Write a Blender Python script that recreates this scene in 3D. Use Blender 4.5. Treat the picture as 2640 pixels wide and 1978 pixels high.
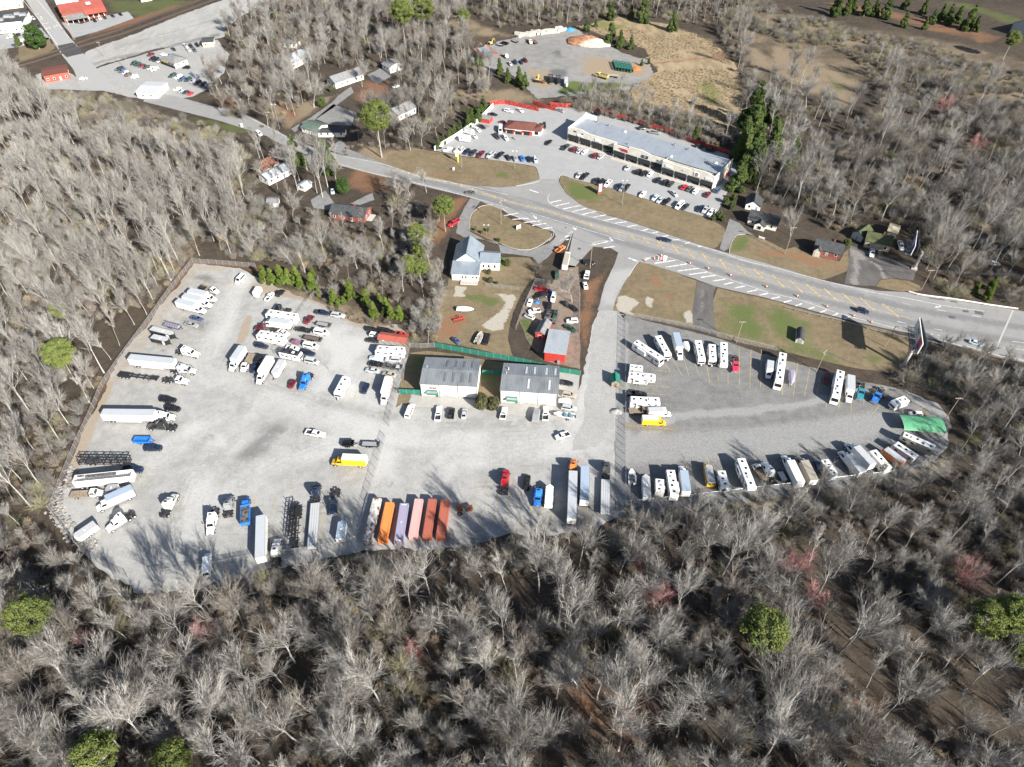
import bpy, bmesh, math, random
import numpy as np
from mathutils import Vector, Matrix
from mathutils.geometry import delaunay_2d_cdt
R = math.radians
random.seed(7); rng = np.random.default_rng(7)
for o in list(bpy.data.objects): bpy.data.objects.remove(o, do_unlink=True)
scene = bpy.context.scene
COL = scene.collection
# ------------------------------------------------------------------ camera, sky, sun, exposure
FPX, PITCH, CAMH = 1760.0, R(45.5), 165.0          # focal length in photo pixels, pitch below the horizon, height above ground
cam = bpy.data.cameras.new('camera'); camo = bpy.data.objects.new('camera', cam); COL.objects.link(camo)
cam.sensor_width = 36; cam.lens = 36 * FPX / 2640; cam.clip_start = 1; cam.clip_end = 6000
camo.location = (0, 0, CAMH); camo.rotation_euler = (R(90) - PITCH, 0, 0)
scene.camera = camo
SUN_EL, SUN_AZ = R(30), R(140)                      # azimuth clockwise from +Y
w = bpy.data.worlds.new('World'); scene.world = w; w.use_nodes = True
nt = w.node_tree; bg = nt.nodes['Background']
sky = nt.nodes.new('ShaderNodeTexSky'); sky.sky_type = 'NISHITA'; sky.sun_disc = False
sky.sun_elevation = SUN_EL; sky.sun_rotation = SUN_AZ
nt.links.new(sky.outputs[0], bg.inputs[0]); bg.inputs[1].default_value = 0.062
sd = bpy.data.lights.new('sun', 'SUN'); sd.energy = 5.0; sd.angle = R(0.53); sd.color = (1, .955, .88)
so = bpy.data.objects.new('sun', sd); COL.objects.link(so)
sdir = Vector((math.sin(SUN_AZ) * math.cos(SUN_EL), math.cos(SUN_AZ) * math.cos(SUN_EL), math.sin(SUN_EL)))
so.rotation_euler = (-sdir).to_track_quat('-Z', 'Y').to_euler(); so.location = sdir * 400
vs = scene.view_settings; vs.view_transform = 'Standard'; vs.look = 'None'; vs.gamma = 1; vs.use_curve_mapping = False
vs.exposure = 1.2
scene.cycles.max_bounces = 5; scene.cycles.transparent_max_bounces = 12; scene.cycles.caustics_reflective = False

# ------------------------------------------------------------------ survey: points measured in the photo, carried to the ground
VIEWS = {'P': (0, 0, 1), 'O': (0, 0, .8379), 'm': (1420, 270, 4.608), 't': (280, 90, 7.373), 'l': (0, 0, 7.9), 'c': (920, 1260, 8.508),
 's': (1420, 1170, 8.285), 'w': (220, 880, 7.203), 'r': (2280, 660, 5.522), 'j': (560, 690, 4.735), 'k': (900, 800, 6.374),
 'y': (1330, 600, 6.371), 'q': (1120, 250, 6.506), 'n': (400, 680, 6.372), 'e': (160, 1150, 6.138), 'f': (500, 1220, 5.267),
 'g': (1590, 850, 3.662), 'h': (1930, 880, 3.1775), 'i': (1600, 1160, 3.026), 'o': (2000, 1040, 2.763), 'u': (1180, 60, 4.237),
 'v': (1480, 50, 5.29), 'b': (1000, 880, 2.444), 'x': (640, 80, 2.648), 'z': (1880, 480, 2.444), 'aa': (1160, 580, 3.6625),
 'bb': (1160, 460, 2.542), 'cc': (600, 340, 3.1725), 'dd': (380, 160, 3.662), 'ee': (80, 140, 3.1775)}
for _i, _a in enumerate('abcd'):
    for _j, _y in enumerate((0, 500, 1000, 1478)): VIEWS['%s%d' % (_a, _j + 1)] = (660 * _i, _y, 3.3136)
_s, _c = math.sin(PITCH), math.cos(PITCH)
def G(v, x, y, z=0.0):
    ox, oy, k = VIEWS[v]
    a = (ox + x / k - 1320) / FPX; b = (oy + y / k - 989) / FPX
    d = Vector((a, _c - b * _s, -_s - b * _c)); t = (z - CAMH) / d.z
    return Vector((d.x * t, d.y * t))
def GP(v, pts, z=0.0): return [G(v, x, y, z) for x, y in pts]
def rise(v, base, top):
    p = G(v, *base); ox, oy, k = VIEWS[v]; ty = oy + top[1] / k
    b = (ty - 989) / FPX                              # solve for z with y fixed
    return CAMH + p.y * (-_s - b * _c) / (_c - b * _s)

# ------------------------------------------------------------------ naming
def tag(o, label=None, cat=None, group=None, kind=None):
    if label: o['label'] = label
    if cat: o['category'] = cat
    if group: o['group'] = group
    if kind: o['kind'] = kind
    return o
def empty(name, loc, rz=0.0, label=None, cat=None, group=None):
    o = bpy.data.objects.new(name, None); COL.objects.link(o)
    o.location = (loc[0], loc[1], loc[2] if len(loc) > 2 else 0); o.rotation_euler = (0, 0, rz); o.empty_display_size = .5
    return tag(o, label, cat, group)
def link(name, me, parent=None, color=None):
    o = bpy.data.objects.new(name, me); COL.objects.link(o)
    if parent is not None: o.parent = parent
    if color is not None: o.color = (*color, 1)
    return o

# ------------------------------------------------------------------ mesh building
class M:
    def __init__(s): s.v = []; s.f = []
    def add(s, vs, fs):
        n = len(s.v); s.v += [tuple(p) for p in vs]; s.f += [tuple(i + n for i in f) for f in fs]; return s
    def box(s, x0, x1, y0, y1, z0, z1, tx=0, ty=0, tx1=None):
        if tx1 is None: tx1 = tx
        return s.add([(x0, y0, z0), (x1, y0, z0), (x1, y1, z0), (x0, y1, z0), (x0 + tx, y0 + ty, z1), (x1 - tx1, y0 + ty, z1), (x1 - tx1, y1 - ty, z1), (x0 + tx, y1 - ty, z1)],
                     [(3, 2, 1, 0), (4, 5, 6, 7), (0, 1, 5, 4), (1, 2, 6, 5), (2, 3, 7, 6), (3, 0, 4, 7)])
    def loft(s, rings, cap=True):
        n = len(rings[0]); vs = [p for r in rings for p in r]; fs = []
        for i in range(len(rings) - 1):
            for j in range(n):
                a, b = i * n + j, i * n + (j + 1) % n; fs.append((a, b, b + n, a + n))
        if cap: fs += [tuple(range(n))[::-1], tuple(range((len(rings) - 1) * n, len(rings) * n))]
        return s.add(vs, fs)
    def cyl(s, c, r, h, ax='y', n=10, r2=None):
        r2 = r if r2 is None else r2; rings = []
        for k, rr in ((-.5, r), (.5, r2)):
            ring = []
            for i in range(n):
                t = 2 * math.pi * i / n; a, b = rr * math.cos(t), rr * math.sin(t)
                ring.append({'y': (c[0] + a, c[1] + k * h, c[2] + b), 'z': (c[0] + a, c[1] + b, c[2] + k * h), 'x': (c[0] + k * h, c[1] + a, c[2] + b)}[ax])
            rings.append(ring)
        return s.loft(rings)
    def tube(s, pts, rads, n=4, cap=True):
        rings = []; up = Vector((0, 0, 1)); pts = [Vector(p) for p in pts]
        for i, p in enumerate(pts):
            d = (pts[min(i + 1, len(pts) - 1)] - pts[max(i - 1, 0)]).normalized()
            a = d.cross(up); a = a.normalized() if a.length > .05 else d.cross(Vector((1, 0, 0))).normalized(); b = d.cross(a)
            r = rads[i] if hasattr(rads, '__len__') else rads
            rings.append([p + a * (r * math.cos(2 * math.pi * j / n)) + b * (r * math.sin(2 * math.pi * j / n)) for j in range(n)])
        return s.loft(rings, cap)
    def beam(s, a, b, w, h):
        return s.tube([a, b], (w + h) * .35, 4)
    def quad(s, *p): return s.add(p, [tuple(range(len(p)))])
    def prism(s, poly, z0, z1):
        n = len(poly); return s.add([(x, y, z0) for x, y in poly] + [(x, y, z1) for x, y in poly],
            [tuple(range(n))[::-1], tuple(range(n, 2 * n))] + [(i, (i + 1) % n, n + (i + 1) % n, n + i) for i in range(n)])
    def wedge(s, prof, y0, y1):                      # profile in x,z pushed along y
        n = len(prof); return s.add([(x, y0, z) for x, z in prof] + [(x, y1, z) for x, z in prof],
            [tuple(range(n)), tuple(range(n, 2 * n))[::-1]] + [(i, n + i, n + (i + 1) % n, (i + 1) % n) for i in range(n)])
    def mesh(s, name, mat, smooth=False):
        me = bpy.data.meshes.new(name); me.from_pydata(s.v, [], s.f); me.materials.append(mat)
        if smooth: me.shade_smooth()
        return me
    def obj(s, name, mat, parent=None, color=None, smooth=False): return link(name, s.mesh(name, mat, smooth), parent, color)

# ------------------------------------------------------------------ materials
class NT:
    def __init__(s, name):
        s.m = bpy.data.materials.new(name); s.m.use_nodes = True; s.t = s.m.node_tree; s.b = s.t.nodes['Principled BSDF']; s.out = s.t.nodes['Material Output']
    def n(s, typ, **kw):
        x = s.t.nodes.new('ShaderNode' + typ)
        for k, v in kw.items(): setattr(x, k, v)
        return x
    def set(s, inp, val):
        if isinstance(val, bpy.types.NodeSocket): s.t.links.new(val, inp)
        else: inp.default_value = val if not (hasattr(val, '__len__') and len(val) == 3 and inp.type == 'RGBA') else (*val, 1)
    def noise(s, scale, detail=4, rough=.55, vec=None, stretch=None, dist=0.0):
        x = s.n('TexNoise'); x.inputs['Scale'].default_value = scale; x.inputs['Detail'].default_value = detail; x.inputs['Roughness'].default_value = rough
        x.inputs['Distortion'].default_value = dist
        v = vec if vec is not None else s.pos()
        if stretch:
            mp = s.n('Mapping'); mp.inputs['Scale'].default_value = stretch[:3]
            if len(stretch) > 3: mp.inputs['Rotation'].default_value = (0, 0, stretch[3])
            s.t.links.new(v, mp.inputs[0]); v = mp.outputs[0]
        s.t.links.new(v, x.inputs['Vector']); return x.outputs[0]
    def pos(s):
        return s.n('NewGeometry').outputs['Position']
    def ramp(s, fac, lo, hi):
        x = s.n('MapRange'); x.inputs[1].default_value = lo; x.inputs[2].default_value = hi; x.interpolation_type = 'SMOOTHSTEP'
        s.set(x.inputs[0], fac); return x.outputs[0]
    def mix(s, f, a, b, mode='MIX'):
        x = s.n('Mix', data_type='RGBA', blend_type=mode); s.set(x.inputs[0], f); s.set(x.inputs[6], a); s.set(x.inputs[7], b); return x.outputs[2]
    def math(s, op, a, b=0.0):
        x = s.n('Math', operation=op); s.set(x.inputs[0], a); s.set(x.inputs[1], b); return x.outputs[0]
    def attr(s, name): return s.n('Attribute', attribute_name=name).outputs['Fac']
    def done(s, col, rough=.8, bump=None, bd=.05, spec=.3, metal=0.0):
        s.set(s.b.inputs['Base Color'], col); s.set(s.b.inputs['Roughness'], rough); s.b.inputs['Specular IOR Level'].default_value = spec; s.b.inputs['Metallic'].default_value = metal
        if bump is not None:
            x = s.n('Bump'); x.inputs['Distance'].default_value = bd; x.inputs['Strength'].default_value = 1; s.set(x.inputs['Height'], bump); s.t.links.new(x.outputs[0], s.b.inputs['Normal'])
        return s.m
def hsv_var(t, col, amt=.15):                         # lighter and darker from object to object
    r = t.n('ObjectInfo').outputs['Random']; k = t.math('ADD', t.math('MULTIPLY', r, 2 * amt), 1 - amt)
    x = t.n('Mix', data_type='RGBA', blend_type='MULTIPLY'); x.inputs[0].default_value = 1; t.set(x.inputs[6], col)
    cb = t.n('CombineColor'); [t.t.links.new(k, cb.inputs[i]) for i in range(3)]; t.t.links.new(cb.outputs[0], x.inputs[7]); return x.outputs[2]
def plain(name, col, rough=.6, metal=0.0, var=.12, scale=1.5, spec=.4):
    t = NT(name); o = t.n('TexCoord').outputs['Object']
    n = t.noise(scale, 4, .6, o); c2 = tuple(c * (1 - var * 1.6) for c in col); c1 = tuple(min(1, c * (1 + var * .4)) for c in col)
    return t.done(t.mix(t.ramp(n, .35, .7), c1, c2), rough, None, 0, spec, metal)
def painted(name, rough=.35, dirt=.25, spec=.5):      # paint that takes the colour of its object
    t = NT(name); oi = t.n('ObjectInfo'); o = t.n('TexCoord').outputs['Object']
    n = t.ramp(t.noise(.9, 5, .65, o), .48, .75); c = t.mix(t.math('MULTIPLY', n, dirt), oi.outputs['Color'], (.3, .28, .25))
    return t.done(c, rough, None, 0, spec)
MAT = dict(paint=painted('car_paint', .3, .18), panel=painted('painted_panel', .45, .22), cloth=painted('cloth', .85, .2, .2),
  glass=plain('dark_glass', (.012, .014, .017), .12, 0, .1, spec=.6), rubber=plain('rubber', (.02, .02, .02), .8), hub=plain('wheel_hub', (.55, .55, .55), .4, .3),
  chrome=plain('chrome', (.6, .61, .63), .25, .8), black=plain('black_steel', (.022, .022, .025), .5), frame=plain('frame_steel', (.05, .05, .055), .6),
  white=plain('white_plastic', (.78, .78, .76), .5), grey=plain('grey_plastic', (.25, .26, .27), .6), liner=plain('bed_liner', (.035, .035, .04), .8),
  deck=plain('deck_boards', (.25, .2, .15), .8, 0, .3, 3), rust=plain('rusty_steel', (.2, .075, .04), .85, 0, .45, 2.5), wood=plain('weathered_wood', (.3, .24, .17), .85, 0, .3, 3),
  roofing=plain('box_roofing', (.5,.52,.55), .5, 0, .12, .6), rvroof=plain('caravan_roof', (.74,.74,.72), .5, 0, .2, 1.2), mesh_cover=plain('mesh_cover', (.13,.125,.12), .9, 0, .6, 1.5), silverroof=plain('silver_roof', (.5,.5,.5), .35, .3, .25, 1.0),
  steelbox=painted('container_paint', .6, .12, .3), troof=painted('trailer_roof', .5, .3), seatcol=painted('boat_seat', .6, .1),
  tail=plain('tail_lamp', (.35, .02, .02), .4), lamp=plain('head_lamp', (.8, .8, .78), .2), amber=plain('amber_lamp', (.7, .25, .02), .4))
# ------------------------------------------------------------------ ground and paved surfaces
_lat = rng.random((256, 256))
def vnoise(x, y, s):
    x = np.asarray(x) / s; y = np.asarray(y) / s; xi = np.floor(x).astype(int); yi = np.floor(y).astype(int); fx = x - xi; fy = y - yi
    fx = fx * fx * (3 - 2 * fx); fy = fy * fy * (3 - 2 * fy); L = lambda a, b: _lat[a & 255, b & 255]
    return (L(xi, yi) * (1 - fx) + L(xi + 1, yi) * fx) * (1 - fy) + (L(xi, yi + 1) * (1 - fx) + L(xi + 1, yi + 1) * fx) * fy
def fbm(x, y, s): return .55 * vnoise(x, y, s) + .28 * vnoise(x + 91, y, s / 2.1) + .17 * vnoise(x, y + 57, s / 4.3)
def segdist(X, Y, pts, closed):
    P = [np.array(p[:2], float) for p in pts]; n = len(P); best = np.full(X.shape, 1e9)
    for i in range(n if closed else n - 1):
        a, b = P[i], P[(i + 1) % n]; d = b - a; L = max(d @ d, 1e-9)
        t = np.clip(((X - a[0]) * d[0] + (Y - a[1]) * d[1]) / L, 0, 1)
        best = np.minimum(best, np.hypot(X - a[0] - t * d[0], Y - a[1] - t * d[1]))
    return best
def inside(X, Y, pts):
    r = np.zeros(X.shape, bool); n = len(pts)
    for i in range(n):
        x1, y1 = pts[i][:2]; x2, y2 = pts[(i + 1) % n][:2]
        if y1 == y2: continue
        c = ((y1 > Y) != (y2 > Y)) & (X < (x2 - x1) * (Y - y1) / (y2 - y1) + x1); r ^= c
    return r
def sm(a, b, x): t = np.clip((x - a) / (b - a), 0, 1); return t * t * (3 - 2 * t)
def area(pts, soft=3, warp=3):                         # soft edged patch
    def f(X, Y):
        X2 = X + (fbm(X, Y, 9) - .5) * 2 * warp; Y2 = Y + (fbm(X + 300, Y, 9) - .5) * 2 * warp
        sdv = np.where(inside(X2, Y2, pts), 1, -1) * segdist(X2, Y2, pts, True); return sm(-soft * 1.5, soft * 1.5, sdv) * (.42 + .95 * fbm(X + 500, Y, 7 if soft > 1.5 else 3))
    return f
def line(pts, w, soft=1.5, amp=1.0):
    return lambda X, Y: amp * (1 - sm(w, w + soft, segdist(X, Y, pts, False) + (fbm(X, Y, 4) - .5) * 1.5))
def union(*fs): return lambda X, Y: np.maximum.reduce([f(X, Y) for f in fs])
def attrs(me, masks):
    n = len(me.vertices); co = np.empty(n * 3); me.vertices.foreach_get('co', co); X, Y = co[0::3], co[1::3]
    for k, f in masks.items():
        a = me.attributes.new(k, 'FLOAT', 'POINT'); a.data.foreach_set('value', np.clip(f(X, Y), 0, 1).astype(np.float32))
def sheet(name, pts, z, mat, cell=2.5, ragged=.35, masks=None, parent=None, label=None, cat=None):
    bd = []
    n = len(pts)
    for i in range(n):
        a, b = Vector(pts[i]), Vector(pts[(i + 1) % n]); k = max(1, int((b - a).length / 1.2))
        for j in range(k):
            p = a.lerp(b, j / k); r = ragged
            bd.append(Vector((p.x + (vnoise(p.x, p.y, 1.7) - .5) * 2 * r + (vnoise(p.x, p.y, 6) - .5) * 3 * r, p.y + (vnoise(p.x + 77, p.y, 1.7) - .5) * 2 * r + (vnoise(p.x + 31, p.y, 6) - .5) * 3 * r)))
    xs = [p.x for p in bd]; ys = [p.y for p in bd]; gx, gy = np.meshgrid(np.arange(min(xs), max(xs), cell), np.arange(min(ys), max(ys), cell))
    gx = gx.ravel() + rng.uniform(-.3, .3, gx.size) * cell; gy = gy.ravel() + rng.uniform(-.3, .3, gy.size) * cell
    pl = [(p.x, p.y) for p in bd]; k = inside(gx, gy, pl); gx, gy = gx[k], gy[k]
    if gx.size: k = segdist(gx, gy, pl[::2], True) > cell * .4; gx, gy = gx[k], gy[k]
    V = bd + [Vector((float(a), float(b))) for a, b in zip(gx, gy)]
    vo, _e, fo, *_ = delaunay_2d_cdt(V, [], [list(range(len(bd)))], 1, 1e-4)
    me = bpy.data.meshes.new(name); me.from_pydata([(v.x, v.y, z) for v in vo], [], [tuple(f) for f in fo]); me.materials.append(mat)
    if me.polygons and sum(p.normal.z for p in me.polygons) < 0: me.flip_normals()
    if masks: attrs(me, masks)
    o = link(name, me, parent); tag(o, label, cat, None, 'structure' if parent is None else None); return o
def ground_mat(name, a, b, layers=(), s=(.05, .35, 2.2), rough=.9, bd=.06, stretch=None, k=(.38, .64), fine=.35):
    t = NT(name); n1 = t.noise(s[0], 5, .6); n2 = t.noise(s[1], 5, .62, None, stretch); n3 = t.noise(s[2], 4, .7)
    f = t.ramp(t.math('ADD', t.math('MULTIPLY', n1, .45), t.math('MULTIPLY', n2, .55)), *k); c = t.mix(f, a, b)
    for at, col, lo, hi in layers:
        m = t.math('ADD', t.attr(at), t.math('MULTIPLY', t.math('SUBTRACT', t.noise(.8, 5, .65), .5), .8)); c = t.mix(t.ramp(m, lo, hi), c, col)
    g = t.ramp(n3, .3, .7); dk = t.mix(g, tuple([1 - fine] * 3), (1, 1, 1)); c = t.mix(1.0, c, dk, 'MULTIPLY')
    return t.done(c, rough, t.math('ADD', n3, t.math('MULTIPLY', n2, .6)), bd, .15)
def ribbon(pts, w):
    L = []; Rr = []
    for i, p in enumerate(pts):
        d = (pts[min(i + 1, len(pts) - 1)] - pts[max(i - 1, 0)]).normalized(); n = Vector((-d.y, d.x)) * w; L.append(p + n); Rr.append(p - n)
    return L + Rr[::-1]
def smooth_line(pts, step):
    out = [pts[0]]
    for i in range(len(pts) - 1):
        p0, p1, p2, p3 = pts[max(i - 1, 0)], pts[i], pts[i + 1], pts[min(i + 2, len(pts) - 1)]; k = max(1, int((p2 - p1).length / step))
        for j in range(1, k + 1):
            t = j / k; out.append(.5 * ((2 * p1) + (p2 - p0) * t + (2 * p0 - 5 * p1 + 4 * p2 - p3) * t * t + (3 * p1 - p0 - 3 * p2 + p3) * t ** 3))
    return out
# --- natural ground: leaf litter with clay, dry grass and green patches
litter = ground_mat('leaf_litter', (.092, .072, .054), (.055, .046, .037), [('dry', (.255, .20, .135), .3, .95), ('green', (.10, .115, .045), .35, .95), ('clay', (.21, .115, .068), .4, 1.0), ('pale', (.27, .235, .18), .35, .9)], (.04, .3, 1.6), .95, .15)
nx = np.concatenate([np.arange(-3200, -460, 120), np.arange(-460, -180, 6), np.arange(-180, 180.1, 1.6), np.arange(186, 461, 6), np.arange(560, 3300, 120)])
ny = np.concatenate([np.arange(-2500, -20, 120), np.arange(-20, 20, 6), np.arange(20, 330, 1.6), np.arange(330, 640, 4), np.arange(660, 6000, 160)])
gx, gy = np.meshgrid(nx, ny); W_, H_ = len(nx), len(ny)
gv = np.stack([gx.ravel(), gy.ravel(), np.zeros(gx.size)], 1); ii = (np.arange(H_ - 1)[:, None] * W_ + np.arange(W_ - 1)[None]).ravel()
me = bpy.data.meshes.new('ground'); me.from_pydata(gv.tolist(), [], np.stack([ii, ii + 1, ii + W_ + 1, ii + W_], 1).tolist()); me.materials.append(litter)
O = lambda p: GP('O', p)
fld = O([(1240, 60), (1340, 36), (1450, 55), (1530, 85), (1575, 130), (1600, 170), (1620, 260), (1590, 300), (1500, 270), (1400, 235), (1340, 215), (1340, 185), (1420, 160), (1400, 110), (1330, 80)])
rwood = O([(1590, 310), (1610, 200), (1590, 130), (1545, 20), (1640, 0), (1780, 40), (2050, 85), (2300, 150), (2300, 600), (2000, 500), (1700, 420)]); lwood = O([(0, 150), (330, 270), (560, 340), (545, 550), (420, 570), (250, 760), (110, 1090), (-200, 1000)])
dryf = union(area(fld, 5, 6), lambda X, Y: .8 * area(rwood, 8, 8)(X, Y) * np.maximum(sm(.35, .7, fbm(X, Y, 30)), .8 * sm(380, 440, Y)), lambda X, Y: .5 * area(lwood, 8, 8)(X, Y) * sm(.4, .75, fbm(X + 40, Y, 22)), area(GP('d1', [(0, 380), (330, 420), (760, 700), (780, 820), (650, 960), (500, 850), (300, 800), (0, 560)]), 5, 6), area(GP('b2', [(0, 690), (200, 760), (500, 850), (560, 900), (800, 960), (1100, 1080), (1350, 1180), (1350, 1280), (900, 1120), (500, 960), (0, 800)]), 3, 3),
  area(O([(780, 310), (900, 330), (1000, 390), (960, 405), (860, 375), (770, 345)]), 3, 3), area(O([(410, 480), (430, 560), (380, 600), (340, 560)]), 6, 6), area(GP('b1', [(0, 840), (400, 870), (700, 800), (300, 1100), (100, 1040)]), 3, 4),
  area(GP('d3', [(0, 900), (500, 880), (480, 1010), (100, 1060)]), 3, 3), area(GP('a1', [(200, 400), (480, 380), (440, 460), (100, 520)]), 4, 3), area(O([(930, 200), (1120, 190), (1200, 220), (1060, 230)]), 6, 5), area(GP('b1', [(1200, 0), (1500, 60), (1900, 200), (2187, 300), (2000, 330), (1700, 260)]), 8, 8))
grnf = union(area(GP('a1', [(900, 0), (1700, 0), (1500, 90), (1200, 150), (980, 120)]), 4, 4), area(GP('a1', [(820, 500), (950, 500), (940, 550), (820, 545)]), 2, 1), area(GP('d1', [(1400, 0), (1700, 20), (2187, 160), (2187, 250), (1800, 120)]), 5, 5), area(GP('dd', [(560, 540), (860, 580), (1010, 660), (900, 690), (560, 640), (300, 460)]), 3, 4), area(O([(560, 1160), (700, 1160)][:0] or [(2080, 930), (2120, 920), (2130, 960), (2090, 980)]), 4, 4),
  area(GP('d1', [(480, 620), (700, 720), (720, 800), (560, 780)]), 5, 5), area(GP('a3', [(180, 640), (330, 640), (420, 740), (260, 820)]), 5, 5))
clyf = union(line(GP('a2', [(2200, 640), (1900, 600), (1640, 590), (1430, 890), (1200, 1220), (880, 1657)]), 1.6, 2.5, .7), line(GP('a3', [(880, 0), (740, 260), (640, 480)]), 1, 2, .6), area(GP('b2', [(1600, 40), (1830, 20), (1650, 300), (1560, 500), (1480, 420)]), 3, 2), area(GP('b1', [(780, 1420), (1100, 1480), (1250, 1657), (820, 1657), (760, 1560)]), 4, 3), area(GP('d1', [(420, 0), (1000, 80), (1500, 180), (2000, 320), (1900, 390), (1400, 270), (1000, 160), (500, 60)]), 5, 4),
  area(O([(640, 1545), (720, 1500), (800, 1490), (830, 1560), (760, 1600)]), 6, 6), area(O([(1100, 1450), (1280, 1420), (1400, 1500), (1500, 1600), (1300, 1640)]), 10, 10), area(O([(1640, 1440), (1800, 1440), (1950, 1530), (1900, 1600), (1700, 1520)]), 8, 8), area(GP('b1', [(850, 700), (1120, 640), (1180, 780), (900, 900), (800, 860)]), 5, 4), area(GP('dd', [(560, 300), (800, 340), (900, 440), (640, 420)]), 4, 3), area(GP('b1', [(200, 880), (380, 860), (420, 1000), (250, 1100)]), 5, 4), area(GP('v', [(120, 850), (560, 880), (600, 930), (250, 920)]), 3, 2),
  area(GP('c2', [(590, 830), (840, 600), (800, 760), (700, 1050), (600, 1400), (580, 1200)]), 2, 2), area(GP('a1', [(700, 290), (1500, 30), (1620, 0), (1700, 0), (1200, 190), (740, 330)]), 4, 3))
palf = union(area(GP('d3', [(1200, 640), (1500, 560), (1560, 620), (1400, 760), (1150, 740)]), 3, 3), area(GP('a3', [(1050, 1480), (1500, 1620), (1200, 1657)]), 3, 2), line(O([(1345, 1105), (1500, 1100), (1700, 1072), (1900, 1042), (2020, 1010)]), 2.5, 3))
attrs(me, {'dry': dryf, 'green': grnf, 'clay': clyf, 'pale': palf}); gnd = link('ground', me); tag(gnd, 'brown leaf littered ground under the bare woods', 'ground', None, 'structure')

# --- gravel yards
tracks = [O([(1330, 600), (1300, 700), (1290, 820), (1260, 900), (1180, 945), (1000, 955), (850, 940), (700, 905), (560, 860), (430, 800)]), O([(1300, 760), (1280, 880), (1180, 970), (1000, 990)]), O([(430, 800), (480, 700), (520, 600)]), O([(600, 890), (450, 1000), (420, 1150)]), O([(800, 930), (600, 1000), (480, 1080)]),
          O([(840, 870), (700, 830), (730, 720)]), O([(330, 1000), (430, 930), (560, 900)]), O([(980, 980), (900, 1090)]), O([(830, 985), (800, 1090), (770, 1170)]), O([(1150, 960), (1270, 960)])]
_lt = union(*[line(t, 1.5, 9, 1) for t in tracks]); lightf = union(lambda X, Y: _lt(X, Y) * (.35 + .75 * fbm(X, Y, 13)), area(O([(430, 930), (490, 930), (500, 960), (440, 980)]), 2, 2), area(O([(690, 700), (830, 720), (790, 860), (660, 860)]), 5, 4))
oil = union(*[area([p + Vector((math.cos(a) * r, math.sin(a) * r * .8)) for a in np.linspace(0, 6.2, 9)], .8, .5) for p, r in [(G('b3', 585, 245), 1.6), (G('b', 735, 573), 1.0), (G('n', 150, 1410), 1.3), (G('c3', 455, 460), 1.1), (G('b', 1115, 635), 1.0), (G('a3', 1780, 430), 2.6), (G('b3', 1000, 235), .8), (G('f', 1150, 820), 2.5)]])
warmf = union(line(GP('a2', [(1900, 620), (1650, 620), (1450, 900), (1200, 1260), (1000, 1500), (880, 1657)]), 2, 4, .75), line(GP('a3', [(880, 0), (760, 260), (560, 760)]), 2.0, 4), area(GP('a2', [(1780, 1250), (1860, 1230), (1860, 1280), (1790, 1300)]), 1, 1), line(GP('b2', [(0, 800), (480, 880), (560, 900), (900, 1090), (1280, 1200), (1290, 1300)]), 2, 3), area(GP('a2', [(1850, 700), (2187, 760), (2187, 830), (1850, 830)]), 4, 4), line(GP('j', [(380, 620), (330, 780), (280, 900)]), 1.2, 1.5))
darkf = union(area(O([(860, 1150), (1000, 1130), (1300, 1060), (1330, 1150), (1000, 1200)]), 6, 4), area(GP('n', [(650, 130), (1147, 260), (1100, 420), (600, 260)]), 3, 2), oil, area(GP('n', [(450, 850), (900, 930), (800, 1150), (350, 1050)]), 4, 3), area(O([(560, 870), (700, 880), (560, 990), (450, 1060)]), 6, 5))  # first patch paints tree shade into the gravel along the lower middle yard
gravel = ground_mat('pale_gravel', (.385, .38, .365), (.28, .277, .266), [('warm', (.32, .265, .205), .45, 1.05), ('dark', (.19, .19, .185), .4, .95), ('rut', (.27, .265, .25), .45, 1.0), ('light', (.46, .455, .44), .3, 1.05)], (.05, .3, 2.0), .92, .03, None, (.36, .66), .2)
yard_pts = O([(418, 570), (470, 573), (520, 580), (560, 602), (600, 620), (650, 640), (690, 655), (740, 688), (800, 702), (872, 704), (882, 745), (872, 800), (858, 850), (905, 865), (1040, 870), (1245, 865), (1262, 800), (1275, 730), (1290, 680), (1345, 680), (1337, 800), (1331, 950), (1326, 1050), (1322, 1118), (1290, 1140), (1200, 1160), (1100, 1155), (1000, 1180), (900, 1190), (800, 1187), (755, 1197), (640, 1217), (560, 1237), (430, 1272), (330, 1282), (290, 1277), (240, 1248), (190, 1205), (150, 1165), (122, 1120), (118, 1105), (160, 985), (185, 920), (215, 860), (262, 770), (330, 685), (395, 600)])
_rr = random.Random(21); _ruts = []
for t_ in tracks:
    for _ in range(5):
        o_ = _rr.uniform(-7, 7); _ruts.append(smooth_line([p + Vector((_rr.uniform(-2, 2) + o_ * .6, _rr.uniform(-2, 2) + o_)) for p in t_], 3))
for _ in range(26):
    p_ = _rr.choice(yard_pts).lerp(Vector((-25, 115)), _rr.uniform(.3, .9)); a_ = _rr.uniform(0, 6.28); q_ = [p_]; c_ = _rr.uniform(-.25, .25)
    for _k in range(8): a_ += c_; q_.append(q_[-1] + Vector((math.cos(a_), math.sin(a_) * .7)) * 3)
    _ruts.append(q_)
def rutf(X, Y):
    best = np.zeros(X.shape)
    for q_ in _ruts:
        b_ = [min(p.x for p in q_) - 3, max(p.x for p in q_) + 3, min(p.y for p in q_) - 3, max(p.y for p in q_) + 3]; k = (X > b_[0]) & (X < b_[1]) & (Y > b_[2]) & (Y < b_[3])
        if k.any(): d_ = segdist(X[k], Y[k], q_, False); best[k] = np.maximum(best[k], .9 * (1 - sm(.15, .55, np.abs(d_ - .9))))
    return best * (.4 + fbm(X, Y, 8))
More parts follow.
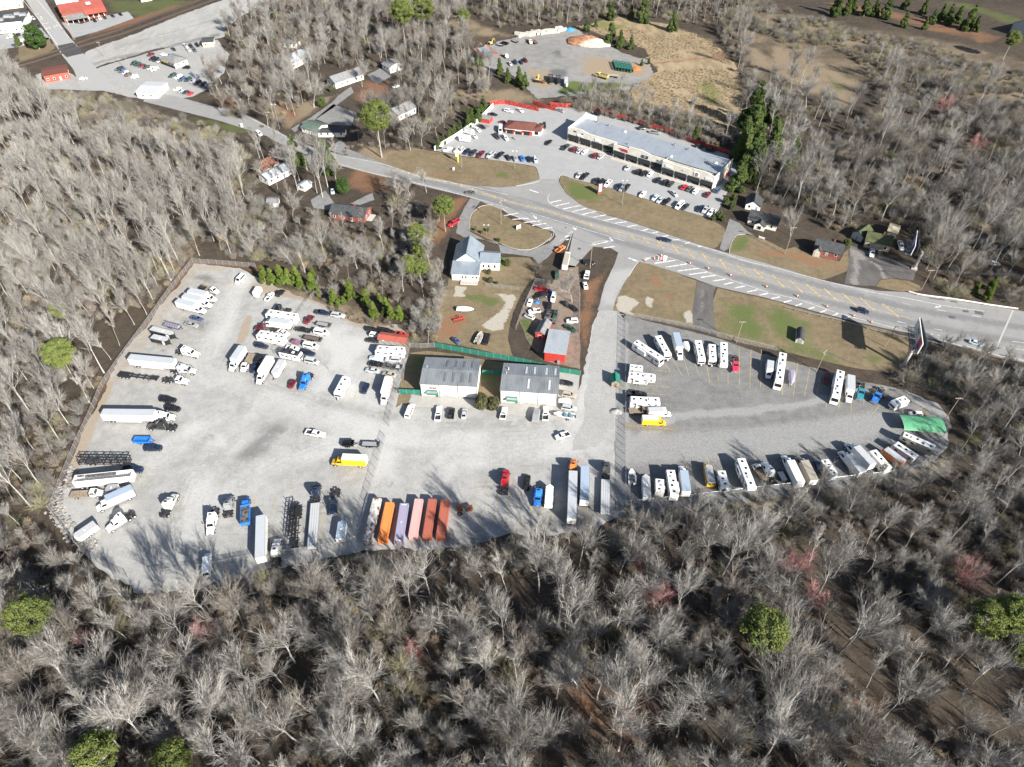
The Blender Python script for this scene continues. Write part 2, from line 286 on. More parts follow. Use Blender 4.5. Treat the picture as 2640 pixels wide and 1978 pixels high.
yard = sheet('gravel_yard', yard_pts, .02, gravel, .85, .5, dict(light=lightf, dark=darkf, warm=warmf, rut=rutf), None, 'pale gravel truck yard with wheel tracks', 'yard')
ry = ground_mat('grey_yard', (.235, .233, .225), (.17, .17, .166), [('light', (.30, .30, .295), .3, .9), ('warm', (.24, .215, .175), .4, 1.0)], (.06, .35, 2.2), .9, .03)
ry_pts = O([(1337, 680), (1400, 695), (1480, 713), (1560, 735), (1640, 763), (1760, 795), (1860, 822), (1960, 845), (2025, 870), (2052, 905), (2054, 955), (2017, 1000), (1900, 1037), (1700, 1070), (1500, 1097), (1390, 1107), (1322, 1119), (1326, 1050), (1331, 950), (1337, 800)])
ryard = sheet('grey_yard', ry_pts, .02, ry, 2, .4, dict(light=union(line(O([(1340, 970), (1460, 900), (1700, 880), (1950, 830)]), .8, 2), line(O([(1335, 700), (1335, 900), (1328, 1100)]), 2.5, 3), line(O([(1380, 970), (1600, 960), (1900, 920), (2030, 940)]), 4, 6, .75), line(O([(1980, 855), (2035, 890), (2045, 950), (2000, 1000)]), 2.5, 2)), warm=union(line(GP('g', [(85, 905), (520, 935)]), 1.2, 1.5), line(O([(1700, 775), (1960, 840)]), 1, 2))), None, 'darker grey parking yard for caravans', 'yard')
# --- highway and other paving
asph = ground_mat('worn_asphalt', (.30, .297, .288), (.25, .248, .243), [('lane', (.195, .195, .195), .3, 1.0), ('light', (.36, .355, .345), .3, .9)], (.05, .25, 3), .85, .01, (1, 1, 1), (.3, .7), .2)
hw_pts = GP('P', [(380, 235), (450, 248), (533, 270), (612, 289), (653, 305), (700, 330), (741, 352), (800, 378), (885, 401), (989, 421), (1082, 453), (1143, 465), (1220, 478), (1290, 483), (1330, 480), (1392, 462), (1437, 462), (1441, 472), (1460, 500), (1498, 529), (1553, 554), (1592, 562), (1682, 591), (1773, 621), (1839, 642), (1980, 681), (2040, 699), (2107, 720), (2173, 734), (2264, 750), (2342, 754), (2443, 770), (2534, 785), (2640, 803), (3100, 880), (3100, 1010), (2640, 935), (2570, 922), (2488, 897), (2389, 868), (2280, 847), (2161, 819), (1980, 770), (1848, 740), (1791, 719), (1682, 683), (1650, 676), (1637, 687), (1610, 729), (1590, 765), (1578, 800), (1540, 800), (1545, 787), (1558, 735), (1585, 681), (1594, 652), (1575, 640), (1530, 636), (1512, 655), (1480, 690), (1455, 690), (1470, 640), (1478, 600), (1440, 636), (1418, 634), (1432, 610), (1428, 598), (1400, 590), (1330, 560), (1290, 540), (1240, 520), (1211, 509), (1173, 500), (1052, 471), (962, 450), (880, 428), (800, 402), (740, 380), (690, 352), (640, 335), (560, 310), (440, 280), (370, 262)])
PAX = [(1000, 436), (1160, 470), (1320, 522), (1415, 545), (1500, 573), (1600, 603), (1640, 613), (1703, 631), (1770, 651), (1830, 670), (1893, 692), (1966, 711), (1998, 723), (2064, 741), (2143, 761), (2212, 778), (2282, 797), (2342, 811), (2460, 832), (2640, 862)]
hway = sheet('highway', hw_pts, .05, asph, 2.0, .08, dict(lane=union(line(GP('P', [(x, y - 10 - (6 if x > 1500 else 0)) for x, y in PAX]), 1.0, 3, .9), line(GP('P', [(x, y + 12 + (10 if x > 1500 else 0)) for x, y in PAX]), 1.0, 3, .9), line(GP('r', [(580, 830), (590, 900), (640, 940)]), .2, .4), line(GP('r', [(1310, 1030), (1360, 940)]), .1, .4)), light=union(line(GP('P', [(1290, 500), (1500, 570), (1800, 650), (2100, 740)]), 1, 2, .5), area(GP('P', [(1560, 700), (1640, 690), (1590, 790), (1540, 790)]), 3, 2))), None, 'pale grey two lane highway with hatched margins', 'road')
acc = ground_mat('access_gravel', (.41, .405, .39), (.33, .325, .315), (), (.06, .4, 2.4), .92, .03, None, (.3, .7))
sheet('access_road', O([(1296, 660), (1326, 660), (1345, 690), (1337, 800), (1325, 900), (1295, 965), (1230, 975), (1262, 900), (1270, 800), (1280, 720)]), .035, acc, 2.5, .5, None, None, 'pale gravel access road down to the yards', 'road')
mall_m = ground_mat('lot_asphalt', (.34, .342, .34), (.285, .287, .287), [('stain', (.2, .2, .2), .4, .9)], (.05, .3, 3), .88, .01, None, (.3, .7), .12)
sheet('shopping_lot', GP('P', [(1118, 388), (1180, 340), (1274, 271), (1310, 262), (1400, 280), (1494, 272), (1560, 295), (1637, 320), (1811, 370), (1905, 412), (1900, 450), (1887, 474), (1845, 556), (1828, 561), (1713, 527), (1615, 496), (1550, 477), (1485, 462), (1446, 451), (1438, 470), (1392, 470), (1387, 440), (1378, 428), (1335, 420), (1258, 409), (1197, 403)]), .03, mall_m, 3, .1, dict(stain=union(area(GP('q', [(640, 420), (1000, 480), (860, 560), (700, 480)]), 2, 2), line(GP('m', [(640, 620), (1200, 760)]), .6, 2, .6), area(GP('m', [(1900, 760), (2150, 700), (2000, 960), (1900, 900)]), 3, 3))), None, 'light grey car park round the shops', 'car park')
dgrass = ground_mat('mown_grass', (.235, .185, .115), (.165, .13, .08), [('green', (.12, .145, .052), .35, 1.0), ('clay', (.25, .145, .085), .4, .95), ('pale', (.42, .39, .33), .4, .7)], (.08, .45, 2.5), .95, .06)
zf = lambda X, Y: X * 0
def verge(name, pts, label, green=None, clay=None, pale=None, rag=.15):
    return sheet(name, pts, .04, dgrass, 1.8, rag, dict(green=green or zf, clay=clay or zf, pale=pale or zf), None, label, 'grass')
verge('grass_verge', GP('P', [(1446, 453), (1485, 464), (1550, 479), (1615, 498), (1713, 529), (1828, 563), (1850, 575), (1868, 590), (1870, 610), (1850, 636), (1839, 641), (1773, 620), (1682, 590), (1592, 561), (1553, 553), (1498, 528), (1460, 498), (1443, 472)]), 'long dry grass verge with a green corner below the shops', area(GP('m', [(110, 850), (300, 930), (560, 1010), (700, 1090), (520, 1190), (300, 1130), (180, 990)]), 2, 2))
verge('grass_verge', GP('P', [(1120, 391), (1197, 405), (1258, 411), (1335, 422), (1378, 430), (1387, 442), (1391, 461), (1380, 470), (1330, 479), (1290, 482), (1220, 477), (1143, 464), (1082, 452), (995, 422), (1000, 400), (1060, 380)]), 'dry grass bank below the garage car row', area(GP('q', [(950, 1270), (1200, 1250), (1300, 1366), (1000, 1366)]), 2, 3), area(GP('q', [(0, 1260), (500, 1290), (800, 1366), (0, 1366)]), 3, 3))
verge('grass_verge', GP('bb', [(125, 325), (135, 250), (170, 205), (215, 180), (280, 173), (330, 195), (345, 235), (400, 270), (480, 293), (560, 318), (640, 343), (668, 365), (660, 390), (600, 435), (530, 467), (430, 464), (340, 432), (250, 400), (150, 350)]), 'kidney shaped dry grass island before the chapel', None, area(GP('aa', [(200, 60), (320, 80), (440, 130), (420, 170), (280, 120)]), 1, 1))
verge('grass_verge', GP('c2', [(1052, 622), (1110, 580), (1180, 596), (1400, 675), (1578, 742), (1540, 1000), (1545, 1145), (1400, 1115), (1250, 1085), (1000, 1045), (940, 1015), (862, 1000), (872, 900), (950, 765)]), 'brown grass plot beside the access road with bare pale soil', area(GP('c2', [(1430, 1000), (1480, 1000), (1470, 1120), (1420, 1090)]), 1, 1), union(area(GP('c2', [(1160, 700), (1240, 690), (1300, 760), (1280, 800), (1180, 780)]), .8, 1), line(GP('c2', [(1240, 760), (1350, 905)]), .3, .6)), union(area(GP('c2', [(900, 870), (980, 860), (1100, 940), (1000, 1000), (1050, 1050), (880, 1020)]), 1, 1.5), area(GP('c2', [(1130, 880), (1200, 900), (1200, 990), (1140, 960)]), 1, 1), area(GP('c2', [(1460, 1010), (1540, 980), (1540, 1110), (1470, 1090)]), 1, 1)))
verge('grass_verge', GP('P', [(1850, 743), (1980, 773), (2161, 822), (2280, 850), (2345, 873), (2342, 905), (2332, 957), (2290, 962), (2200, 948), (2100, 926), (2000, 902), (1920, 887), (1846, 868), (1838, 820), (1838, 775)]), 'sloping grass field between highway and caravan yard', union(area(GP('c2', [(1720, 900), (1900, 920), (2187, 1000), (2187, 1300), (1950, 1230), (1760, 1180)]), 4, 6), area(GP('d2', [(0, 950), (350, 1080), (400, 1300), (700, 1400), (600, 1470), (0, 1320)]), 4, 6), area(GP('d2', [(800, 1380), (1000, 1370), (950, 1470), (800, 1440)]), 2, 3)))
verge('grass_verge', GP('z', [(2, 395), (20, 345), (50, 308), (100, 303), (200, 325), (350, 400), (420, 385), (520, 432), (690, 475), (720, 425), (752, 392), (750, 535), (600, 590), (500, 575), (350, 538), (200, 480), (0, 425)]), 'reddish brown front lawn before the roadside cottages', area(GP('z', [(50, 310), (140, 320), (100, 420), (0, 420)]), 2, 2), area(GP('z', [(150, 370), (420, 400), (700, 490), (720, 530), (400, 490), (180, 430)]), 3, 4))
verge('grass_verge', GP('d2', [(925, 795), (950, 740), (1050, 722), (1200, 745), (1300, 790), (1310, 825), (1200, 842), (1050, 820)]), 'small orange brown grass patch beside the paved forecourt', None, lambda X, Y: X * 0 + .45)
drv = ground_mat('dark_drive', (.15, .14, .135), (.105, .098, .096), [('light', (.27, .255, .24), .3, .9)], (.06, .4, 2.4), .9, .03, (1, .25, 1, -.15))
sheet('dirt_driveway', GP('c2', [(1578, 742), (1742, 790), (1718, 880), (1712, 1000), (1722, 1080), (1748, 1205), (1640, 1182), (1543, 1150), (1538, 1000), (1560, 860)]), .045, drv, 2, .3, dict(light=line(GP('c2', [(1640, 760), (1620, 950), (1600, 1150)]), .3, 1, .6)), None, 'dark gravel driveway between the grass plots', 'driveway')
sheet('forecourt', GP('d2', [(700, 440), (800, 470), (960, 525), (1270, 640), (1240, 740), (1050, 718), (950, 735), (925, 790), (800, 785), (650, 770), (685, 620)]), .045, drv, 2, .1, dict(light=union(line(GP('d2', [(720, 480), (760, 600), (740, 760)]), .8, 2, .8), line(GP('d2', [(740, 480), (960, 640), (1000, 720)]), .6, 1.5, .8))), None, 'dark paved forecourt by the roadside cottages', 'driveway')
drv2 = ground_mat('grey_drive', (.27, .265, .26), (.2, .2, .198), (), (.06, .4, 2.4), .9, .02)
for pts, lb in ((GP('bb', [(135, 130), (200, 150), (150, 215), (125, 290), (135, 350), (230, 405), (340, 440), (430, 470), (540, 470), (650, 425), (690, 395), (720, 430), (640, 520), (580, 560), (540, 515), (430, 500), (330, 490), (315, 420), (200, 400), (90, 385), (40, 360), (50, 290), (90, 200)]), 'grey chapel driveway looping round the grass island'), (GP('z', [(0, 205), (60, 232), (115, 285), (160, 310), (100, 298), (48, 303), (20, 345), (0, 392), (-30, 410), (-60, 395), (-40, 330)]), 'grey drive up to the dark roofed cottage'),
   (GP('x', [(700, 380), (620, 440), (570, 490), (430, 590), (290, 670), (320, 690), (450, 610), (600, 510), (720, 420)]), 'concrete footpath up to the white houses'), (GP('P', [(880, 360), (900, 385), (985, 420), (890, 402), (845, 385)]), 'grey lay-by at the bend of the road'), (GP('x', [(810, 300), (900, 255), (975, 310), (880, 370)]), 'pale concrete drive beside the white garage'), (GP('x', [(460, 600), (580, 500), (740, 560), (700, 650), (560, 640)]), 'grey asphalt yard behind the green roofed shop'), (GP('cc', [(640, 560), (760, 480), (830, 580), (960, 590), (1140, 500), (1160, 560), (980, 620), (760, 640), (660, 620)]), 'pale sandy drive round the dark round tree')):
    sheet('driveway', pts, .045, drv2, 2.5, .15, None, None, lb, 'driveway')
conc = ground_mat('concrete', (.40, .385, .36), (.32, .31, .29), (), (.06, .5, 2.4), .9, .01, None, (.3, .7), .12)
sheet('concrete_apron', GP('b', [(150, 335), (213, 346), (563, 363), (590, 378), (712, 398), (712, 386), (1068, 409), (1080, 190), (1208, 217), (1185, 492), (1000, 490), (750, 457), (640, 437), (500, 422), (300, 417), (128, 412)]), .045, conc, 3, .05, None, None, 'concrete apron before the two storage sheds', 'apron')
verge('grass_verge', GP('b', [(82, 250), (140, 75), (250, 60), (420, 80), (600, 115), (738, 140), (720, 300), (708, 384), (563, 362), (213, 345), (75, 330)]), 'shaded grass round the storage sheds', area(GP('b', [(140, 90), (590, 130), (700, 200), (680, 330), (590, 260), (200, 200), (110, 300)]), 3, 3))
verge('grass_verge', GP('b', [(72, 335), (150, 338), (120, 410), (95, 390), (52, 420)]), 'small dry grass strip left of the apron')
verge('grass_verge', GP('b2', [(1540, 1265), (1530, 1080), (1500, 900), (1640, 780), (1660, 570), (1740, 590), (1980, 560), (2187, 540), (2330, 545), (2380, 600), (2380, 720), (2330, 760), (2270, 850), (2200, 1000), (2150, 1240), (2200, 1420), (1990, 1350), (1760, 1300)]), 'worn grass yard round the chapel', union(area(GP('b2', [(1760, 860), (1900, 850), (2060, 880), (2110, 920), (2000, 980), (1880, 920), (1780, 910)]), 1.2, 1), area(GP('b2', [(2050, 540), (2180, 540), (2187, 620), (2060, 640)]), 1.5, 2), area(GP('c2', [(0, 1250), (100, 1040), (180, 1100), (120, 1250), (250, 1480), (0, 1420)]), 2, 2)), area(GP('b2', [(1540, 1100), (1680, 1000), (1800, 1080), (1750, 1230), (1560, 1260)]), 2, 2), union(area(GP('b2', [(1990, 830), (2187, 860), (2220, 900), (2187, 990), (2100, 1150), (2000, 1180), (1900, 1130), (1960, 1080), (2080, 1010), (2120, 920)]), 1, 1), area(GP('b2', [(1690, 790), (1800, 790), (1790, 880), (1690, 880)]), .5, .4)))
dirt = ground_mat('yard_dirt', (.27, .21, .165), (.17, .135, .11), [('green', (.10, .13, .04), .35, .75)], (.08, .5, 2.4), .95, .05)
sheet('dirt_yard', GP('c2', [(200, 760), (340, 770), (420, 600), (560, 620), (580, 760), (580, 1500), (400, 1460), (260, 1420), (130, 1250), (60, 1080), (130, 900)]), .05, dirt, 2, .2, dict(green=area(GP('c2', [(60, 1080), (180, 1080), (200, 1280), (280, 1440), (120, 1300)]), 2, 2)), None, 'earth yard of the car breaker', 'yard')
uy = ground_mat('upper_gravel', (.31, .30, .285), (.23, .225, .215), [('dry', (.33, .26, .18), .35, .8), ('green', (.12, .15, .05), .35, .75), ('dark', (.15, .15, .15), .4, .8)], (.03, .2, 1.5), .92, .03)
sheet('builders_yard', O([(1000, 142), (1050, 97), (1140, 74), (1240, 62), (1300, 85), (1340, 112), (1400, 132), (1412, 160), (1375, 190), (1290, 203), (1220, 208), (1160, 215), (1130, 185), (1100, 155), (1050, 150)]), .03, uy, 4, .8, dict(dry=union(area(O([(1240, 120), (1400, 130), (1400, 165), (1260, 165)]), 6, 5), area(O([(1140, 150), (1220, 150), (1200, 190), (1150, 190)]), 5, 5)), green=area(O([(1220, 175), (1380, 180), (1290, 203), (1200, 206)]), 4, 4), dark=union(area(GP('u', [(1000, 310), (1100, 290), (1220, 390), (1050, 390)]), 3, 3), area(GP('u', [(1000, 500), (1200, 480), (1220, 600), (950, 580)]), 3, 3))), None, 'wide gravel builders yard beyond the shops', 'yard')
mead = ground_mat('meadow', (.40, .31, .195), (.25, .19, .115), [('green', (.2, .2, .075), .3, .85), ('clay', (.26, .15, .1), .4, .9)], (.035, .25, 1.4), .95, .25, (1, .3, 1, .7))
sheet('dry_meadow', fld, .025, mead, 3, 1.6, dict(green=union(area(GP('c1', [(1500, 680), (1750, 700), (1800, 800), (1750, 950), (1600, 800)]), 5, 6), area(GP('c1', [(700, 180), (1000, 200), (1000, 260), (760, 240)]), 5, 5)), clay=union(area(GP('c1', [(1700, 440), (1840, 440), (1830, 540), (1720, 510)]), 3, 4), line(GP('c1', [(1240, 540), (1450, 520), (1700, 490)]), .5, 2))), None, 'straw coloured meadow behind the shops', 'meadow')
# --- town end: railway, street and lots
bal = ground_mat('pale_stone', (.42, .41, .39), (.33, .325, .31), [('dark', (.2, .2, .195), .35, .9)], (.03, .2, 1.5), .92, .02, (1, .3, 1, -.3))
sheet('rail_yard', GP('P', [(190, 165), (230, 130), (330, 95), (450, 45), (560, 5), (620, -15), (720, -15), (610, 50), (575, 95), (500, 112), (400, 128), (320, 150), (260, 168), (235, 185)]), .03, bal, 4, .8, dict(dark=union(line(GP('P', [(330, 150), (480, 110), (560, 90)]), 2, 4, .8), line(GP('P', [(300, 125), (430, 85), (560, 50)]), 1, 4, .6), line(GP('P', [(240, 165), (340, 140)]), 2, 4, .7))), None, 'pale stone strip beside the railway', 'ground')
sheet('town_lot', GP('P', [(235, 182), (300, 160), (380, 138), (470, 114), (560, 102), (590, 140), (575, 190), (540, 225), (500, 250), (420, 262), (330, 250), (270, 235), (120, 230), (90, 195), (150, 170), (200, 200)]), .035, acc, 4, .4, None, None, 'pale car sale lot at the edge of town', 'car park')
sheet('town_street', GP('P', [(50, -25), (100, -25), (150, 55), (178, 95), (205, 125), (225, 150), (262, 190), (300, 232), (210, 232), (190, 180), (158, 140), (135, 105), (95, 45)]), .045, asph, 4, .05, dict(lane=zf, light=lambda X, Y: X * 0 + .8), None, 'town street running down to the rail crossing', 'road')
sheet('town_lot', GP('P', [(158, 58), (210, 62), (270, 42), (330, 30), (345, 48), (250, 82), (190, 98)]), .04, mall_m, 4, .2, dict(stain=zf), None, 'grey parking strip before the red roofed building', 'car park')
sheet('town_lot', GP('P', [(-10, 92), (60, 80), (105, 70), (130, 100), (70, 118), (-10, 130)]), .04, mall_m, 4, .2, dict(stain=zf), None, 'grey forecourt of the white shop', 'car park')
drk = ground_mat('fresh_asphalt', (.09, .09, .092), (.07, .07, .072), (), (.1, .5, 3), .85, .01)
sheet('rail_crossing', GP('l', [(1165, 935), (1480, 868), (1725, 1082), (1480, 1140), (1360, 1172), (1250, 1070)]), .055, drk, 3, .05, None, None, 'dark asphalt rail crossing', 'road')
sheet('town_verge', GP('l', [(380, 960), (720, 880), (880, 780), (980, 770), (1080, 930), (1120, 980), (700, 1190), (400, 1250)]), .04, dgrass, 3, .4, dict(green=zf, clay=zf, pale=zf), None, 'dry grass below the round evergreen', 'grass')
trk = ground_mat('track_bed', (.16, .11, .085), (.11, .08, .065), (), (.1, .5, 3), .9, .05)
rsteel = plain('rail_steel', (.22, .17, .14), .4, .6); sleeper_m = plain('sleeper_wood', (.07, .055, .045), .9)
for num, px_ in enumerate(([(-40, 180), (60, 158), (150, 130), (222, 104), (300, 80), (400, 42), (500, 6), (560, -20)], [(-40, 192), (70, 165), (158, 138), (235, 112), (320, 86), (420, 49), (530, 8), (590, -15)])):
    ln = smooth_line(GP('P', px_), 3.0); tb = sheet('railway_track', ribbon(ln, 1.7), .05 + .004 * num, trk, 3, .15, None, None, ('upper' if not num else 'lower') + ' rusty railway track crossing the town street', 'railway')
    for sgn in (-.72, .72):
        mm = M(); off = []
        for i, p in enumerate(ln):
            d = (ln[min(i + 1, len(ln) - 1)] - ln[max(i - 1, 0)]).normalized(); off.append(p + Vector((-d.y, d.x)) * sgn)
        mm.tube([(p.x, p.y, .2) for p in off], .09, 4).obj('rail', rsteel, tb)
    mm = M()
    for i in range(len(ln) - 1):
        d = (ln[i + 1] - ln[i]); u = d.normalized(); n = Vector((-u.y, u.x)) * 1.25
        for q in range(4):
            p = ln[i] + d * (q / 4); a = u * .12; mm.add([(*(p + n + a), .14), (*(p + n - a), .14), (*(p - n - a), .14), (*(p - n + a), .14)], [(0, 1, 2, 3)])
    tag(mm.obj('sleepers', sleeper_m, tb), kind='stuff')
# --- kerbs
kerb_m = plain('kerb_concrete', (.42, .41, .38), .85)
for v, pts in (('P', [(1560, 553), (1498, 530), (1458, 499), (1441, 471), (1446, 452), (1485, 463), (1550, 478), (1615, 497), (1713, 528), (1828, 562)]), ('P', [(1258, 410), (1335, 421), (1378, 429), (1387, 441), (1392, 462), (1380, 471), (1330, 480)]), ('bb', [(125, 325), (135, 250), (170, 205), (215, 180), (280, 173)]), ('bb', [(668, 365), (660, 390), (600, 435), (530, 467), (430, 464), (340, 432)]), ('z', [(0, 425), (2, 395), (20, 345), (50, 308), (100, 303)])):
    ln = smooth_line(GP(v, pts), 2.0); mm = M()
    for a, b in zip(ln, ln[1:]):
        u = (b - a).normalized(); n = Vector((-u.y, u.x)) * .11; a2 = a - u * .01; q = [(a2 + n), (b + n), (b - n), (a2 - n)]
        mm.add([(*p, .0) for p in q] + [(*p, .17) for p in q], [(4, 5, 6, 7), (0, 1, 5, 4), (2, 3, 7, 6), (1, 2, 6, 5), (3, 0, 4, 7)])
    tag(mm.obj('kerb', kerb_m), 'pale concrete kerb round a grass verge', 'kerb', None, 'structure')
# --- painted markings, each a strip of its own
wp = plain('white_road_paint', (.66, .65, .63), .7, 0, .3, .8); yp = plain('yellow_road_paint', (.52, .37, .15), .7, 0, .3, .8); fy = plain('faded_yellow_paint', (.42, .33, .14), .8, 0, .35, 2)
def strip(name, a, b, w, mat, z, parent):
    d = (b - a).normalized(); n = Vector((-d.y, d.x)) * w / 2
    return M().quad((*(a - n), z), (*(b - n), z), (*(b + n), z), (*(a + n), z)).obj(name, mat, parent)
def stripe(name, pts, w, mat, z, parent):
    mm = M(); n = len(pts); L = ribbon(pts, w / 2); mm.add([(*p, z) for p in L], [(i, i + 1, 2 * n - 2 - i, 2 * n - 1 - i) for i in range(n - 1)]); return mm.obj(name, mat, parent)
ZM = .056
for v, bars in (('c2', [(1215, 595, 1395, 568), (1315, 628, 1490, 600), (1415, 660, 1590, 637), (1515, 690, 1665, 670), (1615, 714, 1735, 697), (1715, 745, 1820, 730), (1810, 775, 1895, 755), (1905, 806, 1990, 787), (2010, 838, 2100, 820), (2115, 866, 2187, 850), (330, 75, 420, 55), (370, 105, 490, 78), (430, 132, 595, 97), (515, 152, 635, 125), (600, 177, 720, 150), (695, 200, 805, 180), (785, 228, 895, 210), (880, 252, 980, 238), (985, 280, 1070, 268), (1115, 315, 1165, 300), (1190, 338, 1250, 325), (1285, 365, 1335, 357), (1370, 395, 1435, 390), (1480, 425, 1520, 415), (1590, 453, 1615, 447), (1130, 566, 1190, 545)]),
    ('d2', [(25, 897, 105, 880), (135, 928, 200, 910), (235, 958, 290, 938), (345, 985, 400, 967), (445, 1013, 500, 995), (555, 1040, 600, 1022), (650, 1068, 700, 1050)]), ('bb', [(355, 245, 450, 228), (410, 270, 515, 262), (485, 290, 600, 278), (540, 310, 630, 295), (605, 332, 670, 322), (930, 438, 1035, 415), (1005, 458, 1080, 447), (755, 382, 790, 377), (762, 404, 780, 398), (520, 75, 580, 95), (1170, 522, 1225, 545)])):
    for b in bars: strip('hatch_stripe', G(v, b[0], b[1]), G(v, b[2], b[3]), .62, wp, ZM, hway)
for v, pts in (('P', [(885, 404), (989, 424), (1082, 456), (1160, 471), (1240, 487), (1311, 503)]), ('P', [(880, 425), (962, 447), (1052, 467), (1130, 487), (1211, 509), (1260, 521), (1310, 537)]), ('c2', [(320, 0), (305, 40), (330, 85), (430, 132), (700, 205), (1000, 287), (1300, 365), (1720, 480), (1980, 570), (2187, 620)]), ('c2', [(150, 162), (300, 205), (600, 295), (960, 403)]), ('bb', [(345, 195), (400, 240), (540, 275), (640, 310), (680, 345), (680, 375), (650, 410)]), ('c2', [(1000, 550), (1080, 575), (1050, 620), (1000, 700)]), ('c2', [(1100, 560), (1250, 530), (1400, 562), (1600, 640), (1740, 695), (1900, 745), (2187, 842)]), ('d2', [(0, 615), (200, 670), (600, 772), (900, 842), (1250, 905), (1500, 955), (1850, 1003)]), ('d2', [(0, 850), (250, 900), (600, 1020), (1000, 1125), (1400, 1235), (1700, 1312)]), ('bb', [(720, 412), (760, 385), (803, 345), (765, 470)]), ('bb', [(930, 430), (960, 415), (1020, 408), (1060, 415)]), ('r', [(1400, 1260), (1988, 1340)]), ('P', [(640, 302), (700, 333), (741, 355)])):
    stripe('edge_line', smooth_line(GP(v, pts), 2.0), .2, wp, ZM + .002, hway)
med = smooth_line(GP('P', PAX[:-2]), 1.5); ln0 = med[0]; tot = 0; acc_d = []
for a, b in zip(med, med[1:]): acc_d.append(tot); tot += (b - a).length
def halfw(x): return .25 + 2.2 * float(sm(20, 95, np.array(x))) + .3
for sg in (-1, 1): stripe('median_line', [p + Vector((-.33, .94)) * (sg * halfw(p.x)) for p in med], .2, yp, ZM + .002, hway)
nxt = 20
for i, p in enumerate(med[:-1]):
    if acc_d[i] > nxt:
        nxt = acc_d[i] + (6.5 if p.x > 60 else 5.5); h = halfw(p.x) + .25; d = (med[i + 1] - p).normalized(); n = Vector((-d.y, d.x))
        strip('median_stripe', p + n * h - d * h * 1.0, p - n * h + d * h * 1.0, .5, yp, ZM, hway)
for v, a in (('r', [(265, 672, 385, 695), (755, 768, 880, 790), (1250, 850, 1370, 868), (185, 935, 308, 960), (705, 1038, 825, 1060), (1820, 1215, 1988, 1240)]), ('d2', [(1155, 935, 1225, 948)]), ('r', [(660, 1112, 690, 1118), (760, 1134, 790, 1140), (860, 1150, 885, 1156), (960, 1170, 985, 1176), (1060, 1188, 1085, 1194)])):
    for b in a: strip('lane_dash', G(v, b[0], b[1]), G(v, b[2], b[3]), .22, wp, ZM, hway)
def arrow(a, b):
    d = b - a; L = d.length; u = d / L; n = Vector((-u.y, u.x)); P = lambda x, y: (*(a + u * x + n * y), ZM + .004)
    M().add([P(0, -.25), P(L * .55, -.25), P(L * .55, .25), P(0, .25), P(L * .5, -.8), P(L, 0), P(L * .5, .8)], [(0, 1, 2, 3), (4, 5, 6)]).obj('turn_arrow', wp, hway)
for v, b in (('bb', (545, 242, 568, 268)), ('bb', (805, 318, 830, 342)), ('bb', (1045, 388, 1070, 415)), ('r', (805, 715, 720, 738)), ('r', (1400, 1265, 1505, 1310))): arrow(G(v, b[0], b[1]), G(v, b[2], b[3]))
PL = {'n': [(700, 155, 1147, 260), (600, 250, 1080, 370), (240, 755, 600, 835), (150, 850, 520, 930), (470, 1060, 800, 1120), (400, 1160, 700, 1225), (250, 1265, 600, 1335), (0, 1350, 380, 1400), (820, 80, 1147, 150)],
 'f': [(830, 320, 820, 520), (1755, 500, 1690, 1080), (1920, 960, 1910, 1080), (1350, 150, 1340, 350), (1095, 320, 1080, 600)], 'w': [(760, 500, 960, 540), (640, 720, 1000, 770), (1340, 830, 1760, 880)],
 'e': [(1290, 330, 1560, 325), (1180, 485, 1450, 475), (1160, 635, 1450, 610)], 'b3': [(1965, 770, 1945, 1190), (2070, 800, 2040, 1190), (1880, 800, 1850, 1130), (2165, 900, 2140, 1180), (770, 700, 1000, 705), (820, 10, 710, 160), (870, 10, 820, 150)], 'j': [(0, 125, 150, 160), (200, 200, 120, 310), (640, 940, 760, 970), (520, 1010, 690, 1040)],
 'c3': [(75, 870, 50, 1230), (170, 1000, 155, 1100), (260, 1000, 250, 1110), (355, 1000, 345, 1200), (645, 1020, 645, 1090), (840, 800, 835, 970)]}
for v, ls in PL.items():
    for b in ls: strip('parking_line', G(v, b[0], b[1]), G(v, b[2], b[3]), .16, fy, .026, yard)
PR = {'g': [(330, 380, 510, 400), (440, 300, 510, 400), (520, 260, 620, 435), (635, 275, 680, 435), (735, 310, 780, 445), (850, 345, 878, 500), (955, 430, 965, 490), (1050, 410, 1052, 515), (1158, 170, 1158, 525), (385, 462, 505, 475), (85, 510, 505, 545), (290, 605, 505, 617), (85, 900, 520, 940), (85, 205, 130, 185)],
 'h': [(20, 70, 10, 385), (105, 70, 98, 385), (280, 350, 277, 440), (403, 180, 365, 455), (503, 210, 458, 450), (595, 230, 558, 430), (640, 465, 636, 540), (743, 475, 738, 560), (842, 500, 838, 590), (945, 475, 943, 525), (1097, 500, 1010, 600)], 'i': [(500, 75, 515, 140), (675, 60, 690, 110), (760, 50, 800, 150), (930, 20, 945, 60), (1030, 20, 1050, 70), (1130, 0, 1150, 60)], 'o': [(335, 300, 360, 370), (245, 310, 270, 370), (960, 60, 1080, 20)]}
for v, ls in PR.items():
    for b in ls: strip('parking_line', G(v, b[0], b[1]), G(v, b[2], b[3]), .17, fy, .026, ryard)
for v, b in (('l', (830, 340, 860, 400)), ('l', (820, 400, 880, 350))): strip('crossing_mark', G(v, b[0], b[1]), G(v, b[2], b[3]), .8, wp, .062, bpy.data.objects['town_street'])
for b in ((700, 295, 830, 275), (860, 490, 985, 470), (945, 570, 960, 600), (1000, 560, 1020, 590), (1100, 530, 1120, 560), (1150, 510, 1165, 540)): strip('stop_line', G('l', b[0], b[1]), G('l', b[2], b[3]), .8, wp, .062, bpy.data.objects['town_street'])
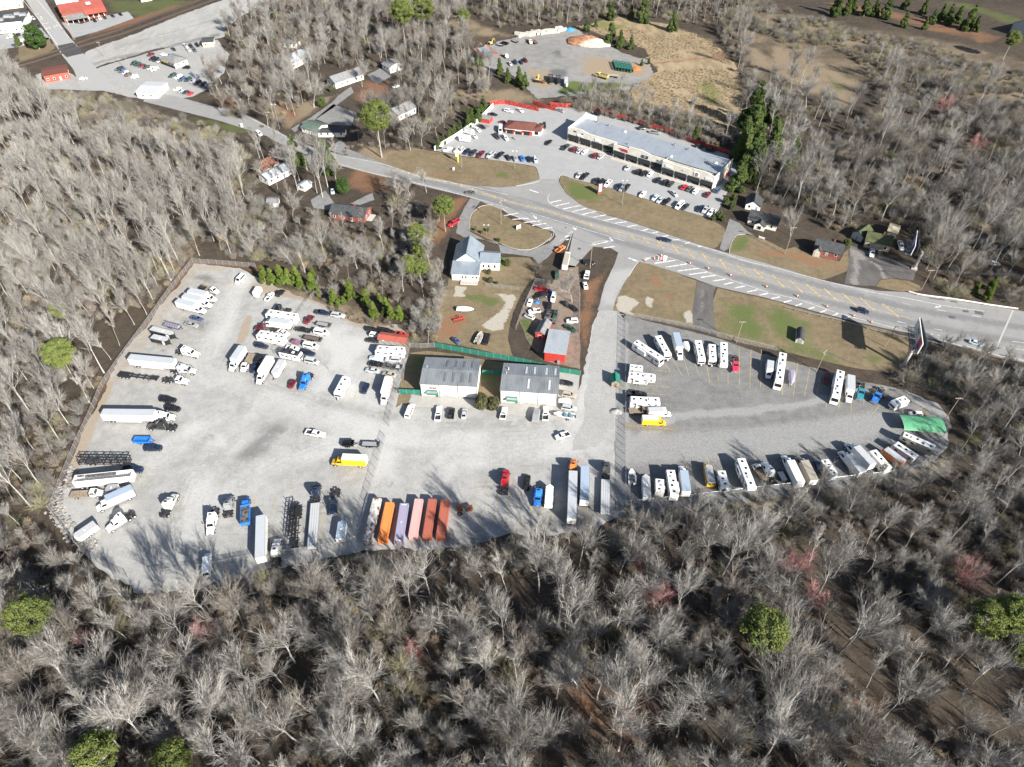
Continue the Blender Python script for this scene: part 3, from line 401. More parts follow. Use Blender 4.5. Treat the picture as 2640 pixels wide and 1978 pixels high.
for pts in ([(470, 0), (700, 290), (980, 650), (1180, 930)], [(760, 0), (960, 240), (1170, 470), (1400, 760)]): stripe('edge_line', GP('l', pts), .3, wp, .062, bpy.data.objects['town_street'])
stripe('median_line', GP('l', [(620, 60), (830, 290), (960, 460)]), .3, fy, .062, bpy.data.objects['town_street'])

tar = plain('tar_patch', (.10, .10, .10), .8, 0, .2, 1)
for v, b in (('r', (1150, 775, 1165, 805, 2.2)), ('r', (1340, 790, 1350, 835, 3.0)), ('r', (910, 865, 1010, 880, 1.6)), ('r', (640, 600, 860, 632, .7)), ('r', (930, 645, 1040, 660, .8)), ('c2', (450, 285, 465, 292, .8)), ('bb', (845, 455, 850, 468, 1.2))): strip('road_patch', G(v, b[0], b[1]), G(v, b[2], b[3]), b[4], tar, ZM - .001, hway)
joint = plain('deck_joint', (.20, .20, .195), .8)
strip('bridge_joint', G('r', 1450, 760), G('r', 1240, 1180), .35, joint, ZM - .0015, hway); strip('bridge_joint', G('r', 1830, 780), G('r', 1600, 1300), .5, kerb_m, ZM - .0012, hway)
# ------------------------------------------------------------------ vehicles: one template per kind, length along +X, front at +X, centre on the ground
TPL = {}
class T:
    def __init__(s, key, L, cat, zr, zf): s.parts = []; s.key = key; TPL[key] = s; s.L = L; s.cat = cat; s.zr = zr; s.zf = zf
    def p(s, name, m, mat, col=False, smooth=False, sub=None):
        s.parts.append((name, m.mesh(s.key + '_' + name, MAT[mat], smooth), col, sub)); return s
    def wheels(s, xs, y, r=.34, w=.24, hub=True):
        me = M().cyl((0, 0, 0), r, w, 'y', 12).mesh(s.key + '_wheel', MAT['rubber']); hb = M().cyl((0, 0, 0), r * .6, w * 1.08, 'y', 8).mesh(s.key + '_hub', MAT['hub'])
        for x in xs:
            for sg in (-1, 1): s.parts.append(('wheel', me, False, None, (x, sg * y, r))); s.parts.append(('hub', hb, False, 'wheel'))
        return s
def ring(x, hw, zb, zm, zt, ht=.86): return [(x, -hw * .93, zb), (x, -hw, zm), (x, -hw * ht, zt), (x, hw * ht, zt), (x, hw, zm), (x, hw * .93, zb)]
def shell(secs): return M().loft([ring(*s) for s in secs])
def cabin(t, x0, x1, hw, z0, tx0, tx1, thw, z1, pre='', col=True, winside=True):
    m = M().add([(x0, -hw, z0), (x1, -hw, z0), (x1, hw, z0), (x0, hw, z0), (tx0, -thw, z1), (tx1, -thw, z1), (tx1, thw, z1), (tx0, thw, z1)],
                [(4, 5, 6, 7), (0, 1, 5, 4), (1, 2, 6, 5), (2, 3, 7, 6), (3, 0, 4, 7)])
    m.box(tx0 + .08, tx1 - .08, -thw + .06, thw - .06, z1, z1 + .03, .05, .05); t.p('cabin', m, 'paint', col)
    def pane(a, b, c, d, n, u0=.08, u1=.92, v0=.1, v1=.9):
        P = [Vector(q) for q in (a, b, c, d)]; f = lambda u, v: (P[0].lerp(P[1], u)).lerp(P[3].lerp(P[2], u), v) + Vector(n) * .018
        return M().quad(f(u0, v0), f(u1, v0), f(u1, v1), f(u0, v1))
    t.p('windshield', pane((x1, -hw, z0), (x1, hw, z0), (tx1, thw, z1), (tx1, -thw, z1), (.7, 0, .7)), 'glass')
    t.p('rear_window', pane((x0, -hw, z0), (x0, hw, z0), (tx0, thw, z1), (tx0, -thw, z1), (-.7, 0, .5)), 'glass')
    if winside:
        for sg in (-1, 1): t.p('side_window', pane((x0, sg * hw, z0), (x1, sg * hw, z0), (tx1, sg * thw, z1), (tx0, sg * thw, z1), (0, sg, .2), .06, .93, .12, .88), 'glass')
def lamps(t, x, y, z, mat='lamp', name='headlight', d=.04, w=.34, h=.16):
    for sg in (-1, 1): t.p(name, M().box(x - d, x + d, sg * y - w / 2, sg * y + w / 2, z - h / 2, z + h / 2), mat)
t = T('sedan', 4.75, 'car', .75, .75)
t.p('body', shell([(-2.36, .7, .38, .62, .84), (-2.2, .84, .27, .66, .99), (-1.4, .91, .2, .7, 1.0), (0, .92, .19, .7, .96), (.95, .92, .2, .69, .97), (1.9, .87, .25, .62, .84), (2.25, .78, .3, .56, .72), (2.38, .62, .36, .5, .62)]), 'paint', True)
cabin(t, -1.78, 1.12, .82, .95, -1.0, .28, .6, 1.42); lamps(t, 2.2, .6, .62); t.wheels((-1.38, 1.4), .82)
t = T('suv', 4.85, 'car', .9, .85)
t.p('body', shell([(-2.4, .78, .42, .7, 1.0), (-2.3, .9, .32, .75, 1.12), (-1.0, .95, .28, .8, 1.1), (.9, .95, .28, .8, 1.08), (1.9, .92, .3, .74, 1.0), (2.3, .84, .36, .68, .86), (2.42, .68, .42, .6, .74)]), 'paint', True)
cabin(t, -2.28, 1.15, .86, 1.08, -2.0, .4, .68, 1.72)
t.p('roof_rail', M().box(-1.8, .2, -.62, -.57, 1.77, 1.81).box(-1.8, .2, .57, .62, 1.77, 1.81), 'black'); lamps(t, 2.25, .62, .78); t.wheels((-1.42, 1.45), .85, .38)
t = T('pickup', 5.8, 'pickup', .95, .9)
t.p('body', shell([(-.75, .96, .4, .8, 1.08), (.2, .97, .38, .8, 1.1), (1.35, .97, .38, .8, 1.12), (2.3, .95, .4, .78, 1.06), (2.75, .88, .44, .72, .94), (2.9, .74, .48, .66, .82)]), 'paint', True)
t.p('bed', M().box(-2.88, -.72, -.97, -.88, .5, 1.1).box(-2.88, -.72, .88, .97, .5, 1.1).box(-2.9, -2.8, -.95, .95, .5, 1.09).box(-2.86, -.7, -.9, .9, .45, .6), 'paint', True)
t.p('bed_liner', M().box(-2.78, -.76, -.86, .86, .6, .64), 'liner'); cabin(t, -.78, 1.4, .88, 1.08, -.62, .62, .7, 1.74); lamps(t, 2.72, .68, .82); t.wheels((-1.75, 1.85), .86, .4)
t = T('van', 5.6, 'van', 1.2, .95)
t.p('body', shell([(-2.8, .9, .4, 1.0, 1.1), (-2.7, .98, .35, 1.0, 1.18), (1.7, .98, .35, .95, 1.18), (2.4, .93, .38, .8, 1.0), (2.72, .8, .42, .7, .84)]), 'paint', True)
cabin(t, -2.74, 1.9, .92, 1.16, -2.6, .95, .78, 2.08); lamps(t, 2.5, .7, .8); t.wheels((-1.7, 1.75), .88, .36)
t = T('tall_van', 6.2, 'van', 2.6, 1.0)
t.p('body', shell([(-3.1, .95, .4, 1.2, 1.3), (1.8, 1.0, .38, 1.1, 1.3), (2.6, .95, .4, .9, 1.1), (3.05, .82, .44, .75, .9)]), 'paint', True)
cabin(t, -3.08, 2.3, .97, 1.28, -3.02, 1.35, .86, 2.62, winside=False); lamps(t, 2.85, .7, .85); t.wheels((-1.9, 1.95), .9, .36)
def truckcab(t, x0, hood, z0=.75, hw=1.05, zr=2.3):   # conventional cab: back wall at x0, hood in front
    t.p('cab', M().loft([ring(x0, hw, z0 - .1, 1.2, 1.6, .95), ring(x0 + 1.55, hw, z0 - .1, 1.2, 1.6, .95)]), 'paint', True)
    cabin(t, x0, x0 + 1.6, hw * .97, 1.58, x0 + .06, x0 + 1.1, hw * .8, zr + .12)
    t.p('hood', shell([(x0 + 1.5, hw * .95, z0, 1.2, 1.58), (x0 + 1.5 + hood * .6, hw * .92, z0, 1.15, 1.5), (x0 + 1.5 + hood, hw * .8, z0, 1.0, 1.28)]), 'paint', True)
    t.p('bumper', M().box(x0 + 1.45 + hood, x0 + 1.65 + hood, -hw, hw, .4, .78), 'chrome'); lamps(t, x0 + 1.45 + hood, hw * .74, 1.0)
    for sg in (-1, 1): t.p('mirror', M().box(x0 + 1.5, x0 + 1.6, sg * (hw + .12) - .12, sg * (hw + .12) + .12, 1.6, 2.1), 'black')
t = T('box_truck', 9.0, 'box truck', 3.75, 1.0)
t.p('cargo_box', M().box(-4.5, 1.6, -1.24, 1.24, 1.05, 3.7), 'panel', True); t.p('box_roof', M().box(-4.46, 1.56, -1.2, 1.2, 3.7, 3.76), 'troof', True)
t.p('corner_rail', M().box(-4.52, 1.62, -1.26, -1.2, 3.66, 3.73).box(-4.52, 1.62, 1.2, 1.26, 3.66, 3.73).box(1.56, 1.63, -1.26, 1.26, 3.66, 3.73).box(-4.53, -4.46, -1.26, 1.26, 3.66, 3.73).box(-4.52, 1.62, -1.26, 1.26, .98, 1.06), 'chrome')
t.p('rear_door', M().box(-4.54, -4.5, -1.1, 1.1, 1.15, 3.5), 'white'); t.p('chassis', M().box(-4.4, 3.9, -.45, .45, .55, .95).box(-4.55, -4.4, -1.1, 1.1, .5, .62), 'frame')
truckcab(t, 1.75, 1.1, zr=2.45); t.p('side_marker', M().box(-4.4, -4.2, -1.26, 1.26, 1.1, 1.2), 'amber'); t.wheels((-2.9, 3.4), 1.0, .48, .42)
t = T('cutaway', 7.2, 'box truck', 3.2, .9)
t.p('cargo_box', M().box(-3.6, 1.2, -1.12, 1.12, .8, 3.1), 'panel', True); t.p('box_roof', M().box(-3.56, 1.16, -1.08, 1.08, 3.1, 3.15), 'troof', True); t.p('cab_overhang', M().wedge([(1.15, 2.1), (2.1, 2.3), (1.9, 2.95), (1.15, 3.05)], -1.0, 1.0), 'panel', True)
t.p('rear_door', M().box(-3.64, -3.6, -1.0, 1.0, .9, 2.9), 'white'); t.p('body', shell([(1.2, .98, .4, .9, 1.25), (2.2, .98, .4, .9, 1.25), (3.2, .92, .42, .85, 1.1), (3.6, .78, .46, .75, .9)]), 'paint', True)
cabin(t, 1.2, 2.75, .92, 1.22, 1.25, 1.95, .8, 2.05); lamps(t, 3.4, .68, .85); t.wheels((-1.9, 2.6), .9, .38, .34)
def duals(t, xs, y=.92, r=.52): t.wheels(xs, y, r, .6)
def tractor(key, sleeper, cat='semi tractor'):
    t = T(key, 8.0, cat, 1.0, 1.0); xc = -.2 if sleeper else .6
    t.p('frame', M().box(-4.0, 3.2, -.5, -.32, .75, 1.02).box(-4.0, 3.2, .32, .5, .75, 1.02).box(-3.95, -3.8, -.5, .5, .72, 1.0).box(-1.3, -1.15, -.5, .5, .72, 1.0), 'frame'); t.p('fifth_wheel', M().box(-2.9, -1.9, -.48, .48, 1.04, 1.22, .25, .05), 'black')
    if sleeper:
        t.p('sleeper', M().loft([[(-1.25, -1.2, .95), (-1.25, -1.2, 2.6), (-1.25, -1.0, 3.35), (-1.25, 1.0, 3.35), (-1.25, 1.2, 2.6), (-1.25, 1.2, .95)], [(.75, -1.2, .95), (.75, -1.2, 2.5), (.75, -.9, 3.1), (.75, .9, 3.1), (.75, 1.2, 2.5), (.75, 1.2, .95)]]), 'paint', True)
        t.p('roof_fairing', M().loft([[(-.9, -.95, 3.2), (-.9, -.8, 3.75), (-.9, .8, 3.75), (-.9, .95, 3.2)], [(.3, -.85, 3.1), (.3, -.7, 3.5), (.3, .7, 3.5), (.3, .85, 3.1)], [(1.35, -.7, 2.62), (1.35, -.6, 2.7), (1.35, .6, 2.7), (1.35, .7, 2.62)]]), 'paint', True)
        for sg in (-1, 1): t.p('side_window', M().box(-.75, -.25, sg * 1.21 - .012, sg * 1.21 + .012, 1.95, 2.4), 'glass')
        t.p('roof_hatch', M().box(-.62, -.2, -.4, .4, 3.7, 3.79), 'glass')
    t.p('cab', M().loft([ring(.6, 1.18, .9, 1.4, 1.75, .97), ring(2.1, 1.12, .9, 1.4, 1.75, .95)]), 'paint', True); cabin(t, .62, 2.2, 1.1, 1.73, .68, 1.72, .95, 2.65)
    t.p('hood', shell([(2.05, 1.12, .85, 1.3, 1.72), (3.1, 1.05, .8, 1.25, 1.58), (3.85, .92, .72, 1.1, 1.3)]), 'paint', True); t.p('bumper', M().box(3.72, 4.0, -1.18, 1.18, .4, .8), 'chrome'); t.p('grille', M().box(3.84, 3.9, -.5, .5, .8, 1.22), 'chrome'); lamps(t, 3.7, .85, 1.05)
    for sg in (-1, 1):
        t.p('fuel_tank', M().cyl((.5, sg * .98, .75), .32, 1.5, 'x', 10), 'chrome'); t.p('mirror', M().box(2.15, 2.28, sg * 1.35 - .1, sg * 1.35 + .1, 1.75, 2.35), 'black'); t.p('exhaust_stack', M().cyl((-1.35 if sleeper else .48, sg * .95, 2.4), .08, 2.4, 'z', 6), 'chrome')
    duals(t, (-3.2, -1.9)); t.wheels((2.85,), 1.02, .52, .32); return t
tractor('tractor', True); tractor('daycab', False)
t = T('flatbed_truck', 7.6, 'flatbed truck', 1.25, 1.0)
t.p('deck', M().box(-3.8, 1.0, -1.2, 1.2, 1.1, 1.25), 'deck', True)
for i in range(9): t.p('deck_slat', M().box(-3.7 + i * .53, -3.62 + i * .53, -1.21, 1.21, 1.25, 1.29), 'wood')
t.p('headboard', M().box(1.0, 1.08, -1.2, 1.2, 1.2, 2.2), 'frame'); t.p('chassis', M().box(-3.7, 3.2, -.45, .45, .6, 1.05), 'frame'); truckcab(t, 1.2, 1.0); t.wheels((-2.2, 2.8), .98, .46, .4)
t = T('dump_truck', 8.0, 'dump truck', 2.3, 1.0)
t.p('dump_bed', M().box(-4.0, 1.0, -1.25, -1.13, 1.1, 2.5).box(-4.0, 1.0, 1.13, 1.25, 1.1, 2.5).box(-4.05, -3.9, -1.2, 1.2, 1.1, 2.45).box(.9, 1.05, -1.2, 1.2, 1.1, 2.9).box(-4.0, 1.0, -1.2, 1.2, 1.05, 1.35), 'paint', True)
t.p('load_cover', M().box(-3.85, .88, -1.1, 1.1, 2.2, 2.34), 'mesh_cover'); t.p('tail_lamp', M().box(-4.08, -4.04, -1.1, -.7, .85, 1.0).box(-4.08, -4.04, .7, 1.1, .85, 1.0), 'tail')
for i in range(6): t.p('bed_rib', M().box(-3.8 + i * .85, -3.7 + i * .85, -1.3, -1.25, 1.15, 2.45).box(-3.8 + i * .85, -3.7 + i * .85, 1.25, 1.3, 1.15, 2.45), 'paint', True)
t.p('chassis', M().box(-3.9, 3.4, -.45, .45, .65, 1.05), 'frame'); truckcab(t, 1.35, 1.2, zr=2.5); t.wheels((-3.0, -1.8, 3.1), .98, .5, .42)
# trailers
t = T('semi_trailer', 16.15, 'semi trailer', 4.1, 4.1)
t.p('box', M().box(-8.07, 8.07, -1.29, 1.29, 1.15, 4.06), 'panel', True); t.p('roof', M().box(-8.02, 8.02, -1.24, 1.24, 4.06, 4.11), 'troof', True)
t.p('roof_rail', M().box(-8.09, 8.09, -1.31, -1.23, 4.0, 4.1).box(-8.09, 8.09, 1.23, 1.31, 4.0, 4.1).box(8.02, 8.1, -1.31, 1.31, 4.0, 4.1).box(-8.1, -8.02, -1.31, 1.31, 4.0, 4.1).box(-8.09, 8.09, -1.31, 1.31, 1.08, 1.18), 'chrome')
for sg in (-1, 1): t.p('rear_door', M().box(-8.12, -8.07, sg * .62 - .58, sg * .62 + .58, 1.25, 3.95), 'white')
t.p('underride_guard', M().box(-8.05, -7.9, -1.1, 1.1, .5, .62).box(-8.05, -7.95, -.6, -.5, .5, 1.15).box(-8.05, -7.95, .5, .6, .5, 1.15), 'frame'); t.p('side_skirt', M().box(-4.4, 3.6, -1.22, -1.18, .55, 1.1).box(-4.4, 3.6, 1.18, 1.22, .55, 1.1), 'panel', True)
for sg in (-1, 1): t.p('landing_leg', M().box(4.5, 4.68, sg * .8 - .08, sg * .8 + .08, .05, 1.15), 'frame')
t.p('reflector_strip', M().box(-7.8, 7.8, -1.305, 1.305, 1.2, 1.26), 'tail'); duals(t, (-6.6, -5.3))
t = T('open_trailer', 15.0, 'open top trailer', 3.9, 3.9)
t.p('box', M().box(-7.5, 7.5, -1.29, -1.2, 1.2, 3.9).box(-7.5, 7.5, 1.2, 1.29, 1.2, 3.9).box(-7.5, -7.4, -1.2, 1.2, 1.2, 3.9).box(7.4, 7.5, -1.2, 1.2, 1.2, 3.9).box(-7.4, 7.4, -1.2, 1.2, 1.15, 1.3), 'panel', True)
for i in range(26): t.p('bow', M().box(-7.1 + i * .57, -7.02 + i * .57, -1.2, 1.2, 3.78, 3.86), 'grey')
t.p('torn_cover', M().box(-4.6, 3.4, -.1, 1.0, 3.87, 3.91).box(-6.8, -5.0, .4, 1.1, 3.87, 3.9), 'mesh_cover'); duals(t, (-6.2, -4.9))
for sg in (-1, 1): t.p('landing_leg', M().box(4.2, 4.38, sg * .8 - .08, sg * .8 + .08, .05, 1.2), 'frame')
t = T('flat_trailer', 14.6, 'flatbed trailer', 1.4, 1.4)
for i in range(4): t.p('deck_panel', M().box(-7.3, 7.3, -1.28 + i * .645, -.69 + i * .645, 1.25, 1.42), 'panel', True)
t.p('side_rail', M().box(-7.32, 7.32, -1.33, -1.28, 1.15, 1.44).box(-7.32, 7.32, 1.3, 1.35, 1.15, 1.44), 'chrome'); t.p('frame', M().box(-7.2, 7.0, -.5, -.3, .8, 1.25).box(-7.2, 7.0, .3, .5, .8, 1.25), 'frame'); t.p('deck_joint', M().box(-7.3, 7.3, -1.26, 1.28, 1.2, 1.38), 'black'); duals(t, (-5.9, -4.6))
t = T('skeleton_trailer', 12.8, 'trailer chassis', 1.25, 1.25)
t.p('main_beam', M().box(-6.4, 6.4, -.62, -.42, .9, 1.25).box(-6.4, 6.4, .42, .62, .9, 1.25), 'black')
for x in (-6.3, -4.4, -2.2, 0, 2.2, 4.4, 6.3): t.p('crossmember', M().box(x - .1, x + .1, -1.2, 1.2, 1.0, 1.22), 'black')
for sg in (-1, 1): t.p('landing_leg', M().box(3.4, 3.56, sg * .8 - .08, sg * .8 + .08, .05, 1.0), 'frame')
for i in range(5): t.p('rung', M().box(-1.8 + i * .45, -1.68 + i * .45, -.5, .5, 1.0, 1.1), 'frame')
t.p('gooseneck', M().box(4.2, 6.4, -.85, .85, 1.15, 1.35), 'black'); t.p('axle_deck', M().box(-6.3, -3.0, -.95, .95, 1.15, 1.3), 'black'); duals(t, (-5.6, -4.3, -3.2))
t = T('truss_stack', 13.0, 'steel frames', 2.4, 2.4)
for lv, (z, dy) in enumerate(((.9, 0), (2.3, .5))):
    for sy in (-1.15, -.2, .75): t.p('long_bar', M().box(-6.5, 6.5, sy + dy - .07, sy + dy + .07, z, z + .2), 'black')
    for i in range(9): t.p('cross_bar', M().box(-6.45 + i * 1.6, -6.32 + i * 1.6, -1.2 + dy, .85 + dy, z + .02, z + .16), 'black')
    for i in range(5): t.p('brace', M().beam((-6 + i * 2.4, -1.15 + dy, z + .1), (-4.2 + i * 2.4, .75 + dy, z + .1), .14, .14), 'black')
for i in range(7): t.p('post', M().box(-6.3 + i * 2.05, -6.18 + i * 2.05, -1.15, -1.03, .3, 2.9).box(-6.3 + i * 2.05, -6.18 + i * 2.05, 1.0, 1.12, .3, 2.9), 'black')
t.p('axle_deck', M().box(-4.6, -1.6, -.9, .9, .95, 1.15), 'frame'); t.wheels((-4.0, -2.8), .9, .5, .5)
t = T('container', 12.19, 'shipping container', 2.6, 2.6)
m = M(); m.box(-6.02, 6.02, -1.17, 1.17, .16, 2.52)
for sg in (-1, 1):
    for i in range(40): m.box(-5.95 + i * .3, -5.8 + i * .3, sg * 1.19 - .03, sg * 1.19 + .03, .25, 2.45)
for i in range(8): m.box(-6.07, -6.02, -1.1 + i * .29, -.96 + i * .29, .25, 2.4).box(6.02, 6.05, -1.1 + i * .29, -.96 + i * .29, .25, 2.4)
t.p('walls', m, 'steelbox', True); m = M().box(-6.05, 6.05, -1.16, 1.16, 2.5, 2.55)
for i in range(34): m.box(-5.8 + i * .345, -5.62 + i * .345, -1.05, 1.05, 2.55, 2.585, .03, .05)
t.p('roof', m, 'steelbox', True)
m = M()
for sx in (-6.02, 6.02):
    for sy in (-1.14, 1.14): m.box(sx - .09, sx + .09, sy - .09, sy + .09, .05, 2.6)
for sy in (-1.15, 1.15): m.box(-6, 6, sy - .07, sy + .07, 2.48, 2.6).box(-6, 6, sy - .07, sy + .07, .05, .22)
for sx in (-6.04, 6.04): m.box(sx - .07, sx + .07, -1.1, 1.1, 2.48, 2.6).box(sx - .07, sx + .07, -1.1, 1.1, .05, .22)
t.p('corner_frame', m, 'steelbox', True)
for y in (-.75, -.3, .3, .75): t.p('door_bar', M().cyl((6.1, y, 1.35), .03, 2.2, 'z', 6), 'chrome')
t = T('travel_trailer', 8.5, 'caravan', 3.1, 3.1)
t.p('body', M().wedge([(-4.25, .6), (-4.25, 3.0), (-4.05, 3.08), (3.75, 3.08), (4.2, 2.6), (4.25, 1.3), (3.9, .6)], -1.24, 1.24), 'panel', True); t.p('roof', M().box(-4.1, 3.7, -1.19, 1.19, 3.08, 3.13), 'troof', True)
for x, y in ((2.4, .1), (-.2, -.2), (-2.7, .2)): t.p('roof_hatch', M().box(x - .36, x + .36, y - .36, y + .36, 3.13, 3.24, .05, .05), 'glass')
t.p('air_conditioner', M().box(.7, 1.6, -.4, .4, 3.13, 3.42, .12, .06), 'white')
for x in (-2.9, 2.3): [t.p('window', M().box(x - .55, x + .55, sg * 1.25 - .012, sg * 1.25 + .012, 1.75, 2.35), 'glass') for sg in (-1, 1)]
t.p('door', M().box(.3, 1.0, -1.275, -1.24, .75, 2.65), 'grey'); t.p('slide_out', M().box(-1.9, .1, -1.55, -1.24, 1.0, 2.75), 'panel', True); t.p('window', M().box(-1.4, -.4, -1.575, -1.55, 1.7, 2.35), 'glass'); t.p('stripe', M().box(-4.2, 3.6, -1.252, 1.252, 1.25, 1.4), 'grey')
t.p('front_cap', M().box(4.0, 4.27, -1.1, 1.1, 1.45, 2.2), 'glass'); t.p('tongue', M().box(4.0, 5.2, -.06, .06, .5, .62).beam((4.0, -.7, .55), (5.1, 0, .55), .12, .12).beam((4.0, .7, .55), (5.1, 0, .55), .12, .12), 'frame'); t.p('gas_bottle', M().cyl((4.5, 0, .85), .25, .6, 'z', 8), 'white'); t.wheels((-.9, .05), 1.08, .36, .26)
t = T('fifth_wheel', 10.5, 'caravan', 3.6, 3.6)
t.p('body', M().wedge([(-5.25, .7), (-5.25, 3.5), (-5.1, 3.6), (4.7, 3.6), (5.2, 3.1), (5.2, 2.3), (4.9, 1.9), (2.7, 1.9), (2.4, .7)], -1.25, 1.25), 'panel', True); t.p('roof', M().box(-5.1, 4.6, -1.2, 1.2, 3.6, 3.65), 'troof', True)
for x, y in ((3.6, 0), (.3, -.3), (-1.6, .3), (-4, 0)): t.p('roof_hatch', M().box(x - .36, x + .36, y - .36, y + .36, 3.65, 3.76, .05, .05), 'glass')
t.p('air_conditioner', M().box(1.2, 2.2, -.42, .42, 3.65, 3.95, .12, .06), 'white')
for x in (-4.0, 1.2, 3.7): [t.p('window', M().box(x - .5, x + .5, sg * 1.26 - .012, sg * 1.26 + .012, 2.3, 2.9), 'glass') for sg in (-1, 1)]
t.p('slide_out', M().box(-3.2, .2, -1.75, -1.25, 1.1, 3.2), 'panel', True); t.p('window', M().box(-2.6, -1.0, -1.775, -1.75, 2.0, 2.7), 'glass'); t.p('door', M().box(1.5, 2.2, -1.28, -1.25, .9, 2.9), 'grey'); t.p('stripe', M().box(-5.2, 2.5, -1.262, 1.262, 1.35, 1.55), 'grey')
t.p('hitch', M().box(3.9, 4.2, -.15, .15, .9, 1.95), 'frame'); t.p('landing_leg', M().box(2.9, 3.0, -.9, -.8, 0, 1.9).box(2.9, 3.0, .8, .9, 0, 1.9), 'frame'); t.wheels((-1.7, -.6), 1.1, .38, .28)
t = T('motorhome', 10.0, 'motorhome', 3.5, 3.0)
t.p('body', M().wedge([(-5.0, .5), (-5.0, 3.35), (-4.8, 3.5), (4.3, 3.5), (4.85, 3.1), (5.0, 1.5), (4.95, .5)], -1.26, 1.26), 'panel', True); t.p('roof', M().box(-4.8, 4.2, -1.2, 1.2, 3.5, 3.55), 'troof', True)
for x, y in ((3.2, .2), (1.0, -.2), (-2.4, .2), (-4.2, -.1)): t.p('roof_hatch', M().box(x - .34, x + .34, y - .34, y + .34, 3.55, 3.66, .05, .05), 'glass')
for x in (-1.0, 2.1): t.p('air_conditioner', M().box(x - .5, x + .5, -.42, .42, 3.55, 3.85, .12, .06), 'white')
t.p('windshield', M().quad((4.99, -1.1, 1.65), (4.99, 1.1, 1.65), (4.9, 1.05, 2.95), (4.9, -1.05, 2.95)), 'glass')
for x in (-3.6, -.6, 1.3, 3.9): [t.p('window', M().box(x - .5, x + .5, sg * 1.27 - .012, sg * 1.27 + .012, 1.95, 2.6), 'glass') for sg in (-1, 1)]
t.p('door', M().box(2.2, 2.9, -1.29, -1.26, .6, 2.6), 'grey'); t.p('slide_out', M().box(-3.0, -.1, -1.6, -1.26, 1.2, 2.95), 'panel', True); t.p('stripe', M().box(-4.9, 4.8, -1.272, 1.272, .95, 1.2), 'grey'); lamps(t, 4.98, .85, .9); t.p('bumper', M().box(4.9, 5.08, -1.2, 1.2, .4, .7), 'white'); t.wheels((-2.6, 3.4), 1.06, .46, .36)
t = T('cargo_trailer', 6.6, 'enclosed trailer', 2.5, 2.5)
m = M(); m.prism([(-3.3, -1.15), (2.5, -1.15), (3.3, 0), (2.5, 1.15), (-3.3, 1.15)], .5, 2.45); t.p('body', m, 'panel', True); t.p('roof', M().prism([(-3.26, -1.1), (2.46, -1.1), (3.22, 0), (2.46, 1.1), (-3.26, 1.1)], 2.45, 2.5), 'troof', True)
t.p('roof_edge', M().box(-3.33, 2.5, -1.18, -1.1, 2.4, 2.5).box(-3.33, 2.5, 1.1, 1.18, 2.4, 2.5).box(-3.33, -3.25, -1.15, 1.15, 2.4, 2.5), 'chrome'); t.p('roof_vent', M().box(-.3, .3, -.3, .3, 2.5, 2.64, .06, .06), 'white')
for i in range(5): t.p('roof_seam', M().box(-2.6 + i * 1.1, -2.55 + i * 1.1, -1.08, 1.08, 2.5, 2.515), 'grey')
t.p('rear_door', M().box(-3.34, -3.3, -1.0, 1.0, .6, 2.35), 'white'); t.p('side_door', M().box(1.3, 2.1, -1.175, -1.15, .6, 2.2), 'white'); [t.p('fender', M().box(-1.5, .6, min(q*1.35,q*1.15), max(q*1.35,q*1.15), .75, .85), 'chrome') for q in (-1,1)]; t.p('tongue', M().box(3.1, 4.2, -.05, .05, .45, .55).beam((2.6, -.6, .5), (4.0, 0, .5), .1, .1).beam((2.6, .6, .5), (4.0, 0, .5), .1, .1), 'frame'); t.wheels((-.9, -.05), 1.18, .34, .22)
t = T('dump_trailer', 4.6, 'dump trailer', 1.4, 1.4)
t.p('bed', M().box(-2.3, 2.0, -1.05, -.95, .7, 1.5).box(-2.3, 2.0, .95, 1.05, .7, 1.5).box(-2.3, -2.2, -1, 1, .7, 1.5).box(1.9, 2.0, -1, 1, .7, 1.6).box(-2.2, 1.9, -1, 1, .65, .78), 'paint', True)
for i in range(5): t.p('rib', M().box(-2.1 + i, -2.0 + i, -1.1, -1.05, .7, 1.5).box(-2.1 + i, -2.0 + i, 1.05, 1.1, .7, 1.5), 'paint', True)
[t.p('fender', M().box(-1.3, .8, min(q*1.28,q*1.05), max(q*1.28,q*1.05), .78, .85), 'paint', True) for q in (-1,1)]; t.p('tongue', M().beam((1.9, -.8, .55), (3.2, 0, .55), .14, .14).beam((1.9, .8, .55), (3.2, 0, .55), .14, .14), 'paint', True); t.wheels((-.7, .2), 1.12, .36, .24)
t = T('utility_trailer', 5.0, 'utility trailer', .9, .9)
for i in range(6): t.p('plank', M().box(-2.5, 1.9, -.96 + i * .32, -.67 + i * .32, .68, .75), 'panel', True)
t.p('side_rail', M().box(-2.5, 1.9, -1.03, -.97, .6, .95).box(-2.5, 1.9, .97, 1.03, .6, .95).box(1.85, 1.92, -1, 1, .6, 1.0), 'black'); [t.p('fender', M().box(-1.2, .8, min(q*1.25,q*1.03), max(q*1.25,q*1.03), .75, .82), 'black') for q in (-1,1)]; t.p('tongue', M().beam((1.9, -.8, .6), (3.1, 0, .6), .12, .12).beam((1.9, .8, .6), (3.1, 0, .6), .12, .12), 'frame'); t.p('ramp', M().box(-2.7, -2.55, -.9, .9, .6, 1.5), 'frame'); t.wheels((-.7, .2), 1.1, .34, .22)
t = T('hoop_trailer', 6.0, 'cage trailer', 1.6, 1.6); t.p('deck', M().box(-3, 3, -1, 1, .6, .72), 'frame')
for i in range(7): t.p('hoop', M().tube([(-2.9 + i * .95, -1.0, .7), (-2.9 + i * .95, -.9, 1.7), (-2.9 + i * .95, 0, 2.05), (-2.9 + i * .95, .9, 1.7), (-2.9 + i * .95, 1.0, .7)], .05, 4), 'frame')
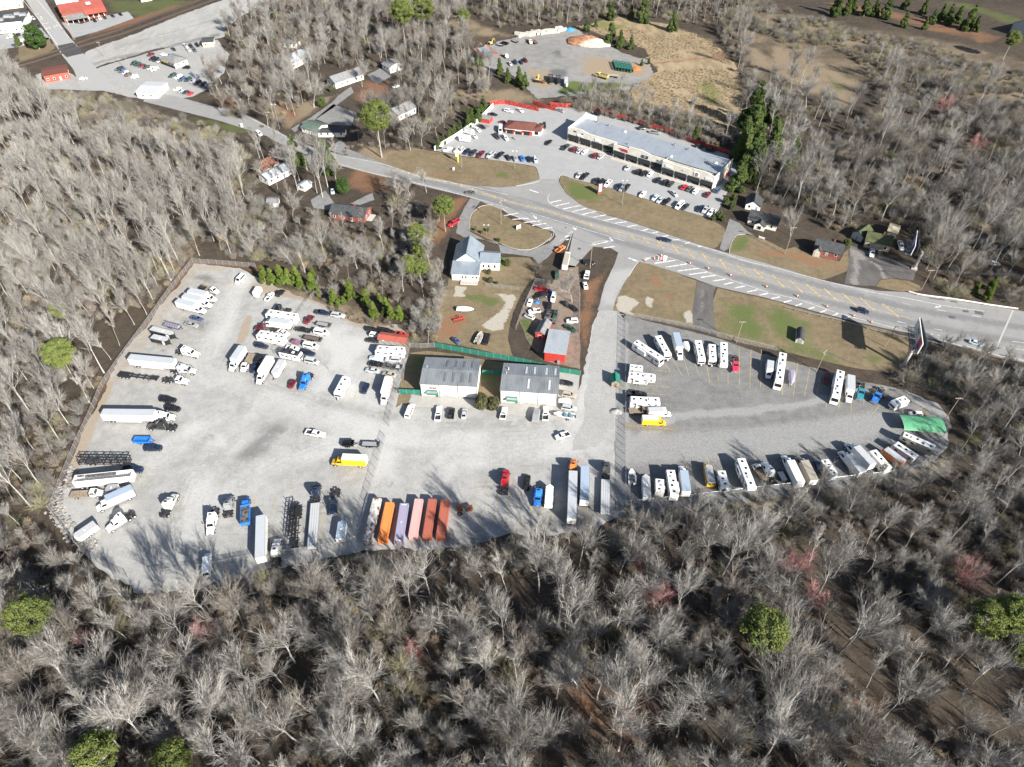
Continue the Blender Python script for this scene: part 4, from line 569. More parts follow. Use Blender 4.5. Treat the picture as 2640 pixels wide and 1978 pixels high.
for y, z in ((-.98, 1.1), (.98, 1.1), (-.6, 1.82), (.6, 1.82)): t.p('long_bar', M().box(-2.9, 2.8, y - .03, y + .03, z - .03, z + .03), 'frame')
t.p('folded_cover', M().box(-2.8, 2.6, -.85, .85, .74, 1.15, .1, .1), 'panel', True); t.p('tongue', M().beam((2.9, -.8, .6), (4.1, 0, .6), .12, .12).beam((2.9, .8, .6), (4.1, 0, .6), .12, .12), 'frame'); t.wheels((-.6, .3), 1.08, .34, .22)
t = T('boat', 6.6, 'boat', 1.3, 1.3)
def hull(sc, z): return [[(-3.3, -1.1 * sc, z), (-3.3, 1.1 * sc, z)], [(0, -1.15 * sc, z), (0, 1.15 * sc, z)], [(2.0, -.8 * sc, z + .1), (2.0, .8 * sc, z + .1)], [(3.3, -.06, z + .2), (3.3, .06, z + .2)]]
a, b = hull(1, 1.35), hull(.55, .65); t.p('hull', M().loft([[a[i][0], a[i][1], b[i][1], b[i][0]] for i in range(4)]), 'paint', True)
t.p('gunwale', M().tube([(-3.3, -1.1, 1.38), (0, -1.15, 1.38), (2, -.82, 1.48), (3.3, 0, 1.58), (2, .82, 1.48), (0, 1.15, 1.38), (-3.3, 1.1, 1.38)], .07, 5), 'white'); t.p('cockpit', M().box(-2.9, .6, -.85, .85, 1.355, 1.37), 'grey')
for x in (-1.9, -.2): [t.p('seat', M().box(x - .3, x + .3, sg * .5 - .25, sg * .5 + .25, 1.37, 1.75), 'seatcol', True) for sg in (-1, 1)]
t.p('windscreen', M().quad((.6, -.8, 1.4), (.6, .8, 1.4), (.3, .7, 1.85), (.3, -.7, 1.85)), 'glass'); t.p('outboard_motor', M().box(-3.75, -3.3, -.25, .25, .9, 1.8, .05, .05), 'black'); t.p('cradle', M().box(-2.6, 3.6, -.08, .08, .45, .6).box(-1.6, -1.4, -1.1, 1.1, .45, .6), 'frame'); t.wheels((-1.4,), 1.12, .32, .22)
t = T('covered_boat', 6.0, 'boat', 1.4, 1.4); t.p('cover', M().loft([[(-3, -1.05, .9), (-3, -.7, 1.5), (-3, .7, 1.5), (-3, 1.05, .9)], [(-1, -1.15, .9), (-1, -.5, 1.9), (-1, .5, 1.9), (-1, 1.15, .9)], [(1.2, -1.0, 1.0), (1.2, -.3, 2.0), (1.2, .3, 2.0), (1.2, 1.0, 1.0)], [(3, -.1, 1.3), (3, -.05, 1.5), (3, .05, 1.5), (3, .1, 1.3)]]), 'cloth', True)
t.p('hull', M().loft([[(-2.9, -.6, .5), (-2.9, -1.0, .95), (-2.9, 1.0, .95), (-2.9, .6, .5)], [(1, -.5, .5), (1, -.95, 1.0), (1, .95, 1.0), (1, .5, .5)], [(2.9, -.05, .8), (2.9, -.1, 1.2), (2.9, .1, 1.2), (2.9, .05, .8)]]), 'white'); t.p('cradle', M().box(-2.4, 3.6, -.07, .07, .4, .52), 'frame'); t.wheels((-1.2,), 1.05, .3, .22)
t = T('covered_car', 4.6, 'car', .9, .9); t.p('cover', M().loft([ring(-2.3, .75, .15, .5, .85, .8), ring(-1.7, .95, .1, .6, 1.1, .8), ring(-.8, 1.0, .1, .7, 1.5, .62), ring(.4, 1.0, .1, .7, 1.5, .62), ring(1.2, .97, .1, .6, 1.08, .8), ring(2.2, .8, .15, .5, .8, .8)]), 'cloth', True); t.wheels((-1.3, 1.35), .84, .33)
t = T('tarp_trailer', 5.5, 'covered trailer', 1.9, 1.9); t.p('tarp', M().loft([[(-2.7, -1.15, .7), (-2.7, -1.0, 1.85), (-2.7, .95, 1.9), (-2.7, 1.15, .7)], [(0, -1.2, .7), (0, -.95, 2.05), (0, 1.0, 1.95), (0, 1.2, .7)], [(2.7, -1.1, .75), (2.7, -.9, 1.7), (2.7, .85, 1.6), (2.7, 1.1, .75)]]), 'cloth', True); t.p('frame', M().box(-2.6, 3.4, -.8, .8, .5, .66), 'frame'); t.wheels((-.6, .3), 1.05, .33)
t = T('school_bus', 7.5, 'bus', 3.0, 1.1)
t.p('body', M().loft([[(-3.75, -1.2, .6), (-3.75, -1.2, 2.3), (-3.75, -.8, 2.9), (-3.75, .8, 2.9), (-3.75, 1.2, 2.3), (-3.75, 1.2, .6)], [(1.9, -1.2, .6), (1.9, -1.2, 2.3), (1.9, -.8, 2.9), (1.9, .8, 2.9), (1.9, 1.2, 2.3), (1.9, 1.2, .6)]]), 'paint', True)
t.p('roof', M().loft([[(-3.78, -1.22, 2.3), (-3.78, -.82, 2.93), (-3.78, .82, 2.93), (-3.78, 1.22, 2.3)], [(1.95, -1.22, 2.3), (1.95, -.82, 2.93), (1.95, .82, 2.93), (1.95, 1.22, 2.3)]]), 'silverroof')
for i in range(6): [t.p('side_window', M().box(-3.4 + i * .85, -2.75 + i * .85, sg * 1.21 - .015, sg * 1.21 + .015, 1.6, 2.2), 'glass') for sg in (-1, 1)]
for y in (-.6, .6): t.p('rear_window', M().box(-3.79, -3.75, y - .4, y + .4, 1.7, 2.4), 'glass')
t.p('windshield', M().quad((1.92, -1.0, 1.6), (1.92, 1.0, 1.6), (1.92, .85, 2.5), (1.92, -.85, 2.5)), 'glass'); t.p('hood', shell([(1.9, 1.05, .7, 1.1, 1.55), (3.3, .95, .65, 1.0, 1.35), (3.75, .8, .6, .9, 1.1)]), 'paint', True); t.p('rub_rail', M().box(-3.75, 1.9, -1.225, 1.225, 1.1, 1.2), 'black'); lamps(t, 3.6, .7, .95); t.wheels((-2.1, 2.7), 1.0, .46, .4)
t = T('step_van', 7.0, 'step van', 3.0, 1.2)
t.p('body', M().wedge([(-3.5, .5), (-3.5, 2.9), (2.7, 2.9), (2.95, 2.7), (3.1, 1.45), (3.5, 1.25), (3.5, .5)], -1.12, 1.12), 'panel', True); t.p('roof', M().box(-3.45, 2.6, -1.08, 1.08, 2.9, 2.95), 'troof', True); t.p('windshield', M().quad((3.12, -.95, 1.55), (3.12, .95, 1.55), (2.98, .9, 2.6), (2.98, -.9, 2.6)), 'glass')
for sg in (-1, 1): t.p('door', M().box(1.7, 2.6, sg * 1.13 - .015, sg * 1.13 + .015, .6, 2.5), 'grey')
t.p('serving_hatch', M().box(-2.2, .4, -1.14, -1.12, 1.5, 2.3), 'glass'); t.p('side_print', M().box(-3.2, -1.9, -1.135, -1.12, .9, 1.4).box(.5, 1.5, -1.135, -1.12, 1.6, 2.2), 'amber'); lamps(t, 3.5, .85, 1.0); t.wheels((-2.2, 2.4), .95, .4, .34)
t = T('motorcycle', 2.1, 'motorcycle', .6, .6); t.p('frame', M().tube([(-.6, 0, .55), (-.1, 0, .5), (.35, 0, .9), (.7, 0, .35)], .09, 6), 'black'); t.p('tank', M().box(-.05, .45, -.16, .16, .75, 1.0, .08, .05), 'paint', True); t.p('seat', M().box(-.75, 0, -.14, .14, .75, .88, .05, .03), 'black'); t.p('handlebar', M().tube([(.35, -.4, 1.1), (.45, 0, 1.0), (.35, .4, 1.1)], .03, 5), 'chrome')
for x in (-.7, .72): t.p('wheel', M().cyl((x, 0, .32), .32, .14, 'y', 12), 'rubber')
t = T('excavator', 6.5, 'digger', 1.2, 1.2)
for sg in (-1, 1): t.p('crawler_track', M().wedge([(-1.7, .1), (-1.9, .5), (-1.6, .85), (1.6, .85), (1.9, .5), (1.7, .1)], sg * 1.05 - .28, sg * 1.05 + .28), 'rubber')
t.p('house', M().box(-1.9, .9, -1.1, 1.1, 1.0, 1.9, .1, .1), 'paint', True); t.p('cab', M().box(.1, 1.1, .2, 1.1, 1.0, 2.8, .1, .05), 'glass'); t.p('counterweight', M().box(-2.2, -1.6, -1.1, 1.1, 1.0, 1.8), 'black'); t.p('boom', M().tube([(.9, -.3, 1.5), (2.6, -.3, 3.6), (4.2, -.3, 2.6)], [.28, .24, .18], 4), 'paint', True); t.p('stick', M().tube([(4.2, -.3, 2.6), (4.5, -.3, 1.0)], .14, 4), 'paint', True); t.p('bucket', M().box(4.2, 5.0, -.8, .2, .3, 1.0, .15, .1), 'black')
t = T('skip', 1.9, 'skip', .9, .9); t.p('tub', M().add([(-.7, -.7, .1), (.7, -.7, .1), (.7, .7, .1), (-.7, .7, .1), (-.95, -.85, 1.3), (.95, -.85, 1.3), (.95, .85, 1.3), (-.95, .85, 1.3)], [(0, 1, 5, 4), (1, 2, 6, 5), (2, 3, 7, 6), (3, 0, 4, 7), (0, 1, 2, 3)]), 'rust'); t.p('rim', M().box(-1.0, 1.0, -.92, -.82, 1.25, 1.35).box(-1.0, 1.0, .82, .92, 1.25, 1.35).box(-1.0, -.9, -.85, .85, 1.25, 1.35).box(.9, 1.0, -.85, .85, 1.25, 1.35), 'rust')
for sg in (-1, 1): t.p('lid', M().box(-.9, .9, sg * .42 - .4, sg * .42 + .4, 1.35, 1.42), 'rust')

CLR = dict(w=(.78, .78, .77), o=(.62, .61, .57), k=(.013, .013, .015), K=(.03, .031, .034), g=(.09, .092, .095), s=(.42, .43, .44), S=(.27, .28, .29), n=(.015, .024, .055), b=(.02, .16, .55), d=(.055, .085, .16), r=(.45, .02, .03), m=(.13, .015, .022), t=(.36, .32, .26), y=(.75, .42, .01), T=(.03, .2, .26), O=(.70, .22, .06), p=(.28, .26, .36), P=(.52, .32, .30), R=(.33, .10, .065), G=(.03, .06, .05), l=(.45, .55, .62), B=(.30, .37, .46), c=(.62, .03, .08), W=(.70, .69, .66), x=(.16, .08, .12), Y=(.62, .45, .12), N=(.03, .035, .045), U=(.13, .10, .085))
NV = 0
def place(kind, v, x0, y0, x1, y1, col, label, group=None, width=1.0, lim=(.82, 1.18), col2=None, lod=0, name=None, mul=None):
    global NV; NV += 1
    t = TPL[kind]; a = G(v, x0, y0, t.zr); b = G(v, x1, y1, t.zf); d = b - a; L = d.length; u = d / L
    boxy = t.cat in ('semi trailer', 'shipping container', 'caravan', 'enclosed trailer', 'open top trailer', 'flatbed trailer', 'trailer chassis', 'steel frames', 'motorhome', 'box truck', 'utility trailer', 'bus')
    lo, hi = (.5, 1.75) if boxy else lim
    sc = min(max(L / t.L, lo), hi); c = (a + b) / 2
    nm = name or {'sedan': 'car', 'suv': 'car', 'covered_car': 'covered_car', 'tall_van': 'van', 'cutaway': 'box_truck', 'tractor': 'semi_tractor', 'daycab': 'semi_tractor', 'flat_trailer': 'flatbed_trailer', 'skeleton_trailer': 'trailer_chassis', 'truss_stack': 'steel_frame_stack', 'container': 'shipping_container', 'open_trailer': 'open_top_trailer', 'covered_boat': 'covered_boat'}.get(kind, kind)
    root = empty(nm, (c.x, c.y, .045 if abs(c.x) > -1 else 0), math.atan2(u.y, u.x), label, t.cat, group); root.scale = (sc, width, 1)
    k = CLR[col] if isinstance(col, str) else col; prev = None
    for p in t.parts:
        nmp, me, cl, sub = p[:4]
        if lod and (nmp in ('hub', 'mirror', 'headlight', 'roof_rail') or (lod > 1 and nmp == 'side_window')): continue
        par = prev if sub == 'wheel' else root
        o = link(nmp, me, par)
        rc = None
        if nmp in ('roof', 'box_roof') and t.cat != 'enclosed trailer' and t.cat != 'shipping container' and kind != 'school_bus': rc = CLR[col2] if col2 else ((.72, .72, .70) if t.cat in ('caravan', 'motorhome') else k if (kind == 'semi_trailer' and col == 'B') else (.40, .425, .455))
        elif col2 and nmp in ('roof', 'seat', 'deck', 'deck_slat'): rc = CLR[col2]
        o.color = (*(rc or k), 1)
        if len(p) > 4: o.location = p[4]; prev = o
    return root
# ------------------------------------------------------------------ vehicles where the photo has them: kind | view | rear x y front x y | colour | label
GY = 'vehicles stored in the gravel truck yard'
DATA = '''@vehicles stored in the gravel truck yard
van|j|325,85|232,190|w|white passenger van nosing out beside the red clay at the top corner of the yard
cargo_trailer|j|505,232|452,318|w|small plain white enclosed trailer between the passenger van and a white pickup
pickup|j|598,398|690,300|w|white pickup with dark bed parked beside a black car above the white motorhomes
suv|j|722,345|815,272|k|black car beside the white pickup under the young pines
daycab|j|900,525|690,495|k|black semi tractor with bare frame behind the uppermost white motorhome
motorhome|j|968,590|600,545|w|uppermost long white motorhome, backed against the inner chain link fence
box_truck|j|885,660|548,682|w|white box truck tucked against the uppermost motorhome, cab facing the open yard
daycab|j|760,750|458,738|m|dark red daycab truck with bare frame between box truck and motorhome
pickup|j|765,772|855,815|w|white pickup with blue patch poking out behind a motorhome by the inner fence
motorhome|j|812,852|490,798|w|white motorhome with dark door window, lower of the two by the inner fence
suv|j|465,938|620,968|n|dark navy SUV alone below the lower white motorhome
box_truck|j|302,952|165,1262|w|white box truck with grey roof beside a rust bedded flatbed truck
flatbed_truck|j|425,1050|312,1268|w|white cabbed flatbed truck with a rusty brown bed|col2=R
suv|j|522,1062|470,1162|k|black car between rusty flatbed and long white box truck, farther of two
pickup|j|490,1165|425,1282|n|dark navy pickup nosing out between rusty flatbed and long white box truck
box_truck|j|640,1078|500,1420|w|long white box truck with cream roof beside a grey topped cargo trailer|col2=W
cargo_trailer|j|790,1122|682,1300|w|silver white cargo trailer with seamed grey roof and pointed nose|col2=s
sedan|j|935,1370|885,1470|m|dark red car beside the bright blue semi tractor
tractor|j|1150,1285|1022,1492|b|bright blue semi tractor beside a dark red car
pickup|j|1200,532|1372,562|n|dark navy pickup behind a silver capped truck at the edge of dry grass
suv|j|1388,565|1558,592|s|silver truck with covered bed at the edge of dry grass
pickup|j|1160,590|1070,680|m|faded red truck cab among stripped truck parts
utility_trailer|j|1375,705|1190,668|S|grey bare trailer frame beside the faded red truck cab
pickup|j|1140,772|948,738|k|black pickup with red patch beside a white capped pickup
van|j|1185,765|1358,802|w|white capped pickup truck nosing out next to the black pickup
utility_trailer|j|1265,880|1030,835|U|rusty junk laden trailer behind the white work van
covered_car|j|912,888|1000,912|x|small dark purple covered car beside the inner fence
van|j|1055,930|1232,970|w|white work van with red roof rack
pickup|j|840,972|1000,1000|w|white pickup half hidden behind the dark roofed caravan
suv|j|1012,1015|1195,1058|n|dark blue SUV nosing out above the silver minivan
travel_trailer|j|768,1005|1018,1058|w|white caravan with dark roof and round vent by the inner fence corner|col2=K
van|j|1075,1118|1240,1158|s|silver minivan beside the hitch of the dark roofed caravan
travel_trailer|j|1572,1330|1462,1535|w|white caravan with dark roof standing alone by the inner gate
suv|k|282,300|500,342|k|black SUV uppermost in the cluster by the red roofed shelter, left end
suv|k|345,390|500,420|w|white SUV with black roof glass beside the red roofed shelter
sedan|k|488,505|270,478|K|charcoal sedan facing the open yard beside the red roofed shelter
suv|k|495,315|740,360|k|black SUV parked in front of a red pickup, behind the red roofed shelter
pickup|k|755,372|965,418|r|bright red pickup nosing out behind the red roofed shelter
motorhome|k|905,645|432,632|w|white motorhome with black roof and white hatches beside the red roofed shelter
covered_car|k|552,792|330,765|l|car wrapped in pale blue sheeting below the black roofed motorhome
suv|k|862,812|588,798|s|long silver SUV with black windows by the white kerbed fence
pickup|k|522,890|338,868|k|black pickup below the sheeted pale blue car
pickup|k|738,935|578,905|g|grey pickup carrying a red car hood
utility_trailer|k|865,930|745,918|s|scrap filled trailer next to the grey pickup with the red hood
sedan|k|488,1000|265,968|s|silver sedan facing the open yard above the white box truck
sedan|k|768,1075|540,1030|t|tan grey sedan parked behind the white box truck by the fence
suv|k|300,1205|225,1365|n|dark blue SUV between black roofed caravan and red striped box truck
box_truck|k|645,1090|560,1545|w|white box truck with red side stripe parked along the fence near the inner gate|col2=W
flatbed_truck|n|700,335|1085,500|w|white cab and chassis truck with empty black frame, top of the truck row|col2=k
suv|n|740,398|880,432|K|dark grey SUV behind the uppermost white box truck of the row
box_truck|n|552,425|1005,605|w|uppermost of three white box trucks side by side
box_truck|n|462,508|925,700|w|middle one of three white box trucks side by side
box_truck|n|350,595|828,795|w|lowest of three white box trucks side by side
sedan|n|578,870|788,920|d|slate blue sedan below the three white box trucks
sedan|n|485,970|705,1025|S|grey sedan with black roof beside the hooped cage trailer
hoop_trailer|n|130,955|400,1030|p|grey hooped cage trailer with folded purple cover
cargo_trailer|a2|1290,1145|1490,1197|k|longer black cargo trailer with pale grey roof against the clay bank|col2=s
cargo_trailer|a2|1297,1215|1440,1247|k|shorter black cargo trailer with pale grey roof against the clay bank|col2=s
tractor|n|345,1425|730,1510|w|white semi tractor without trailer below the black cargo trailers
semi_trailer|w|808,283|1645,362|w|white semi trailer coupled to the silver tractor|
tractor|w|1585,520|2075,565|s|silver semi tractor coupled to a white box trailer
skeleton_trailer|w|625,600|1345,690|k|black lowboy chassis trailer behind a white tractor
daycab|w|1390,690|1965,770|w|white tractor with blue frame pulling the black lowboy chassis
suv|w|1375,1065|1690,1100|k|black SUV above the lone white semi trailer, upper of two
suv|w|1485,1222|1760,1265|k|black SUV with roof glass above the lone white semi trailer, lower of two
semi_trailer|w|302,1308|1275,1318|w|white semi trailer with black scuffed roof patch beside the fence
tractor|w|1205,1430|1680,1420|w|white semi tractor coupled to the scuffed white trailer
tractor|w|1715,1600|1150,1580|K|charcoal semi tractor facing the fence below the white rig
dump_trailer|a3|1140,440|1290,442|b|bright blue dump trailer standing open and empty
suv|a3|1230,515|1385,515|n|dark navy SUV beside the blue dump trailer
truss_stack|e|245,195|1065,200|k|stack of black steel trailer frames against the fence
pickup|e|960,345|1278,382|n|dark navy pickup nosing out behind the open topped white trailer
open_trailer|e|180,520|1103,425|w|long white open topped trailer with roof bows and torn cover
flatbed_truck|e|85,770|680,742|w|white flatbed truck with slatted wooden bed by the rock edge|col2=t
cargo_trailer|e|870,650|680,668|S|short grey box trailer squeezed between open trailer and box truck|col2=S
box_truck|e|1095,650|540,1005|w|white box truck with slate grey roof parked at an angle|col2=B
tractor|e|1150,1045|705,1345|w|white semi tractor parked at an angle beside the grey roofed cargo trailer
cargo_trailer|e|520,1215|188,1440|w|white cargo trailer with grey roof and square vent at the corner of rocks|col2=s
tractor|e|1590,1130|1805,765|o|pale silver semi tractor alone in the open gravel
tractor|f|295,470|215,838|w|white semi tractor beside the long blue dump trailer
tractor|f|460,600|500,315|S|grey semi tractor coupled to the long blue dump trailer
dump_truck|f|690,690|712,335|b|blue dump truck with grey mesh covered load
tall_van|f|150,1360|190,1085|w|tall white van nearest the bottom corner of the yard
semi_trailer|f|905,570|892,1140|W|white semi trailer with scraped roof standing alone on its legs
tractor|f|1112,1270|1140,895|o|pale blue white semi tractor backed to the lower fence
truss_stack|f|1350,385|1308,850|k|black truss frame trailer leaning to the left of another
skeleton_trailer|f|1412,430|1370,1010|k|black trailer chassis beside the leaning truss frames
flat_trailer|f|1600,1035|1648,405|s|long pale grey flatbed trailer with four dark seams
tractor|f|1652,395|1680,160|n|dark blue semi tractor with white back rack at the head of the flatbed
daycab|f|1940,200|1882,568|n|long nosed navy semi tractor beside the grey flatbed
cargo_trailer|f|1978,885|2018,632|w|white cargo trailer with blue roof and a painted number|col2=B
pickup|b3|425,372|588,402|w|white crew cab pickup driving across the middle of the gravel yard
dump_trailer|b3|738,468|842,468|k|small black dump trailer beside the inner gate
utility_trailer|b3|1048,482|885,475|S|grey decked car hauler trailer beside the inner gate
box_truck|b3|940,598|648,632|y|yellow box truck with white roof by the inner fence|col2=W
tractor|b3|2115,915|2138,702|r|red semi tractor alone in the middle yard
suv|c3|122,872|135,742|k|black SUV beside the blue tractor in the middle yard
tractor|c3|232,845|212,1012|b|blue semi tractor facing the trees beside a white cargo trailer
cargo_trailer|c3|312,995|325,822|w|white box trailer beside the blue tractor facing the trees|col2=W
tractor|c3|515,755|524,622|O|orange semi tractor at the head of the long white trailer
semi_trailer|s|450,1375|480,362|w|long white semi trailer with open rear behind the orange tractor
semi_trailer|s|722,985|735,255|B|slate blue semi trailer beside the orange tractor rig
tractor|s|1170,545|1190,178|g|grey semi tractor at the head of a grey flatbed by the yard gate
flat_trailer|s|1160,1300|1172,550|s|grey flatbed trailer running into the tree shade
pickup|c3|488,388|372,428|w|white pickup driving round the bend of the access road
skip|b3|1745,1035|1742,1015|R|rusty steel skip left of another beside the containers
skip|b3|1825,1040|1822,1020|R|rusty steel skip right of another beside the containers
@shipping containers in a row
container|c|215,1140|448,208|W|shipping container with peeling white and rust roof, first in the row
container|c|550,1108|722,300|O|orange shipping container with ribbed roof
container|c|912,1168|1042,322|p|purple grey shipping container with white end stripes
container|c|1225,1030|1362,225|P|faded pink shipping container
container|c|1535,1035|1660,225|R|brick red shipping container next to the pink one
container|c|1830,1050|1940,245|R|brick red shipping container at the end, under branch shadows
@vehicles before the storage sheds
van|b|120,478|157,390|w|white van at the left end of the storage shed front
pickup|b|312,498|325,405|w|white pickup with black bed before the left storage shed
pickup|b|395,485|406,418|k|black pickup before the left storage shed
sedan|b|476,488|486,422|s|silver sedan before the left storage shed
pickup|b|722,488|738,413|w|white pickup with toolbox bed beside the round dark shrub
tarp_trailer|b|927,498|940,420|S|trailer under a grey tarpaulin before the right storage shed
pickup|b|992,497|996,408|w|white pickup with open bed beside the tarpaulin covered trailer
boat|b|1176,475|1045,455|w|white boat with teal seats on its trailer|col2=T
suv|b|1092,412|1190,426|s|silver SUV with dark roof strips above the white boat
covered_car|b|1075,372|1155,376|o|car under a white cover beside the right storage shed
suv|b|1097,328|1188,345|t|tan SUV above the covered car at the shed end
sedan|b|1083,255|1168,268|k|black sedan farthest back beside the right storage shed
@caravans and trucks in the grey yard
motorhome|g|172,108|428,288|w|long white motorhome parked askew at the corner of the grey yard
travel_trailer|g|388,55|488,238|w|white caravan parked askew beside the askew motorhome
box_truck|g|560,25|603,283|w|white box truck with blue grey roof between caravans at the top of the grey yard|col2=B
covered_boat|g|655,115|678,200|w|small boat under a white cover next to the box truck
travel_trailer|g|768,100|808,285|w|white caravan with grey nose, left of three at the top fence
travel_trailer|g|900,136|910,292|w|shorter white caravan, middle of three at the top fence
fifth_wheel|g|1012,118|1015,335|w|white fifth wheel caravan, right of three at the top fence
daycab|g|1118,240|1118,400|c|crimson semi tractor at the end of the caravan row
travel_trailer|g|122,350|250,365|s|silver aluminium caravan by the left fence of the grey yard
fifth_wheel|g|112,420|368,445|w|white caravan with slide outs below the silver caravan
pickup|g|98,600|285,608|k|black pickup above the big white fifth wheel
fifth_wheel|g|130,655|412,668|w|big white fifth wheel with two large roof hatches
flatbed_truck|g|118,765|292,762|U|brown flatbed truck behind the white and yellow box trucks|col2=U
cutaway|g|300,755|510,795|w|white box van with pale blue roof above the yellow one|col2=s
cutaway|g|243,828|463,880|y|yellow box van with white roof in the grey yard|col2=W
cutaway|h|183,155|160,300|w|short white box truck beside a large motorhome in the grey yard|col2=s
motorhome|h|284,92|245,352|w|white motorhome with dark windscreen in the middle of the grey yard
covered_boat|h|362,230|350,362|p|boat under a purple and white cover beside a motorhome
suv|h|648,268|632,345|m|dark red SUV in the shade of a caravan
motorhome|h|757,237|712,472|w|white motorhome with five dark roof vents
box_truck|h|843,275|820,500|w|white box truck beside the motorhome with five vents|col2=s
daycab|h|925,325|910,478|T|teal semi tractor next to a blue one
daycab|h|1095,375|1025,500|b|royal blue semi tractor next to the teal one
travel_trailer|d3|1188,88|1072,132|w|small white caravan at the far end of the grey yard
suv|d3|1318,225|1205,222|o|pale SUV peeping out behind the green arched shelter
fifth_wheel|d3|1428,515|1142,388|t|tan fifth wheel caravan below the green arched shelter
travel_trailer|d3|1266,590|1080,468|w|white box trailer between tan caravan and orange step van
step_van|d3|1165,630|968,532|O|orange step van with grey roof
travel_trailer|d3|1033,690|888,525|W|white caravan between the step van and two white box trucks
box_truck|d3|900,650|665,475|w|white box truck next to a caravan, right of two close together|col2=s
box_truck|d3|815,715|610,545|w|white box truck in the shade of bare trees, left of two close together|col2=s
motorhome|d3|570,742|470,612|s|short silver motorhome in tree shadow
van|d3|440,712|398,615|d|blue and white van beside the short silver motorhome
box_truck|d3|398,785|250,590|t|box truck with tan roof next to the blue and white van|col2=t
box_truck|d3|285,805|130,580|w|white box truck beside a white semi tractor at the lower fence|col2=W
utility_trailer|d3|150,800|95,700|o|white scrap laden trailer between tractor and box truck
tractor|i|1198,272|1112,98|w|white semi tractor at the lower fence of the grey yard
boat|i|92,262|88,152|w|open white boat beside the lower yard gate|col2=g
cargo_trailer|i|208,368|197,186|w|white cargo trailer streaked with branch shadows|col2=s
travel_trailer|i|308,325|305,222|o|small low white camper at the lower fence
fifth_wheel|i|422,350|388,147|w|white caravan with black edges and three hatches
box_truck|i|518,322|470,128|w|box truck with slate blue roof at the lower fence|col2=B
school_bus|i|715,252|668,108|y|short yellow school bus with silver roof
travel_trailer|i|785,160|822,296|w|white caravan beside the short yellow bus
fifth_wheel|i|938,64|1030,298|w|longest white caravan at the lower fence of the grey yard
flatbed_truck|i|1120,218|1050,128|o|white truck with a grey slatted top|col2=t
@cars parked at the shops
pickup|m|140,530|215,468|K|dark pickup at the left end of the shop front
suv|m|248,560|312,490|m|dark red SUV second along the shop front
sedan|m|312,575|368,518|s|silver sedan third along the shop front
sedan|m|365,594|442,525|w|white car with dark roof fourth along the shop front
suv|m|498,626|556,572|m|black and red car before the first recessed shopfront
sedan|m|560,646|630,586|s|silver car with black roof before the first recessed shopfront
sedan|m|942,718|880,780|s|silver car waiting in the lane before the shops
suv|m|1013,820|1072,765|k|black SUV left of three before the middle shops
suv|m|1075,840|1140,780|k|black SUV in the middle of three before the middle shops
sedan|m|1150,856|1215,790|w|white car right of three before the middle shops
sedan|m|1243,925|1303,860|k|black sedan standing just past the second recess
suv|m|1330,948|1398,888|k|black SUV left of a close pair before the right shops
suv|m|1395,970|1462,905|K|charcoal SUV right of a close pair before the right shops
sedan|m|1557,1005|1612,948|r|bright red car before the right shops
sedan|m|1620,1025|1680,965|g|dark grey car between a red and a white one
suv|m|1696,1055|1758,986|w|white SUV beside the dark grey car before the right shops
sedan|m|1838,1098|1895,1030|m|maroon car at the right end of the shop front
suv|m|1953,1050|2023,970|d|blue SUV at the right corner of the shops
sedan|m|362,800|302,874|s|silver car at the left end of the row above the verge
pickup|m|448,805|355,890|k|black pickup second in the row above the verge
sedan|m|570,870|505,930|K|dark sedan behind the brick sign
suv|m|638,885|545,955|k|black SUV directly behind the brick sign
pickup|m|715,890|642,975|w|white pickup behind the brick sign
sedan|m|842,935|770,1000|n|navy car left of the tall lamp post
sedan|m|872,965|820,1025|S|grey car beside the tall lamp post
pickup|m|930,940|862,1030|k|black pickup right of the tall lamp post
sedan|m|1128,1025|1055,1098|w|white car parked alone above the verge
sedan|m|1275,1062|1205,1140|l|pale blue car in the row above the verge
sedan|m|1340,1098|1260,1165|s|silver car between pale blue and black ones
suv|m|1422,1112|1330,1188|k|black SUV in the row above the verge, beside a silver car
van|m|1575,1150|1485,1235|w|white van in the row above the verge
sedan|m|1640,1175|1562,1245|K|dark car right of the white van
sedan|m|1428,1020|1500,1088|s|silver car driving between the two parking rows
sedan|m|1808,1190|1735,1275|n|dark blue car in the right corner of the car park
pickup|m|1872,1190|1808,1285|s|silver pickup in the right corner of the car park
pickup|m|1942,1240|1870,1312|w|white pickup at the very corner of the car park
suv|m|510,95|585,120|k|black SUV behind the shops at the left end of the red fence
sedan|m|72,50|162,85|S|grey car in the gap of the red fence
suv|m|1040,280|1130,275|k|black SUV parked behind the shops beside a grey pickup
pickup|m|1170,312|1308,340|S|grey pickup parked behind the shops
suv|m|1712,485|1830,500|k|black SUV behind the shops at the right, in front of another
suv|m|1840,525|1962,545|k|black SUV rearmost behind the shops
sedan|m|2110,805|2062,850|r|red car in the shade beside the end wall of the shops
@cars round the garage
sedan|q|300,850|140,905|w|white sports car at the left end of the garage row
sedan|q|405,850|335,928|s|silver car second in the garage row
suv|q|485,862|410,935|o|pale SUV third in the garage row
suv|q|585,880|500,955|n|navy SUV in the garage row
pickup|q|692,885|605,980|K|black pickup in the garage row left of the maroon one
pickup|q|822,905|735,1010|m|maroon pickup in the garage row
pickup|q|1005,905|878,1022|s|silver pickup in the garage row
pickup|q|1160,915|1030,1030|k|black pickup in the garage row right of the silver one
sedan|q|1205,965|1268,1062|K|charcoal car in the garage row
sedan|q|1320,980|1375,1075|S|grey car beside the lamp post in the garage row
sedan|q|1455,975|1490,1082|b|bright blue car in the garage row
sedan|q|1565,990|1610,1092|k|black car in the garage row right of the blue one
suv|q|1675,995|1712,1108|l|pale blue car at the right end of the garage row
travel_trailer|q|600,660|420,640|w|white caravan beside the long white wall
